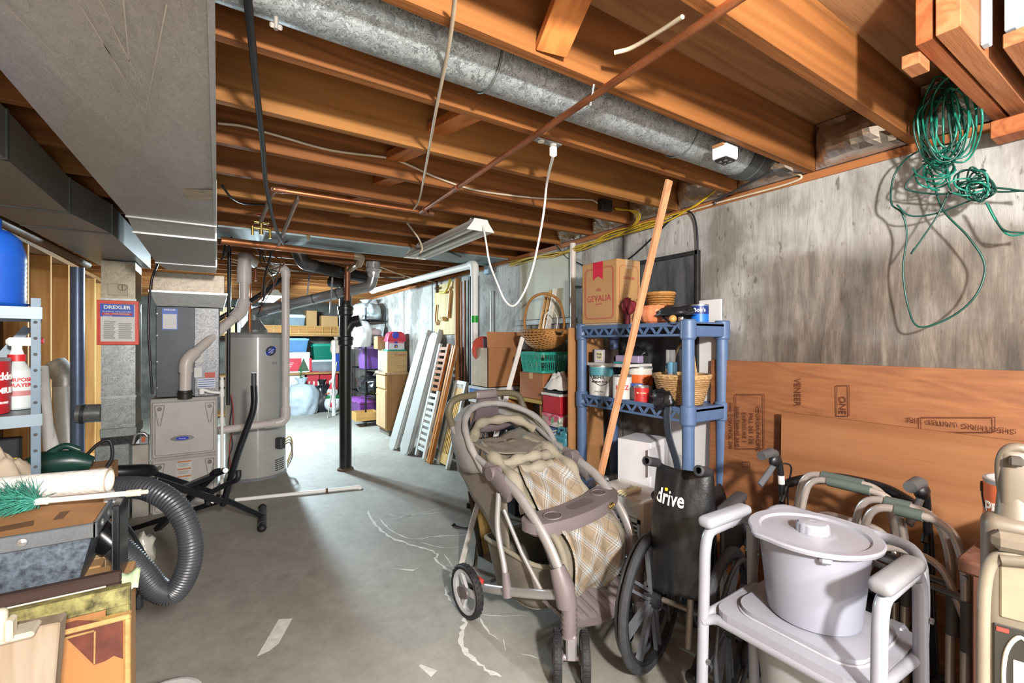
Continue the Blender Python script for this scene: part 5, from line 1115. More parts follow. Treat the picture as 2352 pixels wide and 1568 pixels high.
# two grey moulded side rails leaning on the wall
gp = mat('#a9aaa6', .45, var=.05, bump=.15, bscale=300)
def lean_panel(name, label, y0, y1, xf, xt, zt, lip):
    t = thing(name, label, 'panel', (xf, (y0+y1)/2, 0)); L = math.hypot(xt-xf, zt); ang = math.atan2(xt-xf, zt); w_ = y1-y0
    M = Matrix.Rotation(ang, 4, 'Y') @ Matrix.Rotation(R(90), 4, 'Z') @ Matrix.Rotation(R(90), 4, 'X')
    # local: x across (+Y room), y along the length, z out of the face
    P = rrect(w_, L, .10, 6, 0, L/2)
    obj('tray', G().prism(P, -.012, .0, M), gp, t)
    obj('rolled_edge', G().tube([M @ V((x, y, .0)) for x, y in P], .013, 8, True), gp, t)
    obj('side_flange', G().b2((-w_/2-.012, .06, -.02), (-w_/2+.006, L+.05, .05), .003, M).b2((-w_/2-.03, .03, -.005), (-w_/2-.006, L-.04, .018), .003, M), gp, t)
    obj('rib', G().b2((-w_*.18, .12, -.001), (-w_*.14, L-.14, .006), .002, M), mat('#97989a', .5), t)
    if lip: obj('foot_pad', G().b2((-w_/2+.01, .0, -.005), (w_/2-.02, .15, .012), .004, M), mat('#d0d0cc', .4), t)
    return t
lean_panel('side_rail_panel', 'smooth grey moulded panel leaning next to the cabinet', 5.93, 6.17, 1.97, 2.44, 1.56, False)
lean_panel('textured_rail_panel', 'grey moulded panel with white foot pad leaning next to the crib sides', 5.58, 5.86, 2.02, 2.455, 1.56, True)
# crib sides
cw, cp, cb = mat('#cfcfca', .45, var=.05), wood('#d9b878', '#bb9450', 'Z', 1.2, .45, 1, False), wood('#a5632f', '#7d451d', 'Z', 1.2, .45, 1, False)
def lean(name, label, cat, xf, yc, xt, zt):
    t = thing(name, label, cat, (xf, yc, 0)); L = math.hypot(xt-xf, zt); ang = math.atan2(xt-xf, zt)
    M = Matrix.Rotation(ang, 4, 'Y') @ Matrix.Rotation(R(90), 4, 'Z') @ Matrix.Rotation(R(90), 4, 'X'); return t, M, L
t, M, L = lean('crib_side', 'slatted crib side, white below and brown above, leaning on the wall', 'crib side', 2.10, 5.36, 2.44, 1.42)
obj('white_rail', G().b2((-.155, .02, -.02), (-.10, .86, .012), .003, M), cw, t); obj('brown_rail', G().b2((-.155, .865, -.02), (-.10, L, .012), .003, M), cb, t)
obj('back_rail', G().b2((.10, .02, -.02), (.15, L, .012), .003, M), cw, t)
for k in range(18):
    y = .10+.075*k; obj('slat', G().b2((-.10, y, -.014), (.10, y+.042, -.002), .002, M), cw if y < .84 else cb, t)
for i, (y, c_, lb) in enumerate(((5.135, wood('#c98a4c', '#a36a30', 'Z', 1.2, .45), 'honey brown bed rail post leaning next to the pine gate'), (5.075, wood('#b9793f', '#91571f', 'Z', 1.2, .45), 'second brown bed rail post nearest the pine gate'))):
    t, M, L = lean('bed_post', lb, 'post', 2.12, y, 2.46, 1.40); obj('post', G().b2((-.024, 0, -.02), (.024, L, .02), .004, M), c_, t); obj('white_edge', G().b2((-.026, .02, .018), (-.014, L-.02, .023), .001, M), cw, t)
t, M, L = lean('pine_gate', 'pine slatted gate panel in a white frame leaning on the wall', 'gate', 2.19, 4.88, 2.44, .98)
for x in (-.155, .115): obj('frame_stile', G().b2((x, .0, -.02), (x+.045, L, .02), .004, M), cw, t)
obj('frame_rail', G().b2((-.11, L-.045, -.02), (.115, L, .02), .003, M), cw, t)
for y in (.03, L-.20): obj('pine_rail', G().b2((-.105, y, -.005), (.105, y+.12, .024), .003, M), cp, t)
for k in range(5): x = -.085+.041*k; obj('slat', G().b2((x-.011, .12, -.004), (x+.011, L-.10, .016), .002, M), cp, t)
obj('latch_chain', G().tube([M @ V(p) for p in ((-.02, .13, .028), (-.015, .10, .03), (-.02, .06, .03))], .006, 6), mat('#4a4038', .5, .5), t)
for k in range(6): obj('top_peg', G().b2((-.09+.034*k, L-.085, -.01), (-.075+.034*k, L-.04, .005), 0, M), cw, t)
# cabinet by the wall
t = thing('base_cabinet', 'tan wooden base cabinet with drawer and door', 'cabinet', (2.32, 7.1, 0)); tb = wood('#b89a78', '#a3835f', 'Z', 1, .5, .6, False)
x0, x1, y0, y1 = 2.14, 2.50, 6.86, 7.36
part(t, 'carcass', G().b2((x0+.02, y0, .09), (x1, y1, .94), .003), wood('#a07850', '#86603a', 'Z', 1, .5, .6, False)); part(t, 'kick_board', G().b2((x0+.06, y0+.02, 0), (x1, y1, .09)), mat('#6e675c', .7))
part(t, 'worktop', G().b2((x0-.01, y0-.015, .94), (x1, y1+.01, .975), .003), tb); d = part(t, 'door', G().b2((x0, y0+.02, .12), (x0+.02, y1-.02, .70), .003), tb)
o = obj('knob', G().blob((x0-.012, y1-.07, .62), (.012, .012, .012), 0), mat('#c8b48a', .4), d); d = part(t, 'drawer', G().b2((x0, y0+.02, .725), (x0+.02, y1-.02, .92), .003), tb)
solo('paper_sheets', G().box((2.24, 7.25, .978), (.2, .2, .005), rz=.2).box((2.22, 7.2, .983), (.2, .18, .004), rz=-.1), mat('#d9d9d6', .6), 'loose white papers on the cabinet top', 'papers')
t = carton('printer_carton', 'tan carton printed with office equipment marks on the cabinet', (2.17, 6.88, .9755), (2.49, 7.10, 1.30), '#c0a070')
txt(t, 'Canon', .062, mat('#8a2f26', .6), (.05, -.111, .27), FRONT)
for k in range(3): obj('care_mark', G().tube([(.02+.05*k+.016*a, -.1108, .085+.018*b_) for a, b_ in ((-1, -1), (1, -1), (1, 1), (-1, 1))], .002, 4, True), mat('#6b5334', .6), t)
carton('pale_carton', 'pale cream carton standing behind the printer carton', (2.17, 7.12, .9985), (2.40, 7.34, 1.33), '#d3c29a')
# plastic toy house on the carton
t = thing('toy_house', 'red roofed plastic toy house on the printer carton', 'toy', (2.33, 6.995, 1.301))
obj('base', G().box((0, 0, .012), (.30, .20, .024), .008), mat('#2fa08c', .4), t); obj('walls', G().box((0, 0, .10), (.25, .17, .16), .006), mat('#d8d8dc', .4), t)
obj('roof', G().prism([(-.15, .15), (-.11, .27), (-.06, .30), (.07, .30), (.12, .27), (.15, .15)], -.10, .10, Matrix.Rotation(R(90), 4, 'X')), mat('#d0304c', .4), t)
obj('pink_wall', G().box((0, -.087, .15), (.23, .006, .055), .002), mat('#e2708a', .4), t)
for x, z, s_ in ((-.01, .14, .03), (-.01, .075, .035)): obj('window', G().box((x, -.092, z), (s_*1.5, .008, s_*1.4), .004), mat('#3b46b0', .4), t); 
obj('gable', G().lathe([(0, .01), (.05, .01), (.055, 0)], 20, M=Matrix.Translation((-.02, -.10, .245)) @ Matrix.Rotation(R(90), 4, 'X')), mat('#3a40b5', .4), t); obj('doorway', G().box((-.01, -.097, .07), (.03, .004, .03), .002), mat('#c8a040', .5), t)
obj('lilac_post', G().cyl((-.135, -.08, .03), (-.135, -.08, .21), .014, seg=10), mat('#d59ac8', .4), t)
carton('brown_folder_box', 'narrow brown file box beside the toy house', (2.10, 7.13, 1.331), (2.22, 7.34, 1.53), '#8f6a45')
carton('green_flat_box', 'mint green flat box perched on the cabinet corner pile', (2.23, 7.13, 1.331), (2.40, 7.34, 1.43), '#7fb89c')
# big open carton on a blue and white carton
carton('hidden_carton', 'scuffed brown carton at the bottom of the carton stack', (2.09, 3.66, 0), (2.48, 4.0, .86), '#9b7049')
t = carton('blue_white_carton', 'glossy white and blue carton under the big open carton', (2.08, 3.65, .861), (2.48, 4.02, 1.018), '#d4d6d8', tape=None)
obj('blue_print', G().b2((-.02, -.187, .03), (.19, -.1855, .125)), mat('#2149a8', .4), t); obj('blue_print', G().b2((-.2015, -.16, .06), (-.2, .16, .135)), mat('#2f6fb0', .4), t); obj('white_swoosh', G().tube(spl([(-.02, -.187, .04), (.06, -.187, .09), (.18, -.187, .115)], 6), .006, 6), wht, t)
t = thing('open_carton', 'big brown carton with its flaps standing open', 'box', (2.29, 3.83, 1.02)); km = mat('#a9744a', .75, var=.06, scale=4); w_, d_, h_ = .38, .32, .37
obj('front_panel', G().b2((-w_/2, -d_/2, 0), (w_/2, -d_/2+.006, h_)), km, t); obj('back_panel', G().b2((-w_/2, d_/2-.006, 0), (w_/2, d_/2, h_)), km, t)
obj('side_panel', G().b2((-w_/2, -d_/2, 0), (-w_/2+.006, d_/2, h_)), mat('#b59f83', .7), t); obj('side_panel', G().b2((w_/2-.006, -d_/2, 0), (w_/2, d_/2, h_)), km, t); obj('bottom', G().b2((-w_/2, -d_/2, 0), (w_/2, d_/2, .006)), km, t)
obj('flap', G().bar((0, -d_/2+.003, h_+.001), (0, -d_/2+.02, h_+.15), w_, .006, (0, 1, 0)), km, t); obj('tape', G().b2((-w_/2-.001, -.03, .02), (-w_/2, .03, h_-.02)), mat('#c3b8a6', .25), t)
t = thing('round_tin', 'red rimmed round board poking out of the open carton', 'game', (2.19, 3.92, 1.03)); obj('disc', G().lathe([(0, 0), (.13, 0), (.13, .02), (0, .02)], 32, M=Matrix.Translation((0, 0, .34)) @ Matrix.Rotation(R(80), 4, 'X')), mat('#b84a3c', .5), t); obj('book', G().box((.02, -.03, .24), (.05, .14, .42), .003), mat('#6f93b8', .5), t)
# leaning white lath in front of the carton stack
A, B = pd(1200, 775, 3.6), pd(1150, 960, 3.35); B2 = A+(B-A)*A.z/(A.z-B.z); solo('white_lath', G().bar(A, B2, .012, .035, (1, 0, 0), .001), mat('#d5cfc8', .5), 'narrow white lath leaning on the open carton', 'lath')
# green stakes and white rag by the wall
t = thing('folded_parasol', 'green pole with a white rag hanging beside the pine gate', 'pole', (2.44, 4.45, 0)); obj('pole', G().cyl((0, 0, 0), (.03, .0, 1.5), .013, seg=10), mat('#1f7a34', .5), t); obj('rag', G().grid(lambda a, b_: (-.03+.03*sin(a*8)*b_, -.08+.13*a, 1.42-.34*b_-.12*abs(a-.5)), 12, 10, th=.004), mat('#c9cbc6', .9), t)
# black frame leaning behind the stroller and dark case
t = thing('dark_cabinet', 'black cardboard display box behind the stroller hood', 'box', (2.18, 3.28, 0)); obj('box', G().box((0, .06, .34), (.22, .36, .68), .004), mat('#17181a', .6), t); obj('white_panel', G().box((-.113, -.05, .46), (.004, .12, .38), .001), mat('#d8d8d6', .5), t)
# folding chair leg and step in shadow
t = thing('folded_stool', 'grey steel folding stool with rubber feet behind the stroller', 'stool', (1.98, 3.45, 0)); sm_ = mat('#8d9094', .3, .7)
for p, q_ in (((-.14, .10, 0), (.04, .12, .72)), ((.10, .0, 0), (.04, .12, .72)), ((-.10, -.28, 0), (.06, -.20, .72)), ((.14, -.30, 0), (.06, -.20, .72))): obj('leg', G().cyl(p, q_, .012, seg=10), sm_, t); obj('rubber_foot', G().cyl(p, (p[0], p[1], .04), .018, seg=10), mat('#1a1a1a', .6), t)
obj('seat', G().box((.05, -.04, .73), (.26, .40, .03), .01), mat('#1d2a38', .5), t); obj('step', G().box((.02, -.1, .22), (.20, .26, .02), .006), mat('#2c4658', .5), t)
# ================================================================ FAR END
# black wire rack
t = thing('wire_rack', 'black wire rack loaded with bags and purple bins', 'rack', (2.3, 8.5, 0)); bw = mat('#15161a', .4, .4)
for x in (2.13, 2.47):
    for y in (7.92, 9.1): part(t, 'post', G().cyl((x, y, 0), (x, y, 2.03), .014, seg=10), bw)
for z in (.10, .54, .97, 1.40, 1.83):
    g = G()
    for y in [7.94+.045*k for k in range(26)]: g.tube([(2.13, y, z), (2.47, y, z)], .003, 4)
    for x in (2.13, 2.3, 2.47): g.tube([(x, 7.92, z-.004), (x, 9.1, z-.004)], .005, 5).tube([(x, 7.92, z-.03), (x, 9.1, z-.03)], .005, 5)
    for y in (7.92, 9.1): g.tube([(2.13, y, z-.004), (2.47, y, z-.004)], .005, 5).tube([(2.13, y, z-.03), (2.47, y, z-.03)], .005, 5)
    part(t, 'wire_shelf', g, bw)['kind'] = 'stuff'
def bag(name, label, c, r, col, seed, tie=True, alpha=1, tail=.12, rough=.35, group=None, flare=1.0):
    t = thing(name, label, 'bag', c, 0, group)
    def f(a, b_):
        th = 2*pi*a; z = b_
        if z < .82: k = (1-(abs(z/.82-.42)/.62)**2.4*.75)**.5 if abs(z/.82-.42) < .62 else .3
        else: k = .16+(z-.82)/.18*.22*flare
        k = max(.1, k)*(1+.16*mn.noise(V((cos(th)*2.2, sin(th)*2.2, z*3+seed)))+.05*sin(th*11+seed*2)*(z**2)+.04*mn.noise(V((cos(th)*7, sin(th)*7, z*9+seed))))
        return (r[0]*k*cos(th), r[1]*k*sin(th), r[2]*(z if z > .03 else 0))
    obj('sack', G().grid(f, 48, 30, cu=True).add([f(k/48, 0) for k in range(48)], [tuple(range(48))[::-1]]), mat(col, rough, var=.08, alpha=alpha), t)
    if tie: obj('tie', G().tube([(r[0]*.17*cos(k/14*2*pi), r[1]*.17*sin(k/14*2*pi), r[2]*.825) for k in range(14)], .012, 6, True), mat(tuple(x*.5 for x in _c(col)), .5), t)
    return t
tote('purple_tote', 'purple plastic bin with lilac lid on the wire rack', (2.29, 8.16, .976), .40, .44, .42, '#6f4a98', '#a98fd0', .85, fill=('#8a3a5a', '#5a6a4a', '#b090c0'))
t = bag('rack_top_bag', 'big clear plastic sack bulging over the top of the rack', (2.25, 8.35, 1.836), (.25, .44, .36), '#b9c3c6', 3, False, .8, rough=.25)
bag('grocery_bag', 'white grocery bag with red print hanging from the rack post', (2.02, 7.9, 1.36), (.20, .20, .54), '#d9dadd', 8, True, 1, .2)
o = bag('grocery_bag', 'second white grocery bag with rusty contents behind the first', (1.97, 8.22, 1.32), (.16, .16, .42), '#c9b9b5', 12, True)
carton('grey_shoe_boxes', 'grey shoe box near the front of the upper rack', (2.16, 7.95, 1.406), (2.42, 8.12, 1.56), '#77757a', tape=None)
bag('pink_bag', 'small pale pink bag on the grey shoe box', (2.30, 8.03, 1.562), (.13, .09, .13), '#d8c4c8', 5, False)
bag('rack_black_bag', 'shiny black refuse sack squeezed on the second rack shelf', (2.28, 8.2, .548), (.20, .36, .36), '#17181b', 9, False, rough=.22)
tote('lower_purple_tote', 'low magenta bin on the bottom of the wire rack', (2.29, 8.6, .106), .40, .8, .30, '#6d3a86', '#8f4ea6', 1)
t = thing('wooden_tray', 'shallow wooden tray at the foot of the rack', 'tray', (2.14, 8.0, .106)); lw_ = wood('#c39a5e', '#a37a40', 'X', 1)
for a, b_ in (((-.19, -.16, 0), (.19, -.145, .14)), ((-.19, .145, 0), (.19, .16, .14)), ((-.19, -.145, 0), (-.175, .145, .14)), ((.175, -.145, 0), (.19, .145, .14))): obj('side', G().b2(a, b_), lw_, t)
obj('base', G().b2((-.175, -.145, 0), (.175, .145, .01)), lw_, t)
# plank shelving along the far wall
sp_ = wood('#a77e4c', '#855e32', 'X', 1, .6); YF = 10.32
t = thing('plank_shelving', 'long plank shelving across the far wall', 'shelving', (.85, 10.65, 0))
for z in (.80, 1.60): part(t, 'shelf_plank', G().b2((-.45, YF, z-.04), (2.45, 10.97, z), .003), sp_)
part(t, 'floor_plank', G().b2((-.45, YF, .02), (2.45, 10.97, .06), .003), sp_)
for x in (-.43, .5, 2.38): part(t, 'upright', G().b2((x, YF+.02, 0), (x+.04, YF+.06, 1.56), .002), sp_); part(t, 'upright', G().b2((x, 10.9, 0), (x+.04, 10.95, 2.2), .002), sp_)
t = thing('wooden_rack', 'low ladder like wooden rack lying along the top plank', 'rack', (1.45, YF+.05, 1.601))
part(t, 'rail', G().b2((.60, YF, 1.601), (2.22, YF+.02, 1.622)), lw_); part(t, 'rail', G().b2((.60, YF, 1.76), (2.22, YF+.02, 1.78)), lw_)
for k in range(11): x = .62+.156*k; part(t, 'rung', G().b2((x, YF-.002, 1.62), (x+.02, YF+.018, 1.762)), lw_)
part(t, 'back_board', G().b2((.6, YF+.03, 1.601), (2.22, YF+.045, 1.775)), wood('#b08048', '#8f6030', 'X', 1))
def shelf_box(kind, name, label, u0, v0, u1, v1, z, dep=.35, Y=YF+.06, **k):
    xa, xb = pY(u0, 784, Y).x, pY(u1, 784, Y).x; zt = pY((u0+u1)/2, v0, Y).z
    if kind == 'carton': return carton(name, label, (xa, Y, z+.001), (xb, Y+dep, zt), **k)
    return tote(name, label, ((xa+xb)/2, Y+dep/2, z+.001), xb-xa, dep, zt-z-.001, **k)
zs = 1.60
shelf_box('tote', 'clear_tote', 'clear bin of white and green things on the top plank', 652, 722, 702, 752, zs, col='#9fb4c4', lid='#c3ced6', alpha=.55, fill=('#c9c9c2', '#5fb59a', '#d5d8da'))
shelf_box('carton', 'tall_carton', 'tall narrow brown carton on the top plank', 704, 713, 728, 752, zs, col='#b98f5c')
t = shelf_box('carton', 'wide_carton', 'wide brown carton with white tissue on top, beside the soil stack', 738, 725, 776, 752, zs, col='#bd935f')
x = pY(735, 784, YF+.15).x; solo('black_bowl', G().lathe([(0, 0), (.08, 0), (.11, .06), (.09, .15), (.04, .17), (.035, .20), (.02, .20), (0, .19)], 20, c=(x, YF+.2, zs+.001)), mat('#26303c', .3), 'round dark vase between the two brown cartons', 'vase')
t = shelf_box('carton', 'game_box', 'white box printed with black outlines left of the copper riser', 545, 703, 598, 752, zs, col='#cfd0dc', tape=None)
for q in (.0, .035): obj('printed_frame', G().tube([(-.17+q+(.34-2*q)*a, -.177, .05+q+(.34-2*q)*b_) for a, b_ in ((0, 0), (1, 0), (1, 1), (0, 1))], .006, 4, True), mat('#45485a', .5), t)
shelf_box('carton', 'beige_carton', 'beige carton at the near end of the top plank by the furnace', 500, 705, 540, 752, zs, col='#c9b48c'); 
zs = .80
zc_ = pY(676, 809, YF).z
t = shelf_box('carton', 'tree_carton', 'white and red carton printed with a green fir tree', 640, 809, 712, 846, zs, col='#d3d3d5', tape=None); xw = .36
obj('red_print', G().b2((-.30, -.1785, .03), (.13, -.1765, .30)), mat('#c02a3c', .4), t); obj('red_print', G().b2((.28, -.1785, .03), (.33, -.1765, .30)), mat('#c02a3c', .4), t); obj('fir_tree', G().prism([(.06, .03), (.28, .03), (.17, .30)], -.0005, .0035, Matrix.Translation((0, -.1775, 0)) @ Matrix.Rotation(R(90), 4, 'X')), mat('#3f5a3f', .7, var=.5, scale=60), t)
for k in range(4): obj('print_line', G().b2((-.26, -.1795, .20-.035*k), (-.02-.02*k, -.178, .21-.035*k)), wht, t)
tote('blue_tote', 'pale blue bin perched on the fir tree carton', ((pY(672, 784, YF+.2).x), YF+.235, zc_+.004), .60, .36, .29, '#5f8fc0', '#79a9d8', .8, fill=('#8a4a6a', '#6a7ac0'))
t = shelf_box('tote', 'flat_clear_tote', 'flat clear bin with white lid under the green bin', 713, 826, 771, 845, zs, col='#9aa2a8', lid='#cdd6d8', alpha=.6, fill=('#8a6a7a', '#b5b5ad'))
zc2 = pY(742, 826, YF+.06).z
tote('green_tote', 'dark green bin with red handle on the flat clear bin', (pY(741, 784, YF+.2).x, YF+.235, zc2+.004), .44, .35, .34, '#0f7560', '#15907a', .85, fill=('#2f3a3a',))
shelf_box('carton', 'navy_box', 'deep blue box squeezed against the soil stack', 768, 795, 785, 845, zs, col='#1d3f9a', tape=None)
zs = .06
shelf_box('carton', 'white_low_carton', 'white carton on the bottom plank behind the grey sack', 640, 858, 700, 905, zs, col='#d6d6d2')
for u0, u1, c_, lb in ((705, 733, '#b5303a', 'red and cream gift carton behind the black sack'), (735, 776, '#b8252f', 'wide red striped gift carton beside the white tube')):
    t = shelf_box('carton', 'gift_carton', lb, u0, 853, u1, 900, zs, col=c_, tape=None)
    for k in range(3): obj('stripe', G().b2((-.09+.09*k, -.177, .2), (-.06+.09*k, -.1755, .55)), mat('#e0d8c8', .5), t)
    if u0 == 705: obj('roundel', G().lathe([(0, .002), (.06, .002)], 20, M=Matrix.Translation((-.05, -.177, .35)) @ Matrix.Rotation(R(90), 4, 'X')), mat('#e8e0da', .5), t)
bag('grey_sack', 'large pale grey plastic sack tied at the neck on the floor', (1.42, 10.0, 0), (.33, .30, .72), '#a9b4bc', 1, True, 1, rough=.4)
bag('black_sack', 'glossy black plastic sack slumped beside the grey sack', (1.83, 10.12, 0), (.24, .17, .66), '#1a1d22', 6, False, rough=.25)
t = thing('fir_sprig', 'small artificial green fir top sticking up from the grey sack', 'decoration', (1.40, 9.98, .70))
obj('stem', G().cyl((0, 0, 0), (0, 0, .26), .01, seg=6), mat('#2a4a2c', .7), t)
for k in range(10): obj('frond', G().cyl((0, 0, .03+.02*k), (.06*cos(k*2.4)*(1-k/14), .06*sin(k*2.4)*(1-k/14), .05+.021*k), .012, .003, 6), mat('#2f6b34', .7), t)
# inflatable snowman figure
t = thing('snowman', 'small white snowman figure with green scarf and red heart', 'decoration', (2.0, 9.92, 0))
obj('body', G().blob((0, 0, .17), (.17, .15, .17), 0, nu=28, nv=18), mat('#dadcdc', .5), t); obj('head', G().blob((-.01, 0, .40), (.11, .10, .11), 0, nu=24, nv=16), mat('#dadcdc', .5), t)
obj('scarf', G().tube([(.105*cos(k/18*2*pi), .10*sin(k/18*2*pi), .31+.012*cos(k)) for k in range(18)], .03, 8, True), mat('#1d7a3c', .6), t); obj('nose', G().cyl((-.09, -.08, .40), (-.17, -.13, .385), .016, .003, 10), mat('#e07a30', .5), t)
obj('heart', G().blob((-.03, -.15, .17), (.06, .02, .06), .3, 2), mat('#c02530', .5), t); obj('hat', G().lathe([(.085, .47), (.08, .50), (.05, .56), (.02, .60)], 20), mat('#c8303c', .6), t); obj('pompom', G().blob((0, 0, .64), (.05, .05, .05), .2, 6), wht, t)
obj('glove', G().blob((.12, -.05, .22), (.05, .05, .07), .2), mat('#1d7a3c', .6), t)
solo('white_tube', G().cyl((1.90, 9.35, 0), (1.93, 9.5, 1.45), .035, seg=14), wht, 'long white plastic tube standing behind the soil stack', 'tube')
solo('aluminium_stick', G().cyl((1.74, 9.12, 0), (1.98, 9.45, 1.05), .014, seg=10), mat('#8d8578', .4, .5), 'thin brown stick leaning beside the white tube', 'stick')
bag('beige_bag', 'small beige bag hanging beside the soil stack', (2.16, 10.42, 1.195), (.12, .09, .36), '#c5b09a', 14, True)
# ================================================================ STROLLER
mv, mvd = mat('#746a6b', .45, var=.06), mat('#5d5355', .5, var=.06)
al = mat('#b9b6b5', .35, .45, var=.06); kh = mat('#8c8574', .85, var=.10, bump=.15, bscale=250); kh2 = mat('#989180', .85, var=.08, bump=.15, bscale=250); tp = mat('#7d756a', .85, var=.08, bump=.15, bscale=250); gry = mat('#8e8a87', .8, var=.08, bump=.2, bscale=250)
tyre = mat('#232325', .7, var=.3, scale=25); rimm = mat('#c3c4c6', .35, .2, var=.05)
m, nt, b = _mat('plaid'); tc = _n(nt, 'ShaderNodeTexCoord'); mp = _n(nt, 'ShaderNodeMapping'); mp.inputs['Rotation'].default_value = (0, 0, 0); nt.links.new(tc.outputs['UV'], mp.inputs[0]); sp_x = _n(nt, 'ShaderNodeSeparateXYZ'); nt.links.new(mp.outputs[0], sp_x.inputs[0])
def _stripe(out, freq, stops):
    mu = _n(nt, 'ShaderNodeMath', operation='MULTIPLY'); mu.inputs[1].default_value = freq; nt.links.new(out, mu.inputs[0])
    f_ = _n(nt, 'ShaderNodeMath', operation='FRACT'); nt.links.new(mu.outputs[0], f_.inputs[0]); r_ = _ramp(nt, f_.outputs[0], stops); r_.node.color_ramp.interpolation = 'CONSTANT'; return r_
def _axis(sg):
    a = _n(nt, 'ShaderNodeMath', operation='ADD' if sg > 0 else 'SUBTRACT'); nt.links.new(sp_x.outputs[0], a.inputs[0]); nt.links.new(sp_x.outputs[1], a.inputs[1]); return a.outputs[0]
S_ = [(0, '#8f7f6a'), (.30, '#aaa9a4'), (.36, '#85745e'), (.42, '#b5b6b4'), (.50, '#4a5868'), (.53, '#bcbdba'), (.60, '#6b8599'), (.64, '#a99d8c'), (.72, '#8f7f6a'), (.86, '#5a4e40'), (.89, '#8f7f6a')]
nt.links.new(_mix(nt, .5, _stripe(_axis(1), 7.5, S_), _stripe(_axis(-1), 7.5, S_)), b.inputs['Base Color']); b.inputs['Roughness'].default_value = .85; PLAID = m
def uv_plane(o, ax=(0, 1), k=1.0):
    """UVs from two local axes so the weave runs over the cloth"""
    l = o.data.uv_layers.new(name='UVMap')
    for p in o.data.polygons:
        for li in p.loop_indices:
            c = o.data.vertices[o.data.loops[li].vertex_index].co; l.data[li].uv = (c[ax[0]]*k, c[ax[1]]*k)
def wheel(t, name, c, r, w_, spokes=3, tread=True, hubm=None, rim=None, axis='X'):
    """one wheel turning about the local x axis: tyre with rim and hub"""
    M = Matrix.Translation(c) @ Matrix.Rotation(R(90), 4, 'Y'); h = w_/2
    tr = r*.16
    g = G().lathe([(r-tr, -h), (r-tr*.35, -h), (r-.002, -h*.6), (r, 0), (r-.002, h*.6), (r-tr*.35, h), (r-tr, h), (r-tr, -h)], 40, M=M)
    if tread:
        for k in range(30):
            a = 2*pi*k/30; g.box((r-.001, 0, 0), (.006, r*.09, w_*.7), 0, M @ Matrix.Rotation(a, 4, 'Z') @ Matrix.Rotation(.0, 4, 'X'))
    o = obj(name, g, tyre, t)
    obj('rim', G().lathe([(r-tr*1.05, -h*.8), (r*.70, -h*.55), (r*.70, h*.55), (r-tr*1.05, h*.8), (r-tr*1.05, -h*.8)], 40, M=M), rim or rimm, o)
    g = G()
    for k in range(spokes):
        a = 2*pi*k/spokes+.4; g.box((r*.40, 0, 0), (r*.66, r*.26, h*.9), .004, M @ Matrix.Rotation(a, 4, 'Z'))
    obj('spokes', g, rim or rimm, o)
    for s in (-1, 1): obj('hub', G().lathe([(r*.24, 0), (r*.22, s*.010), (0, s*.013)], 20, M=M @ Matrix.Translation((0, 0, s*h*.8)), e=1.35), hubm or mvd, o)
    return o
T = thing('stroller', 'beige plaid baby stroller with mauve plastic child tray', 'stroller', (1.50, 1.52, 0), R(5.4))
for s in (-1, 1):
    MC = Matrix.Translation((s*.235, 0, 0)) @ Matrix.Rotation(R(-43), 4, 'Z')    # swivelled casters
    for q in (-.058, .058): wheel(T, 'front_wheel', (q, 0, .104), .104, .036, 3).matrix_local = MC
    f_ = obj('front_fork', G().box((0, 0, .15), (.045, .04, .11), .008, MC).cyl((-.05, 0, .104), (.05, 0, .104), .013, seg=10, M=MC), mat('#9b979a', .35, .3), T)
    obj('spring_boot', G().lathe([(.03 if k % 2 else .036, .19+.011*k) for k in range(14)], 18, c=(s*.235, .012, 0)), mv, f_)
    obj('leg_socket', G().tube([(s*.24, .02, .32), (s*.25, .03, .40), (s*.255, .065, .47)], [.045, .046, .034], 14), mv, T)
    # main curved alloy leg up to the hinge
    obj('front_leg', G().tube(spl([(s*.25, .035, .42), (s*.262, .10, .54), (s*.27, .205, .645), (s*.272, .32, .725), (s*.272, .43, .765)], 7), [(.019, .026)]*29, 12, flat=(1, 0, 0)), al, T)
    obj('leg_guard', G().tube(spl([(s*.238, .08, .43), (s*.235, .16, .54), (s*.235, .26, .62)], 6), [(.010, .03)]*13, 8, flat=(1, 0, 0)), mv, T)
    obj('hinge', G().tube([(s*.278, .36, .70), (s*.28, .45, .755), (s*.28, .56, .80)], [(.022, .038), (.026, .05), (.020, .035)], 14, flat=(1, 0, 0)).cyl((s*.25, .50, .785), (s*.312, .50, .785), .034, seg=18), mv, T)
    obj('rear_leg', G().tube(spl([(s*.285, .45, .70), (s*.288, .455, .52), (s*.29, .40, .36), (s*.29, .375, .25)], 6), .014, 12), al, T)
    obj('rear_leg_socket', G().tube([(s*.29, .39, .33), (s*.29, .37, .22)], [.018, .026], 12), mv, T)
    obj('lower_rail', G().tube(spl([(s*.29, .66, .15), (s*.285, .45, .215), (s*.27, .2, .30), (s*.255, .04, .36)], 6), [(.016, .022)]*19, 12, flat=(1, 0, 0)), al, T)
    wheel(T, 'rear_wheel', (s*.335, .665, .135), .135, .04, 3)
    obj('brake', G().box((s*.29, .62, .20), (.03, .07, .025), .008), mat('#c03a34', .45), T)
    obj('handle_tube', G().tube(spl([(s*.278, .54, .80), (s*.285, .70, .855), (s*.288, .83, .915), (s*.285, .90, .96)], 6), .016, 12), al, T)
    obj('grip', G().tube(spl([(s*.285, .895, .955), (s*.28, .945, 1.03), (s*.255, .955, 1.09), (s*.19, .965, 1.115), (s*.08, .975, 1.12)], 7), [.021]*29, 14), mat('#5a5340', .6, var=.06), T)
obj('rear_axle', G().cyl((-.33, .665, .135), (.33, .665, .135), .010, seg=10), mat('#77777a', .3, .7), T)
obj('console', G().box((0, .98, 1.12), (.17, .06, .055), .02, seg=3), mv, T)
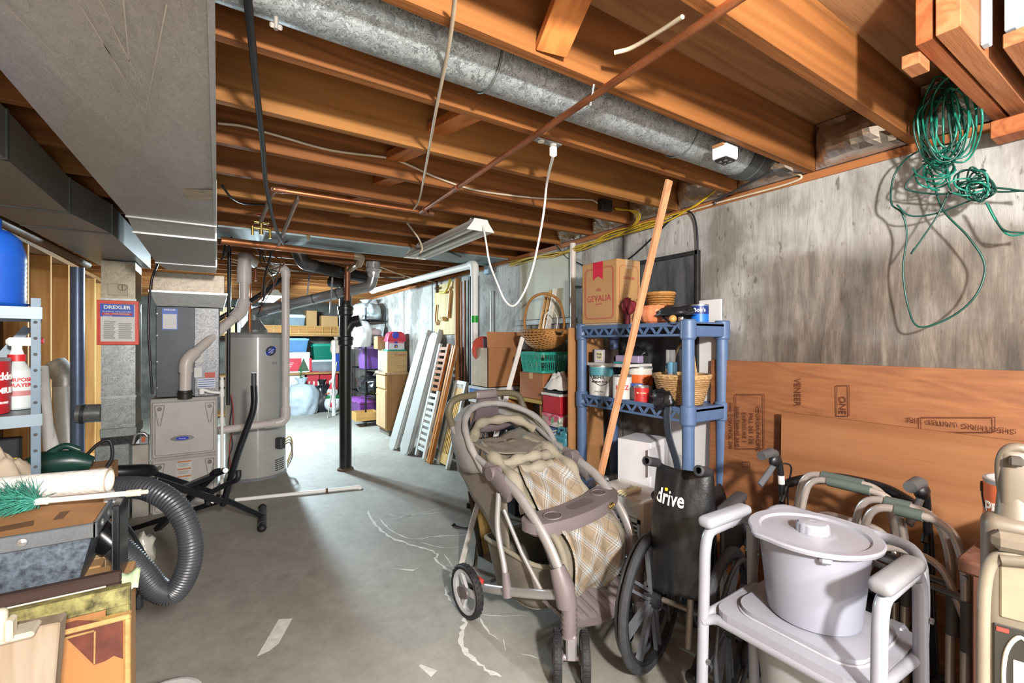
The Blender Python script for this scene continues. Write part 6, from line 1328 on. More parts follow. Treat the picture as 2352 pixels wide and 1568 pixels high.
obj('console_bracket', G().prism([(-.09, 0), (-.075, .12), (.075, .12), (.09, 0), (.12, -.10), (-.12, -.10)], -.012, .012, Matrix.Translation((0, .97, .98)) @ Matrix.Rotation(R(100), 4, 'X')), mvd, T)
# seat cushion
path = [(.80, .83), (.66, .79), (.52, .735), (.41, .665), (.33, .575), (.27, .535), (.17, .525), (.115, .46), (.11, .37), (.15, .29), (.19, .25)]
pth = spl([(0, y, z) for y, z in path], 4)
def cush(hw, lift, i0, i1, nx=15, puff=.02):
    n = i1-i0
    def f(a, b_):
        j = i0+b_*(n-1); k = int(min(j, len(pth)-2)); q = j-k; p = pth[k].lerp(pth[k+1], q)
        tg = (pth[min(k+1, len(pth)-1)]-pth[max(k-1, 0)]).normalized(); nr = V((0, -tg.z, tg.y)) if True else None
        nr = V((0, tg.z, -tg.y));  nr = nr if (nr.y < 0 or nr.z > 0) else -nr
        x = (a-.5)*2; e_ = max(0, (abs(x)-.62)/.38)
        ww = hw*(1 if b_ > .12 else .8+.2*b_/.12)*(1 if b_ < .75 else 1-.5*((b_-.75)/.25)**2)
        off = lift+puff*mn.noise(V((x*3, b_*9, 1.7)))+.035*e_*(1-b_*.4)
        return p+nr*off+V((x*ww, 0, 0))
    return f
o = obj('seat_pad', G().grid(cush(.215, .0, 0, len(pth)), 25, 44, th=.03), kh, T)
o = obj('plaid_panel', G().grid(cush(.165, .040, 8, len(pth)-2), 15, 34, th=.006), PLAID, T); uv_plane(o, (0, 2))
for s in (-1, 1): obj('bolster', G().tube(spl([(s*.19, .66, .83), (s*.20, .52, .79), (s*.20, .40, .72), (s*.195, .33, .62)], 6), [.03+.012*sin(k*.8) for k in range(19)], 10), kh2, T)
for j, (z, y, n_) in enumerate(((.80, .56, 0), (.76, .50, 1))): obj('padded_roll', G().tube(spl([(-.19, y+.03, z-.02), (-.08, y, z+.005), (.06, y-.01, z+.01), (.19, y+.03, z-.02)], 6), [.030+.008*sin(k*1.3+j) for k in range(19)], 10), kh2, T)
obj('back_cover', G().grid(lambda a, b_: ((a-.5)*.50*(1-.12*b_), .90-.30*b_+.02*sin(a*9), .90-.055*b_-.06*sin(pi*a)*(.6-b_*.3)+.012*mn.noise(V((a*5, b_*5, 0)))), 18, 12, th=.006), tp, T)
for s in (-1, 1): obj('side_panel', G().grid(lambda a, b_: (s*(.262-.03*b_), .92-.50*a, .90-.17*a-b_*(.20+.18*a)+.01*sin(a*14)), 16, 8, th=.006), tp, T)
# canopy
rim_ = spl([(-.268, .60, .765), (-.292, .70, .89), (-.25, .82, .99), (-.13, .92, 1.05), (0, .945, 1.065), (.13, .92, 1.05), (.25, .82, .99), (.292, .70, .89), (.268, .60, .765)], 5)
def hood(a, b_):
    j = a*(len(rim_)-1); k = int(min(j, len(rim_)-2)); p = rim_[k].lerp(rim_[k+1], j-k); q = V((p.x*.90, .88+(p.y-.60)*.55, .72+(p.z-.765)*.95)); r_ = p.lerp(q, b_)
    bl = sin(pi*b_)*.035; c = V((0, .80, .80)); d = (r_-c); d.y *= .3; return r_+d.normalized()*bl+V((0, 0, .006*mn.noise(r_*22)))
obj('canopy', G().grid(hood, 41, 14, th=.006), gry, T)
obj('canopy_lining', G().grid(lambda a, b_: (lambda p: V((p.x*.95, p.y+.012, .79+(p.z-.79)*.95)))(hood(a, b_)), 33, 8, th=.002), kh, T)
obj('canopy_rim', G().tube(rim_, [.019+.002*sin(k*1.7) for k in range(len(rim_))], 10), gry, T)
obj('rolled_flap', G().tube(spl([(-.23, .76, .91), (-.14, .84, .965), (0, .86, .975), (.14, .84, .965), (.23, .77, .905)], 6), [.026+.006*sin(k*1.1) for k in range(25)], 10), kh, T)
obj('window_visor', G().blob((0, .90, .93), (.16, .02, .03), .2, 2), mvd, T)
obj('red_tag', G().box((-.262, .60, .80), (.02, .035, .016), .003), mat('#c8282c', .5), T)
# child tray with cup holders
P = [(-.30, .05), (-.27, -.04), (-.15, -.085), (0, -.10), (.15, -.085), (.27, -.04), (.30, .05), (.24, .09), (.12, .06), (0, .05), (-.12, .06), (-.24, .09)]
P = [(p.x, p.y) for p in spl([(x, y, 0) for x, y in P], 4, True)]; MT = Matrix.Translation((0, .195, .60)) @ Matrix.Rotation(R(-4), 4, 'Y')
tr_ = obj('child_tray', G().prism(P, .0, .05, MT, True).prism([(x*.9, y*.82) for x, y in P], -.022, .0, MT, True), mv, T)
for x, y, r_ in ((-.17, -.015, .042), (.19, .02, .038)): obj('cup_well', G().lathe([(r_, .0506), (r_*.9, .0512), (0, .0512)], 20, M=MT @ Matrix.Translation((x, y, 0))), mat('#5f5356', .6), tr_); obj('cup_ring', G().tube([MT @ V((x+r_*cos(k/20*2*pi), y+r_*sin(k/20*2*pi), .052)) for k in range(20)], .004, 6, True), mv, tr_)
obj('snack_well', G().prism(rrect(.16, .07, .03, 4, .02, -.01), .0503, .0512, MT), mat('#66595c', .6), tr_)
bd = obj('badge', G().lathe([(0, .004), (.028, .003), (.03, 0)], 20, M=MT @ Matrix.Translation((.165, -.083, .02)) @ Matrix.Rotation(R(15), 4, 'Z') @ Matrix.Rotation(R(90), 4, 'X'), e=.55), mat('#2b2a28', .3), tr_)
obj('badge_ring', G().tube([MT @ V((.165+.030*cos(k/20*2*pi)*.97, -.086+.03*.25*cos(k/20*2*pi), .02+.0165*sin(k/20*2*pi))) for k in range(20)], .002, 5, True), mat('#b59a50', .3, .6), tr_)
o = txt(tr_, 'GRACO', .014, mat('#c9ab5a', .4), (0, 0, 0)); o.matrix_local = MT @ Matrix.Translation((.165, -.0885, .02)) @ Matrix.Rotation(R(15), 4, 'Z') @ Matrix.Rotation(R(90), 4, 'X')
# foot plate
obj('foot_plate', G().grid(lambda a, b_: ((a-.5)*.46*(1-.1*b_), .19-.16*b_-.05*sin(pi*a)*b_, .255-.05*b_-.02*sin(pi*a)*b_+.008*(1 if int(a*16) % 2 else 0)*(.1 < b_ < .8)), 33, 10, smooth=False, th=.02), mv, T)
# shopping basket
bk2 = mat('#7b7468', .9, var=.12, bump=.3, bscale=300)
obj('basket', G().grid(lambda a, b_: ((lambda th, k: (.25*k*math.copysign(abs(cos(th))**.5, cos(th)), .46+.24*k*math.copysign(abs(sin(th))**.5, sin(th)), .15+.24*b_+.02*cos(2*th)*b_))(2*pi*a, .80+.20*b_)), 40, 9, cu=True, th=.005), bk2, T)
obj('basket_floor', G().prism([(.25*.8*math.copysign(abs(cos(th))**.5, cos(th)), .46+.24*.8*math.copysign(abs(sin(th))**.5, sin(th))) for th in [k/30*2*pi for k in range(30)]], .145, .155), bk2, T)
obj('basket_rim', G().tube([(.252*math.copysign(abs(cos(th))**.5, cos(th)), .46+.242*math.copysign(abs(sin(th))**.5, sin(th)), .39+.02*cos(2*th)) for th in [k/32*2*pi for k in range(32)]], .012, 8, True), kh, T)
for s in (-1, 1): obj('link_strut', G().tube([(s*.275, .42, .62), (s*.262, .30, .45), (s*.262, .16, .33)], [.010]*3, 8), al, T)
# ================================================================ WHEELCHAIR (folded, seen from behind)
vb, vb2 = mat('#1b1c1e', .38, var=.15, bump=.12, bscale=90), mat('#26272a', .5, var=.15)
T = thing('wheelchair', 'folded black wheelchair with vinyl back seen from behind', 'wheelchair', (1.68, 1.225, 0), R(-74.3))
gw_ = mat('#62666e', .4, var=.2)
for s in (-1, 1):
    M = Matrix.Translation((s*.155, 0, .305)) @ Matrix.Rotation(R(90), 4, 'Y') @ Matrix.Rotation(R(0), 4, 'X')
    o = obj('drive_wheel', G().lathe([(.268, -.014), (.29, -.017), (.303, -.009), (.305, 0), (.303, .009), (.29, .017), (.268, .014), (.268, -.014)], 56, M=M), mat('#3a3c40', .6, var=.2, scale=20), T)
    obj('rim', G().lathe([(.270, -.012), (.252, -.010), (.252, .010), (.270, .012)], 56, M=M), vb2, o)
    g = G()
    for k in range(8):
        a = 2*pi*k/8+.2
        for q in (-1, 1): g.bar(M @ V((.035*cos(a+q*.5), .035*sin(a+q*.5), 0)), M @ V((.258*cos(a+q*.07), .258*sin(a+q*.07), 0)), .012, .016, M @ V((0, 0, 1))-M @ V((0, 0, 0)))
    obj('spokes', g, gw_, o); obj('hub', G().cyl((s*.155-.03, 0, .305), (s*.155+.03, 0, .305), .04, seg=20), vb2, o)
    obj('hand_rim', G().tube([(s*.195, .262*cos(k/48*2*pi), .305+.262*sin(k/48*2*pi)) for k in range(48)], .009, 8, True), mat('#45474c', .3, .2), o)
    obj('back_post', G().tube(fillet([(s*.105, .06, .20), (s*.105, .02, .50), (s*.105, -.03, .86), (s*.105, -.035, .92), (s*.105, -.13, .945)], .035), .0115, 10), vb2, T)
    obj('push_grip', G().lathe([(.014, 0), (.019, .01), (.019, .10), (.021, .115), (.012, .118)], 16, M=Matrix.Translation((s*.105, -.06, .928)) @ Matrix.Rotation(R(75), 4, 'X')), mat('#2b2c30', .55), T)
    obj('side_frame', G().tube(fillet([(s*.12, .02, .30), (s*.12, .44, .30), (s*.12, .46, .52), (s*.12, .0, .52)], .05), .0115, 10), vb2, T)
    obj('seat_rail', G().cyl((s*.05, .0, .60), (s*.05, .42, .60), .011, seg=10), vb2, T)
    obj('arm_frame', G().tube(fillet([(s*.14, -.0, .50), (s*.14, -.0, .735), (s*.14, .30, .735), (s*.14, .32, .52)], .05), .010, 10), vb2, T)
    obj('arm_pad', G().box((s*.14, .13, .76), (.055, .28, .04), .018, seg=3), mat('#3a3a3d', .6, var=.1), T)
    obj('side_guard', G().box((s*.135, .16, .62), (.006, .28, .19), .004), vb, T)
    wheel(T, 'caster', (s*.11, .42, .10), .10, .03, 5, False, vb2, gw_)
    obj('caster_fork', G().b2((s*.11-.028, .40, .10), (s*.11+.028, .44, .24), .006), vb2, T)
    obj('brake_lever', G().tube([(s*.16, .26, .52), (s*.175, .30, .62)], .008, 8), mat('#8b8d90', .3, .8), T)
obj('cross_brace', G().cyl((-.11, .2, .30), (.05, .2, .60), .010, seg=8).cyl((.11, .2, .30), (-.05, .2, .60), .010, seg=8), mat('#77797c', .3, .6), T)
obj('rear_brace', G().cyl((.02, -.05, .18), (.02, -.0, .52), .014, seg=10).cyl((-.12, .02, .30), (.12, .02, .30), .012, seg=10), mat('#8a8278', .4, .5), T)
obj('anti_tip', G().cyl((.06, -.10, .13), (.06, .06, .20), .013, seg=10).blob((.06, -.12, .12), (.025, .03, .025), 0), vb2, T)
obj('folded_seat', G().grid(lambda a, b_: ((a-.5)*.10, .02+.40*b_, .60+.14*sin(pi*a)+.01*sin(b_*8)), 10, 12, th=.01), vb, T)
def vin(a, b_):
    x = (a-.5)*2; z = .92-.53*b_
    bl = .075*(1-x*x)**.5*(.35+.65*sin(pi*min(1, b_*1.05+.05)))
    return (x*(.112+.03*b_*(1-b_)*2)-.02*b_, -.035-bl+.03*(1-b_)*0+.006*mn.noise(V((x*4, b_*6, 3))), z+.012*x*x-.03*(x < 0)*(-x)*b_)
o = obj('back_upholstery', G().grid(vin, 28, 26, th=.006), vb, T)
obj('back_panel', G().grid(lambda a, b_: ((a-.5)*.215, -.02+.01*sin(a*5), .90-.48*b_), 8, 8, th=.006), vb, T)
obj('pocket_seam', G().grid(lambda a, b_: V(vin(.03+.94*a, .34+.012*b_))+V((0, -.004, 0)), 24, 3, th=.002), mat('#0e0f10', .5), o)
obj('logo_patch', G().grid(lambda a, b_: V(vin(.06+.66*a, .14+.16*b_))+V((0, -.004, 0)), 16, 6, th=.001), mat('#0d0d0f', .4), o)
tx = txt(o, 'drive', .085, wht, (0, 0, 0), bold=.015)
for v_ in tx.data.vertices:
    x, y, q = v_.co; p = V(vin(.36+x*3.0, .225-y/.53)); v_.co = (p.x, p.y-.0065-q, p.z)
tx.scale = (1, 1, 1)
obj('logo_dot', G().box(V(vin(.285, .165))+V((0, -.007, 0)), (.012, .003, .012)), mat('#d8b91f', .5), o)
for z in (.17, .40, .62): obj('snap_rivet', G().cyl(V(vin(.93, z))+V((0, .004, 0)), V(vin(.93, z))+V((0, -.006, 0)), .009, seg=12), mat('#4a4b4e', .3, .6), o)
tx = txt(T, 'drive', .05, wht, (.139+.001, .17, .67), (R(90), 0, R(90)))
# ================================================================ COMMODE CHAIR
wp_ = mat('#8a8c94', .3, var=.04); wpl = mat('#8c8e98', .32, var=.04); sv = mat('#b3aaa4', .3, .4, var=.08)
T = thing('commode_chair', 'white commode chair with rounded arm rests and moulded seat', 'commode', (1.45, .645, 0))
L_ = lambda x, y, z: V((x-1.45, y-.645, z))
for y, s in ((.868, 1), (.422, -1)):
    obj('side_frame', G().tube(fillet([L_(1.245, y, 0), L_(1.275, y, .80), L_(1.29, y, .855), L_(1.50, y, .862), L_(1.535, y, .82), L_(1.56, y, 0)], .055), .0165, 14), wp_, T)
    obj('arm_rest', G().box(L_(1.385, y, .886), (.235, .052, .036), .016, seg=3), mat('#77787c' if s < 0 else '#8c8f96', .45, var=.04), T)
    for x in (1.245, 1.56): obj('rubber_tip', G().cyl(L_(x, y, 0), L_(x, y, .05), .022, seg=14), mat('#6f6f72', .7), T)
    obj('height_sleeve', G().cyl(L_(1.256, y, .30), L_(1.257, y, .335), .0205, seg=14), wp_, T)
    obj('side_bar', G().tube(fillet([L_(1.262, y, .50), L_(1.262, y-s*.0, .60), L_(1.33, y-s*.02, .62), L_(1.54, y-s*.01, .62)], .05), .014, 12), wp_, T)
    for x, z in ((1.262, .47), (1.545, .73), (1.55, .52)): obj('push_pin', G().cyl(L_(x, y-.018, z), L_(x, y-.024, z), .008, seg=10), mat('#8d8e90', .3, .8), T)
obj('front_rail', G().tube(fillet([L_(1.262, .868, .585), L_(1.285, .84, .60), L_(1.285, .45, .60), L_(1.262, .422, .585)], .03), .015, 12), wp_, T)
obj('back_rest', G().tube(fillet([L_(1.54, .868, .60), L_(1.56, .868, .80), L_(1.63, .84, .88), L_(1.63, .45, .88), L_(1.56, .422, .80), L_(1.54, .422, .60)], .07), .015, 12), wp_, T)
P = rrect(.37, .40, .05, 5); st_ = obj('seat', G().prism([(x, y) for x, y in P], .612, .634, Matrix.Translation((.01, 0, 0))), wpl, T)
obj('raised_lid', G().prism(rrect(.30, .33, .07, 5), .634, .650, Matrix.Translation((.02, 0, 0)), True), wpl, st_); obj('lid_edge', G().tube([(x+.02, y, .6355) for x, y in rrect(.305, .335, .07, 5)], .004, 6, True), mat('#9a9ba2', .4), st_)
obj('hinge_lug', G().box((.19, .14, .625), (.05, .05, .03), .01).box((.19, -.14, .625), (.05, .05, .03), .01), wpl, st_)
obj('pail_guide', G().lathe([(.11, .37), (.12, .372), (.145, .61), (.15, .612), (.14, .605), (.115, .38), (0, .376)], 40), mat('#8f8f90', .4), T)
t = thing('commode_pail', 'white lidded pail standing on the commode seat', 'pail', (1.475, .65, .6505)); pm = mat('#888a97', .3, var=.03)
obj('pail', G().lathe([(0, 0), (.112, 0), (.118, .006), (.142, .232), (.146, .236), (.14, .236), (.112, .01), (0, .008)], 48), pm, t)
ld = obj('lid', G().lathe([(.150, .228), (.168, .232), (.170, .240), (.166, .245), (.140, .243), (.134, .236), (.06, .238), (.05, .240), (0, .240)], 56, fn=lambda a, r, z: (r*(1+.09*max(0, cos(2*(a+.5)))**24*(r > .15)), z)), mat('#90929c', .3, var=.03), t)
obj('lid_knob', G().lathe([(.042, .239), (.040, .262), (.036, .268), (.012, .270), (0, .268)], 36, fn=lambda a, r, z: (r*(1+.05*(1 if sin(a*14) > 0 else -1)*(.02 < r < .043)*(z < .266)), z)), mat('#92949e', .35), ld)
for s in (-1, 1): obj('bail_lug', G().box((.148*s*cos(.6), .148*s*sin(.6), .222), (.03, .03, .02), .006, rz=.6), pm, t)
# ================================================================ WALKERS
def walker(name, label, X, yA, yB, tilt, z, col):
    T = thing(name, label, 'walker', (X, (yA+yB)/2, 0)); ym = (yA+yB)/2; gg = mat('#4a544f', .6, var=.08)
    for k, (dx, dy) in enumerate(((0, 0), (.07, .05))):
        P = [(dx-.03+tilt, yA-ym+dy, 0), (dx, yA-ym+dy-.02, z-.12), (dx, yA-ym+dy-.05, z), (dx, yB-ym+dy+.05, z), (dx, yB-ym+dy+.015, z-.12), (dx-.03+tilt, yB-ym+dy, 0)]
        fr__ = obj('side_frame', G().tube(fillet(P, .07, 7), .0125, 12), col, T)
        obj('hand_grip', G().cyl((dx, yA-ym+dy-.115, z), (dx, yB-ym+dy+.115, z), .0185, seg=14), gg, T)
        for zz_ in (.28, z-.20): obj('cross_bar', G().tube([(dx, yA-ym+dy-.015, zz_), (dx, yB-ym+dy+.01, zz_-.02)], .010, 10), mat('#55555a', .4, .4) if zz_ > .4 else col, T)
        for y in (yA-ym+dy, yB-ym+dy): obj('rubber_tip', G().cyl((dx-.03+tilt, y, 0), (dx-.03+tilt, y, .05), .018, seg=12), mat('#77787a', .7), T)
        obj('leg_sleeve', G().cyl((dx-.012, yB-ym+dy+.008, z-.22), (dx-.02+tilt*.3, yB-ym+dy+.004, z-.36), .0165, seg=12), mat('#4d4d4f', .5), T)
    obj('front_brace', G().tube(fillet([(.0, yA-ym-.015, z-.30), (.035, yA-ym-.06, z-.14), (.035, yB-ym+.08, z-.14), (.0, yB-ym+.01, z-.30)], .06), .0115, 10), col, T)
    obj('fold_button', G().cyl((-.012, yB-ym+.015, z-.15), (-.022, yB-ym+.015, z-.15), .008, seg=10), mat('#8f9092', .3, .8), T); return T
walker('folding_walker', 'silver folding walker with grey grips behind the commode pail', 1.90, .70, .40, -.05, .89, sv)
walker('second_walker', 'taller silver walker folded nearer the plywood, left of the other walker', 2.02, .95, .58, -.03, .90, sv)
# rollator
T = thing('rollator', 'black rollator with loop brakes and curved back bar by the plywood', 'rollator', (2.16, .83, 0)); rb = mat('#19191b', .4, var=.15); rg = mat('#47484a', .6, var=.1)
for s in (-1, 1):
    y = s*.255
    obj('handle_post', G().tube(fillet([(.10, y, .16), (.03, y, .55), (.0, y, .86), (-.02, y, .93), (-.10, y, .955)], .05), .013, 12), rb, T)
    obj('hand_grip', G().tube([(-.05, y, .945), (-.09, y, .955), (-.165, y, .950)], [.018, .021, .020], 14), rg, T)
    obj('brake_body', G().blob((-.05, y, .915), (.035, .022, .03), .1), rb, T)
    obj('brake_lever', G().tube(spl([(-.05, y, .905), (-.09, y, .875), (-.14, y, .845), (-.175, y, .825)], 5), [(.014, .006)]*16, 8), mat('#55585c', .4), T)
    obj('brake_cable', G().tube(spl([(-.03, y, .90), (.03, y-s*.03, .88), (.06, y, .74), (.09, y, .40)], 6), .004, 6), rb, T)
    obj('white_tag', G().cyl((.006, y, .80), (.002, y, .84), .0136, seg=12), mat('#d8d4d2', .5), T)
    obj('front_leg', G().tube([(-.01, y, .50), (-.19, y, .12)], .012, 10), rb, T)
    wheel(T, 'wheel', (-.0, 0, 0), .10, .03, 5, False, rb, rb).matrix_local = Matrix.Translation((.10, y, .10)) @ Matrix.Rotation(R(90), 4, 'Z')
    wheel(T, 'wheel', (-.0, 0, 0), .10, .03, 5, False, rb, rb).matrix_local = Matrix.Translation((-.20, y, .10)) @ Matrix.Rotation(R(90), 4, 'Z')
obj('back_bar', G().tube(spl([(-.005, -.25, .72), (.05, -.24, .80), (.12, -.12, .845), (.13, 0, .855), (.12, .12, .845), (.05, .24, .80), (-.005, .25, .72)], 6), [.012]*6+[.020]*25+[.012]*6, 12), rb, T)
obj('seat', G().box((-.03, 0, .54), (.26, .44, .03), .012), rb, T); obj('cross_bar', G().cyl((.07, -.25, .36), (.07, .25, .36), .011, seg=10).cyl((-.1, -.25, .32), (-.1, .25, .32), .011, seg=10), rb, T)
obj('basket', G().box((-.03, 0, .40), (.22, .36, .18), .02), mat('#1d1f22', .8), T)
# ================================================================ NEAR RIGHT CORNER
t = thing('brown_side_table', 'dark brown wooden side table carrying an orange paint can', 'table', (1.85, .16, 0)); bt = wood('#5e3f33', '#452c22', 'Z', 1, .5, 1, False); zt = .885
part(t, 'top', G().b2((1.62, -.25, zt-.035), (2.22, .375, zt), .006), bt); part(t, 'side_panel', G().b2((1.655, -.20, .10), (2.18, .345, zt-.035), .004), bt)
for x in (1.65, 2.17):
    for y in (.32, -.2): part(t, 'leg', G().b2((x-.025, y-.025, 0), (x+.025, y+.025, zt-.035), .004), bt)
part(t, 'panel_groove', G().b2((1.650, .0, .15), (1.656, .28, zt-.10), .003), mat('#33211b', .6))
can('orange_can', 'orange and cream gallon paint can on the brown table', (1.775, .268, zt+.0005), .084, .195, '#cfc4a8', '#d2622e', handle=True, bz=(.42, 1), ang=R(172), words=(('PREMIUM', .045, .63, '#e9e2d2', .22), ('BEHR', .020, .80, '#e9e2d2', .1), ('INTERIOR', .020, .36, '#3c3a36', .1), ('FLAT', .014, .18, '#f0d8c8', -.05)))
t = thing('floor_cleaner', 'beige upright floor cleaner with hose and picture label', 'cleaner', (1.418, .232, 0), R(-72)); be = mat('#665d50', .45, var=.07); bed = mat('#857a66', .5)
obj('column', G().box((0, 0, .69), (.105, .07, .78), .02, seg=3), be, t); obj('neck', G().tube([(0, 0, 1.04), (0, .01, 1.10), (0, .015, 1.14)], [(.036, .03), (.03, .026), (.026, .022)], 16, flat=(1, 0, 0)), be, t)
hd = obj('handle', G().box((.0, .006, 1.155), (.05, .036, .135), .014, seg=3), be, t)
obj('handle_edge', G().tube(spl([(-.008, .012, 1.09), (-.018, .012, 1.13), (-.022, .005, 1.19), (-.010, .0, 1.222), (.016, .0, 1.218), (.024, .012, 1.15), (.012, .016, 1.09)], 7), [.010]*43, 10), be, t)
obj('handle_slot', G().box((-.004, -.012, 1.20), (.022, .03, .02), .004), mat('#3a332c', .7), hd); obj('switch', G().box((.034, -.008, 1.14), (.012, .02, .05), .004), mat('#25221f', .5), t)
obj('cord_hook', G().box((-.01, -.05, 1.04), (.07, .04, .04), .012), be, t); obj('hose_clip', G().cyl((-.03, -.05, 1.0), (.06, -.055, 1.02), .012, seg=10), be, t)
obj('hose', G().tube(spl([(-.052, -.03, .42), (-.054, -.035, .70), (-.05, -.04, .95), (-.02, -.045, 1.01), (.03, -.045, 1.0), (.052, -.04, .92), (.056, -.04, .65), (.056, -.03, .38)], 8), .011, 10), mat('#7f7666', .5), t)
obj('recess', G().box((.0, -.036, .935), (.06, .006, .12), .003), bed, t)
lb_ = obj('picture_label', G().box((.0, -.036, .775), (.078, .004, .17), .002), mat('#26241f', .5), t); obj('drawn_machine', G().tube(spl([(-.02, -.039, .71), (-.022, -.039, .80), (0, -.039, .845), (.022, -.039, .80), (.02, -.039, .71)], 6, True), .004, 5, True).box((0, -.039, .76), (.022, .002, .07), .001), mat('#c9c5bb', .5), lb_); obj('red_arrow', G().box((-.026, -.039, .85), (.018, .002, .008), rz=0), mat('#b83a2e', .5), lb_)
obj('base', G().tube([(0, -.0, .02), (0, -.02, .16), (0, -.02, .33)], [(.12, .13), (.11, .11), (.05, .04)], 24, flat=(1, 0, 0)), be, t); obj('tank', G().box((-.07, -.02, .30), (.10, .12, .12), .03, seg=3), mat('#7c7260', .4), t)
# window fan unit behind the stroller
t = thing('window_unit', 'white plastic air unit with louvred grille behind the wheelchair', 'air conditioner', (1.965, 1.80, 0)); wu = mat('#d2cfc8', .4, var=.04)
obj('case', G().box((.0, 0, .31), (.24, .36, .62), .015), wu, t); g = G()
obj('grille_frame', G().b2((-.128, -.17, .05), (-.12, .17, .07)).b2((-.128, -.17, .50), (-.12, .17, .52)).b2((-.128, -.17, .05), (-.12, -.155, .52)).b2((-.128, .155, .05), (-.12, .17, .52)), wu, t)
obj('grille_recess', G().b2((-.1215, -.155, .07), (-.12, .155, .50)), mat('#4a443c', .8), t)
for k in range(20): obj('louvre', G().bar((-.124, -.155, .10+.0225*k), (-.124, .155, .10+.0225*k), .010, .006, (0, 0, 1)), wu, t)
for k in range(5): obj('grille_post', G().b2((-.13, -.10+.05*k-.003, .07), (-.126, -.10+.05*k+.003, .50)), wu, t)
t = thing('rubber_glove', 'cream rubber gloves lying on the white air unit', 'gloves', (1.93, 1.75, .621)); ck = mat('#c9bd9a', .6)
obj('palm', G().blob((0, 0, .012), (.05, .03, .014), .3, 3), ck, t)
for k in range(4): obj('finger', G().tube([(-.03, -.02+.014*k, .012), (-.08, -.03+.02*k, .01), (-.11, -.035+.022*k, .008)], [.008, .008, .005], 8), ck, t)
obj('thumb', G().tube([(.02, .02, .012), (.03, .05, .012), (.05, .07, .009)], [.009, .008, .005], 8), ck, t)
t = thing('leaning_book', 'old picture frame edge leaning behind the stroller wheel', 'frame', (1.62, 2.75, 0), R(20)); obj('board', G().bar((0, 0, .0), (.0, .10, .42), .26, .02, (0, 1, 0)), wood('#a98a55', '#80653a', 'Z', 1), t); obj('dark_edge', G().bar((-.13, 0, 0), (-.13, .10, .42), .02, .03, (0, 1, 0)), mat('#3a2a20', .6), t)
t = thing('stroller_cable', 'black power cord trailing on the floor behind the stroller', 'cord', (1.1, 2.6, 0))
part(t, 'cord', G().tube(spl([pz(1040, 1205, .012), pz(1065, 1212, .008), pz(1095, 1215, .008), pz(1092, 1260, .008), pz(1088, 1300, .008)], 6), .005, 6), bk); part(t, 'plug', G().box(pz(1042, 1205, .014), (.03, .02, .022), .005), bk)
# ================================================================ LEFT: STEEL SHELF
T = thing('steel_shelf', 'blue grey slotted steel shelf of jugs and cans beside the stud wall', 'shelf', (-.465, 2.0, 0), R(13.4)); bs = mat('#66747e', .45, .2, var=.1); bsd = mat('#4d5f6d', .5, .2, var=.12)
x0, x1, y0, y1 = -1.18, -.465, 2.0, 2.32
for x, sx in ((x0, 1), (x1, -1)):
    for y, sy in ((y0, 1), (y1, -1)):
        g = G().b2((x, y, 0), (x+sx*.022, y+sy*.0025, 1.585)).b2((x, y, 0), (x+sx*.0025, y+sy*.022, 1.585)); p = part(T, 'upright', g, bsd)
        g = G()
        for k in range(30): g.cyl((x-sx*.0008, y+sy*.012, .06+.05*k), (x+sx*.003, y+sy*.012, .06+.05*k), .0035, seg=8).cyl((x+sx*.012, y-sy*.0008, .06+.05*k), (x+sx*.012, y+sy*.003, .06+.05*k), .005, seg=8)
        o = obj('slot_holes', g, mat('#2b3036', .7), p); o['kind'] = 'stuff'
SZ = [1.555, 1.222, .93, .55, .10]
for z in SZ:
    s_ = part(T, 'shelf_board', G().b2((x0, y0, z-.004), (x1, y1, z)).b2((x0, y0-.003, z-.035), (x1, y0, z+.002)).b2((x1, y0, z-.035), (x1+.003, y1, z+.002)).b2((x0, y1, z-.035), (x1, y1+.003, z+.002)), bs)
part(T, 'gusset', G().add([(x1-.004, y1, 1.53), (x1-.004, y1-.16, 1.53), (x1-.004, y1, 1.36), (x1-.007, y1, 1.53), (x1-.007, y1-.16, 1.53), (x1-.007, y1, 1.36)], [(0, 1, 2), (3, 5, 4), (0, 3, 4, 1), (1, 4, 5, 2), (2, 5, 3, 0)]), bs)
part(T, 'cross_strap', G().bar((x1-.03, y1, 1.50), (x1-.28, y1, 1.10), .025, .003, (0, 1, 0)), bs)
c = pd(8, 700, 1.52)
t = thing('blue_jug', 'ribbed bright blue plastic jug on top of the steel shelf', 'jug', (-.635, 2.20, SZ[0]+.0025)); bj = mat('#1d55b8', .3, var=.06)
obj('body', G().lathe([(0, 0), (.085, 0), (.088, .01)]+[(.086+.0018*(k % 2), .03+.008*k) for k in range(18)]+[(.086, .19), (.075, .235), (.05, .26), (.03, .265), (.03, .30), (0, .30)], 36), bj, t)
obj('dish', G().lathe([(0, 0), (.03, 0), (.045, .012), (.047, .014), (.03, .006), (0, .004)], 24, c=(.075, -.095, 0)), bj, t)
t = thing('spray_bottle', 'clear spray bottle with red and white trigger on the steel shelf', 'spray bottle', (-.567, 2.19, SZ[1]+.0025)); wsb = mat('#c9d2d2', .25, alpha=.9, var=.03)
obj('bottle', G().lathe([(0, 0), (.037, 0), (.04, .006), (.04, .10), (.034, .13), (.020, .155), (.016, .165)], 28), wsb, t); obj('liquid', G().lathe([(0, .002), (.0385, .004), (.0385, .05), (0, .05)], 24), mat('#58a5a8', .3), t)
obj('collar', G().lathe([(.022, .16), (.022, .182)], 20), mat('#c3262c', .4), t); obj('neck', G().lathe([(.018, .182), (.013, .20), (.013, .215)], 16), wht, t)
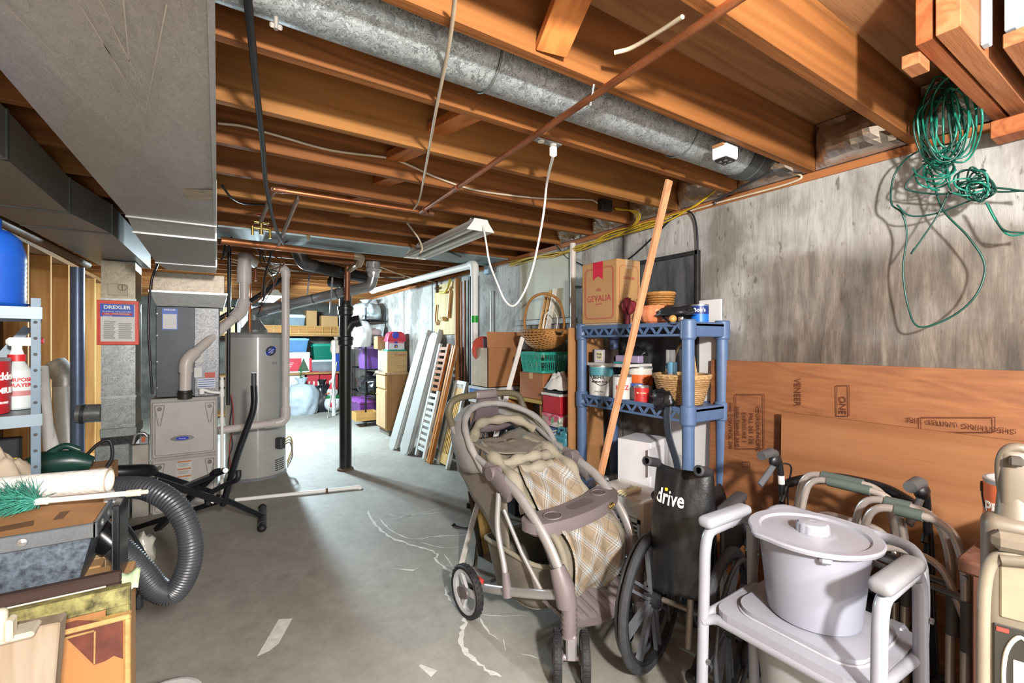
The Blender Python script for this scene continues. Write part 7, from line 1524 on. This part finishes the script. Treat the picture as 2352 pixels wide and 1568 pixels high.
obj('trigger_head', G().box((.012, 0, .225), (.075, .022, .028), .008), wht, t); obj('nozzle', G().cyl((.05, 0, .228), (.065, 0, .228), .010, seg=12), mat('#c3262c', .4), t); obj('trigger', G().tube(spl([(.04, 0, .215), (.046, 0, .195), (.05, 0, .17), (.048, 0, .155)], 5), [(.006, .009)]*16, 8), mat('#c3262c', .4), t)
for s_, z, q in (('PURPOSE', .098, .017), ('SPRAYER', .080, .017)): txt_cyl(t, s_, q, mat('#c3262c', .5), .0405, z, R(-70), bold=.02)
obj('swirl_mark', G().lathe([(.0408, .045), (.0408, .062)], 36), mat('#c86a6a', .5, alpha=.6), t)
can('red_paint_can', 'red paint can with white oval name plate on the steel shelf', (-.628, 2.085, SZ[1]+.0025), .072, .17, '#b3202a', '#a81c26', ang=R(-62), words=(('Glidden', .034, .68, '#f2f2f0', .62), ('PREMIUM', .026, .42, '#f2f2f0', .55), ('DURABLE', .010, .2, '#f0d8d8', .62)))
t = thing('funnel', 'white plastic scoop resting before the red paint can', 'scoop', (-.70, 2.05, SZ[1]+.0025)); obj('bowl', G().lathe([(0, 0), (.02, 0), (.035, .03), (.04, .055), (.036, .055), (.03, .03), (0, .006)], 24), mat('#cfcac0', .4), t); obj('handle', G().cyl((-.03, 0, .04), (-.10, -.005, .05), .007, seg=8), mat('#cfcac0', .4), t)
t = thing('black_meter', 'black gadget with a display standing behind the paint can', 'gadget', (-.665, 2.25, SZ[1]+.0025)); obj('body', G().box((0, 0, .11), (.06, .04, .22), .006), mat('#1a1c20', .4), t); obj('screen', G().box((.0, -.021, .17), (.04, .002, .05)), mat('#46525c', .2), t)
cloth('canvas_cloth', 'folded beige canvas dropped on the lower steel shelf', (-.62, 2.14, SZ[2]+.0025), (.13, .11), .16, '#a99a86', 7)
t = carton('black_carton', 'black printed carton behind the canvas on the steel shelf', (-.74, 2.235, SZ[2]+.0025), (-.575, 2.275, SZ[2]+.19), '#1d1d1f', tape=None)
obj('yellow_print', G().b2((.045, -.0215, .02), (.08, -.0205, .12)), mat('#b59a30', .5), t)
# ================================================================ LEFT FOREGROUND HEAP
carton('heap_carton', 'large brown carton holding up the heap in the near corner', (-.80, 1.525, 0), (-.205, 1.75, .80), '#a98258')
carton('rear_heap_carton', 'second brown carton behind the first under the heap', (-.80, 1.76, 0), (-.285, 1.93, .80), '#a07a50')
zh = .801
T = thing('grey_case', 'grey speckled tool case with riveted metal rim and corner', 'case', (-.46, 1.72, zh)); gs = mat('#5a6470', .55, .2, var=.45, scale=70)
obj('body', G().add([(-.13, -.115, .0), (.15, -.115, .0), (.15, .18, .0), (-.13, .18, .0), (-.20, -.13, .145), (.185, -.13, .145), (.185, .21, .145), (-.20, .21, .145)], [(0, 3, 2, 1), (0, 1, 5, 4), (1, 2, 6, 5), (2, 3, 7, 6), (3, 0, 4, 7), (4, 5, 6, 7)]), gs, T)
obj('rim_rail', G().b2((-.22, -.138, .14), (.195, -.128, .178), .002).b2((.187, -.138, .14), (.197, .22, .178), .002).b2((-.22, .21, .14), (.195, .22, .178), .002), galv('#666c72', .4, 40, .1), T)
for x in (-.06, .06): obj('rivet', G().lathe([(.011, 0), (.009, .004), (0, .006)], 14, M=Matrix.Translation((x, -.138, .16)) @ Matrix.Rotation(R(90), 4, 'X')), mat('#b9bcbd', .3, .8), T)
for y in (-.08, .0): obj('rivet', G().lathe([(.010, 0), (.008, .004), (0, .006)], 14, M=Matrix.Translation((.197, y, .16)) @ Matrix.Rotation(R(90), 4, 'Y')), mat('#b9bcbd', .3, .8), T)
obj('cardboard_top', G().b2((-.21, -.125, .165), (.183, .205, .172)), mat('#a87a4d', .8, var=.1), T); obj('ink_mark', G().box((.02, -.04, .1725), (.07, .05, .0015), rz=.2).box((.1, .0, .1725), (.02, .07, .0015)), mat('#6a4a2c', .8), T)
obj('corner_clip', G().box((.19, .10, .175), (.03, .06, .02), .004).cyl((.19, .08, .18), (.19, .08, .20), .010, seg=10), mat('#c9cbcc', .35, .4), T); obj('seam_rib', G().bar((-.03, -.117, .01), (-.055, -.132, .14), .006, .006), gs, T)
t = thing('speaker_cabinet', 'slim black speaker cabinet standing beside the grey case', 'speaker', (-.225, 1.66, zh)); obj('panel', G().b2((-.012, -.06, 0), (.004, .08, .21), .002), mat('#15161a', .3, var=.2), t); obj('inner_rib', G().b2((-.012, -.06, .0), (-.002, -.045, .20)), mat('#3a3d42', .4), t); obj('foot_bracket', G().box((-.012, -.075, .008), (.04, .025, .015), .003), mat('#b59f80', .5), t)
solo('green_packet', G().grid(lambda a, b_: (-.235+.06*a, 1.535+.05*b_, zh+.004+.03*b_+.006*sin(a*9)), 8, 6, th=.004), mat('#b9cfa8', .4, var=.2, scale=40), 'pale green printed packet at the foot of the black panel', 'packet')
t = thing('gold_tin', 'gold printed tin beside the grey case', 'tin', (-.475, 1.555, zh)); 
obj('tin', G().lathe([(0, 0), (.038, 0), (.04, .003), (.04, .11), (.038, .113), (0, .113)], 30), mat('#b08a44', .4, .3, var=.08), t)
for k in range(9): obj('print_line', G().lathe([(.0404, .09-.006*k), (.0404, .092-.006*k)], 30), mat('#5f4522', .5), t)
obj('bar_code', G().box((.012, -.0385, .022), (.03, .004, .022)), mat('#d8d4c8', .5), t); obj('blue_band', G().lathe([(.0405, .095), (.0405, .108)], 30), mat('#2a4a90', .4), t)
# roll of embossed paper
A, B = V((-.62, 1.945, 1.018)), V((-.285, 1.875, 1.018)); d = (B-A).normalized()
t = thing('paper_roll', 'roll of white embossed wallpaper lying across the grey case', 'wallpaper roll', (A+B)/2-V((0, 0, .04)))
m, nt, b = _mat('embossed'); vo = _n(nt, 'ShaderNodeTexVoronoi'); vo.inputs['Scale'].default_value = 70; nt.links.new(_coord(nt, 1), vo.inputs['Vector']); b.inputs['Base Color'].default_value = (*hexc('#d6d4cf'), 1); b.inputs['Roughness'].default_value = .6; _bump(nt, b, vo.outputs['Distance'], .5, .004)
part(t, 'roll', G().tube([A, B], .037, 28, caps=False).tube([B, A], .033, 28, caps=False), m); part(t, 'roll_end', G().tube([B+d*.0005+(V((0, 0, 1))*cos(k/24*2*pi)+d.cross(V((0, 0, 1)))*sin(k/24*2*pi))*.035 for k in range(24)], .002, 5, True), mat('#b5a58f', .7))
# feather duster
A, B = pd(70, 1134, 1.30), pd(332, 1122, 1.27); A.z = B.z = 1.0; zz = .995
A = V((-.42, 1.80, 1.0)); B = V((-.168, 1.645, 1.025)); d = (B-A).normalized()
t = thing('feather_duster', 'sea green duster with a long white stick across the heap', 'duster', A-V((0, 0, .02)))
part(t, 'stick', G().cyl(A, B-d*.05, .0075, seg=12), wht); part(t, 'tip', G().cyl(B-d*.055, B-d*.02, .0095, seg=12).cyl(B-d*.02, B, .006, seg=10), mat('#d5d3bf', .5)); part(t, 'ferrule', G().cyl(A-d*.01, A+d*.02, .010, seg=12), wht)
rn = random.Random(4); g = G()
for k in range(900):
    p = A-d*rn.uniform(0, .12); a_ = rn.uniform(0, 2*pi); n1 = d.orthogonal().normalized(); n2 = d.cross(n1); rr = rn.uniform(.02, .075)
    o_ = (n1*cos(a_)+n2*sin(a_))*rr-d*rn.uniform(.01, .06); q = p+o_; q.z = max(q.z, .978); mid = p+o_*.5+V((0, 0, .006)); mid.z = max(mid.z, .980); g.tube([p, mid, q], [.0012, .001, .0004], 3, caps=False)
part(t, 'fibres', g, mat('#3f9583', .8, var=.3, scale=30))['kind'] = 'stuff'
# corrugated vacuum hose
pts = [pd(u, v, d_) for u, v, d_ in ((238, 1122, 1.52), (290, 1118, 1.50), (345, 1125, 1.48), (400, 1158, 1.47), (432, 1215, 1.46), (438, 1275, 1.46), (422, 1330, 1.45), (395, 1362, 1.44), (360, 1352, 1.42), (325, 1310, 1.40), (285, 1270, 1.38), (252, 1243, 1.37))]
sp2 = spl(pts, 34); rs = [.0335+.0018*(1 if k % 4 < 2 else -1) for k in range(len(sp2))]
t = thing('vacuum_hose', 'corrugated black vacuum hose looping out over the floor', 'hose', (-.10, 1.75, .60))
part(t, 'hose', G().tube(sp2, rs, 18), mat('#33353a', .38, var=.15)); e0 = sp2[-1]; e1 = e0+(sp2[-1]-sp2[-8]).normalized()*.07
part(t, 'taped_cuff', G().tube([e0-(e1-e0)*.3, e0, e1], [.038, .039, .036], 18), mat('#121214', .25, var=.2)); part(t, 'end_cuff', G().cyl(sp2[0], sp2[0]+(sp2[0]-sp2[6]).normalized()*.06, .038, seg=18), mat('#121214', .35))
c0_, c1_ = pd(250, 1170, 1.55), pd(318, 1395, 1.42)
t = thing('power_cord', 'black power cord with a plug dangling beside the frames', 'cord', c1_)
part(t, 'lead', G().tube(spl([pd(248, 1160, 1.56), pd(285, 1200, 1.5), pd(315, 1245, 1.46), pd(320, 1300, 1.43), pd(320, 1365, 1.42)], 6), .0055, 8), bk); part(t, 'lead', G().tube(spl([pd(248, 1190, 1.56), pd(270, 1185, 1.53), pd(300, 1215, 1.5), pd(335, 1275, 1.46), pd(352, 1298, 1.46)], 6), .004, 8), bk)
part(t, 'plug', G().box(pd(320, 1382, 1.42), (.022, .03, .04), .006).cyl(pd(320, 1362, 1.42), pd(320, 1374, 1.42), .009, seg=8).box(pd(326, 1378, 1.42), (.03, .012, .01), .002), bk)
solo('clear_wrapper', G().blob(pd(330, 1262, 1.52), (.03, .03, .05), .6, 3, 16, 10, 3), mat('#b9b7ad', .2, alpha=.4), 'scrap of clear plastic wrap caught on the hanging cord', 'wrapper')
# picture frames leaning on the carton
def pic_frame(name, label, xr_, xl_, y, z0, z1, wd, dep, fm_, back, tilt=.03, mw=0, mc=None):
    t = thing(name, label, 'picture frame', ((xr_+xl_)/2, y, z0)); cx_ = (xr_+xl_)/2; w_ = xr_-xl_; h_ = z1-z0; M = Matrix.Rotation(-tilt, 4, 'X')
    obj('frame_rail', G().b2((-w_/2, -dep, h_-wd), (w_/2, 0, h_), .003, M), fm_, t); obj('frame_rail', G().b2((-w_/2, -dep, 0), (w_/2, 0, wd), .003, M), fm_, t)
    for s in (-1, 1): obj('frame_stile', G().b2((s*w_/2-(wd if s > 0 else 0), -dep, wd), (s*w_/2+(0 if s > 0 else wd), 0, h_-wd), .003, M), fm_, t)
    obj('backing', G().b2((-w_/2+wd, -dep*.7, wd), (w_/2-wd, -dep*.3, h_-wd), 0, M), back, t)
    if mw: obj('inner_bead', G().b2((-w_/2+wd, -dep*.95, h_-wd-mw), (w_/2-wd, -dep*.7, h_-wd), 0, M).b2((w_/2-wd-mw, -dep*.95, wd), (w_/2-wd, -dep*.7, h_-wd-mw), 0, M), mc, t)
    return t, M, w_, h_
kraft = mat('#9c6c3e', .8, var=.08, scale=4)
pic_frame('dark_picture_frame', 'dark stained picture frame at the back of the frame stack', -.205, -.75, 1.518, 0, .872, .028, .022, wood('#3e302b', '#2c211d', 'X', 1), mat('#bd8a55', .7), .0, .010, mat('#d5cfc4', .5))
pic_frame('gilt_picture_frame', 'gilt frame with green verdigris standing behind the torn one', -.183, -.80, 1.490, 0, .845, .045, .03, mat('#8f8a58', .45, .3, var=.5, scale=35), kraft, .0)
t, M, w_, h_ = pic_frame('torn_picture_frame', 'pale edged frame with torn brown paper backing, front of the stack', -.178, -.85, 1.455, 0, .79, .012, .026, mat('#b58f58', .6, var=.2, scale=50), kraft, .0)
def torn(px, col, name, dy=.028):
    q = [pY(u, v, 1.455-dy) for u, v in px]; n_ = len(q); P = [(p.x-t.location.x, p.z) for p in q]
    obj(name, G().prism(P, 0, .0012, Matrix.Translation((0, 1.455-dy-t.location.y, 0)) @ Matrix.Rotation(R(90), 4, 'X')), mat(col, .7, var=.25, scale=30), t)
torn([(128, 1438), (175, 1424), (240, 1425), (282, 1424), (282, 1512), (262, 1505), (240, 1518), (216, 1526), (190, 1500), (150, 1462)], '#5a2a1c', 'torn_opening', .0195)
torn([(144, 1464), (215, 1446), (219, 1449), (148, 1468)], '#9a7a4a', 'cross_strip', .0215); torn([(216, 1448), (220, 1448), (219, 1524), (215, 1524)], '#9a7a4a', 'cross_strip', .0215)
# sash board with a catch in the very corner
A, B = pd(100, 1425, .92), pd(20, 1600, .80)
t = thing('sash_board', 'dusty white board end with a cream plastic sash catch', 'board', (-.325, 1.20, 0)); bmx = Matrix.Translation((0, 0, 0))
obj('board', G().bar((-.05, .0, .0), (.0, .06, .90), .13, .05, (0, 1, 0), .003), wood('#8d8070', '#766048', 'Z', 1, .7, 1, False), t)
obj('catch_base', G().box((-.0, .02, .905), (.075, .05, .012), .004), mat('#aaa391', .45), t); obj('catch_lever', G().box((-.012, .0, .935), (.03, .022, .06), .008, seg=2).box((.006, .0, .925), (.012, .03, .04), .004), mat('#b3ac98', .45), t)
t = thing('white_bucket', 'white plastic tub on the floor below the hose', 'tub', (-.17, 2.10, 0)); obj('tub', G().lathe([(0, 0), (.10, 0), (.118, .12), (.122, .125), (.112, .12), (.095, .01), (0, .006)], 32), mat('#d3d3d0', .4), t); obj('lid', G().lathe([(.124, .118), (.124, .13), (.11, .133), (0, .13)], 32), mat('#dadad8', .4), t)
carton('tool_carton', 'brown carton under the dark green tool behind the steel shelf', (-.80, 2.62, 0), (-.42, 3.0, .86), '#96704a')
t = thing('green_tool', 'dark green power tool with a black looped cable', 'tool', (-.60, 2.78, .861)); dg_ = mat('#163a33', .35, var=.15)
obj('body', G().tube([(-.10, 0, .045), (-.04, 0, .06), (.06, 0, .055), (.12, 0, .035)], [.035, .05, .05, .03], 16), dg_, t); obj('handle', G().tube(spl([(-.02, 0, .10), (.03, 0, .125), (.08, 0, .10)], 5), .014, 10), dg_, t); obj('cable', G().tube(spl([(.09, 0, .06), (.14, .0, .12), (.18, 0, .13), (.19, 0, .06), (.17, 0, .01)], 6), .007, 8), bk, t); obj('foot', G().box((0, 0, .008), (.18, .07, .014), .003), mat('#22262a', .5), t)
# ================================================================ INVERSION TABLE
T = thing('inversion_table', 'black steel inversion exercise table with a rising bar', 'exercise machine', (-.05, 3.6, 0)); ib = mat('#1b1c22', .35, .2, var=.12)
def ip(name, p0, p1, w_=.05, h_=.035, m_=ib): part(T, name, G().bar(p0, p1, w_, h_, (0, 0, 1), .004), m_)
F1 = pz(600, 1218, .028); F2 = F1+V((.02, .55, 0)); F2 = pz(588, 1148, .03)
def rub(p, q): part(T, 'foot_bar', G().cyl(p, q, .022, seg=14), ib); [part(T, 'end_cap', G().blob(r_, (.032, .032, .030), 0), mat('#141416', .6)) for r_ in (p, q)]
ax = (F2-F1).normalized(); rub(pz(602, 1212, .034), pz(603, 1165, .034)); part(T, 'foot_sleeve', G().cyl(pz(602, 1205, .034), pz(603, 1172, .034), .030, seg=14), mat('#2a2b30', .6))
J = pd(500, 1140, 3.3); K = pz(602, 1185, .05)
ip('base_rail', J, K); ip('base_rail', pz(300, 1215, .04), pd(505, 1150, 3.28)); ip('rear_leg', pz(470, 1215, .03)+V((-.3, .2, 0)), pd(500, 1080, 3.15))
up0, up1, up2, up3 = pd(512, 1160, 3.28), pd(545, 1045, 3.28), pd(585, 935, 3.3), pd(583, 885, 3.3)
part(T, 'upright_bar', G().tube(fillet([up0, up1, up2, up3], .08), [(.022, .030)]*14, 4, flat=(1, 0, 0)), ib); part(T, 'upright_tip', G().cyl(up3, up3+V((0, 0, .09)), .017, seg=12), mat('#3a3c40', .5))
ip('main_rail', pd(250, 1112, 2.5), pd(355, 1102, 2.7)); ip('main_rail', pd(352, 1101, 2.7), pd(505, 1150, 3.2)); ip('brace_arm', pd(385, 1135, 2.8), pd(520, 1078, 3.3), .045, .03)
ip('brace_arm', pd(350, 1085, 2.9), pd(490, 1130, 3.3), .04, .03)
part(T, 'head_pad', G().tube(spl([pd(235, 1085, 2.45), pd(290, 1082, 2.52), pd(335, 1080, 2.6), pd(360, 1082, 2.66)], 5), [.036]*12+[.034, .03, .024, .015], 14), mat('#111114', .3, var=.15))
part(T, 'pivot_bolt', G().cyl(pd(383, 1117, 2.76), pd(383, 1117, 2.70), .014, seg=10).cyl(pd(518, 1080, 3.28), pd(518, 1080, 3.2), .016, seg=10).cyl(pd(490, 1150, 3.28), pd(490, 1150, 3.2), .016, seg=10), mat('#a9a394', .3, .7))
part(T, 'clamp_knob', G().lathe([(.0, -.03), (.02, -.025), (.024, .02), (.0, .03)], 10, c=pd(478, 1150, 3.2)), mat('#17181a', .6)); part(T, 'warning_tag', G().box(pd(497, 1088, 3.22), (.07, .004, .028), .001), mat('#d5d0b5', .5))
part(T, 'ankle_bar', G().tube(spl([pd(485, 1130, 3.25), pd(520, 1112, 3.25), pd(545, 1100, 3.2), pd(548, 1080, 3.2)], 5), .018, 12), mat('#1d1e22', .5))
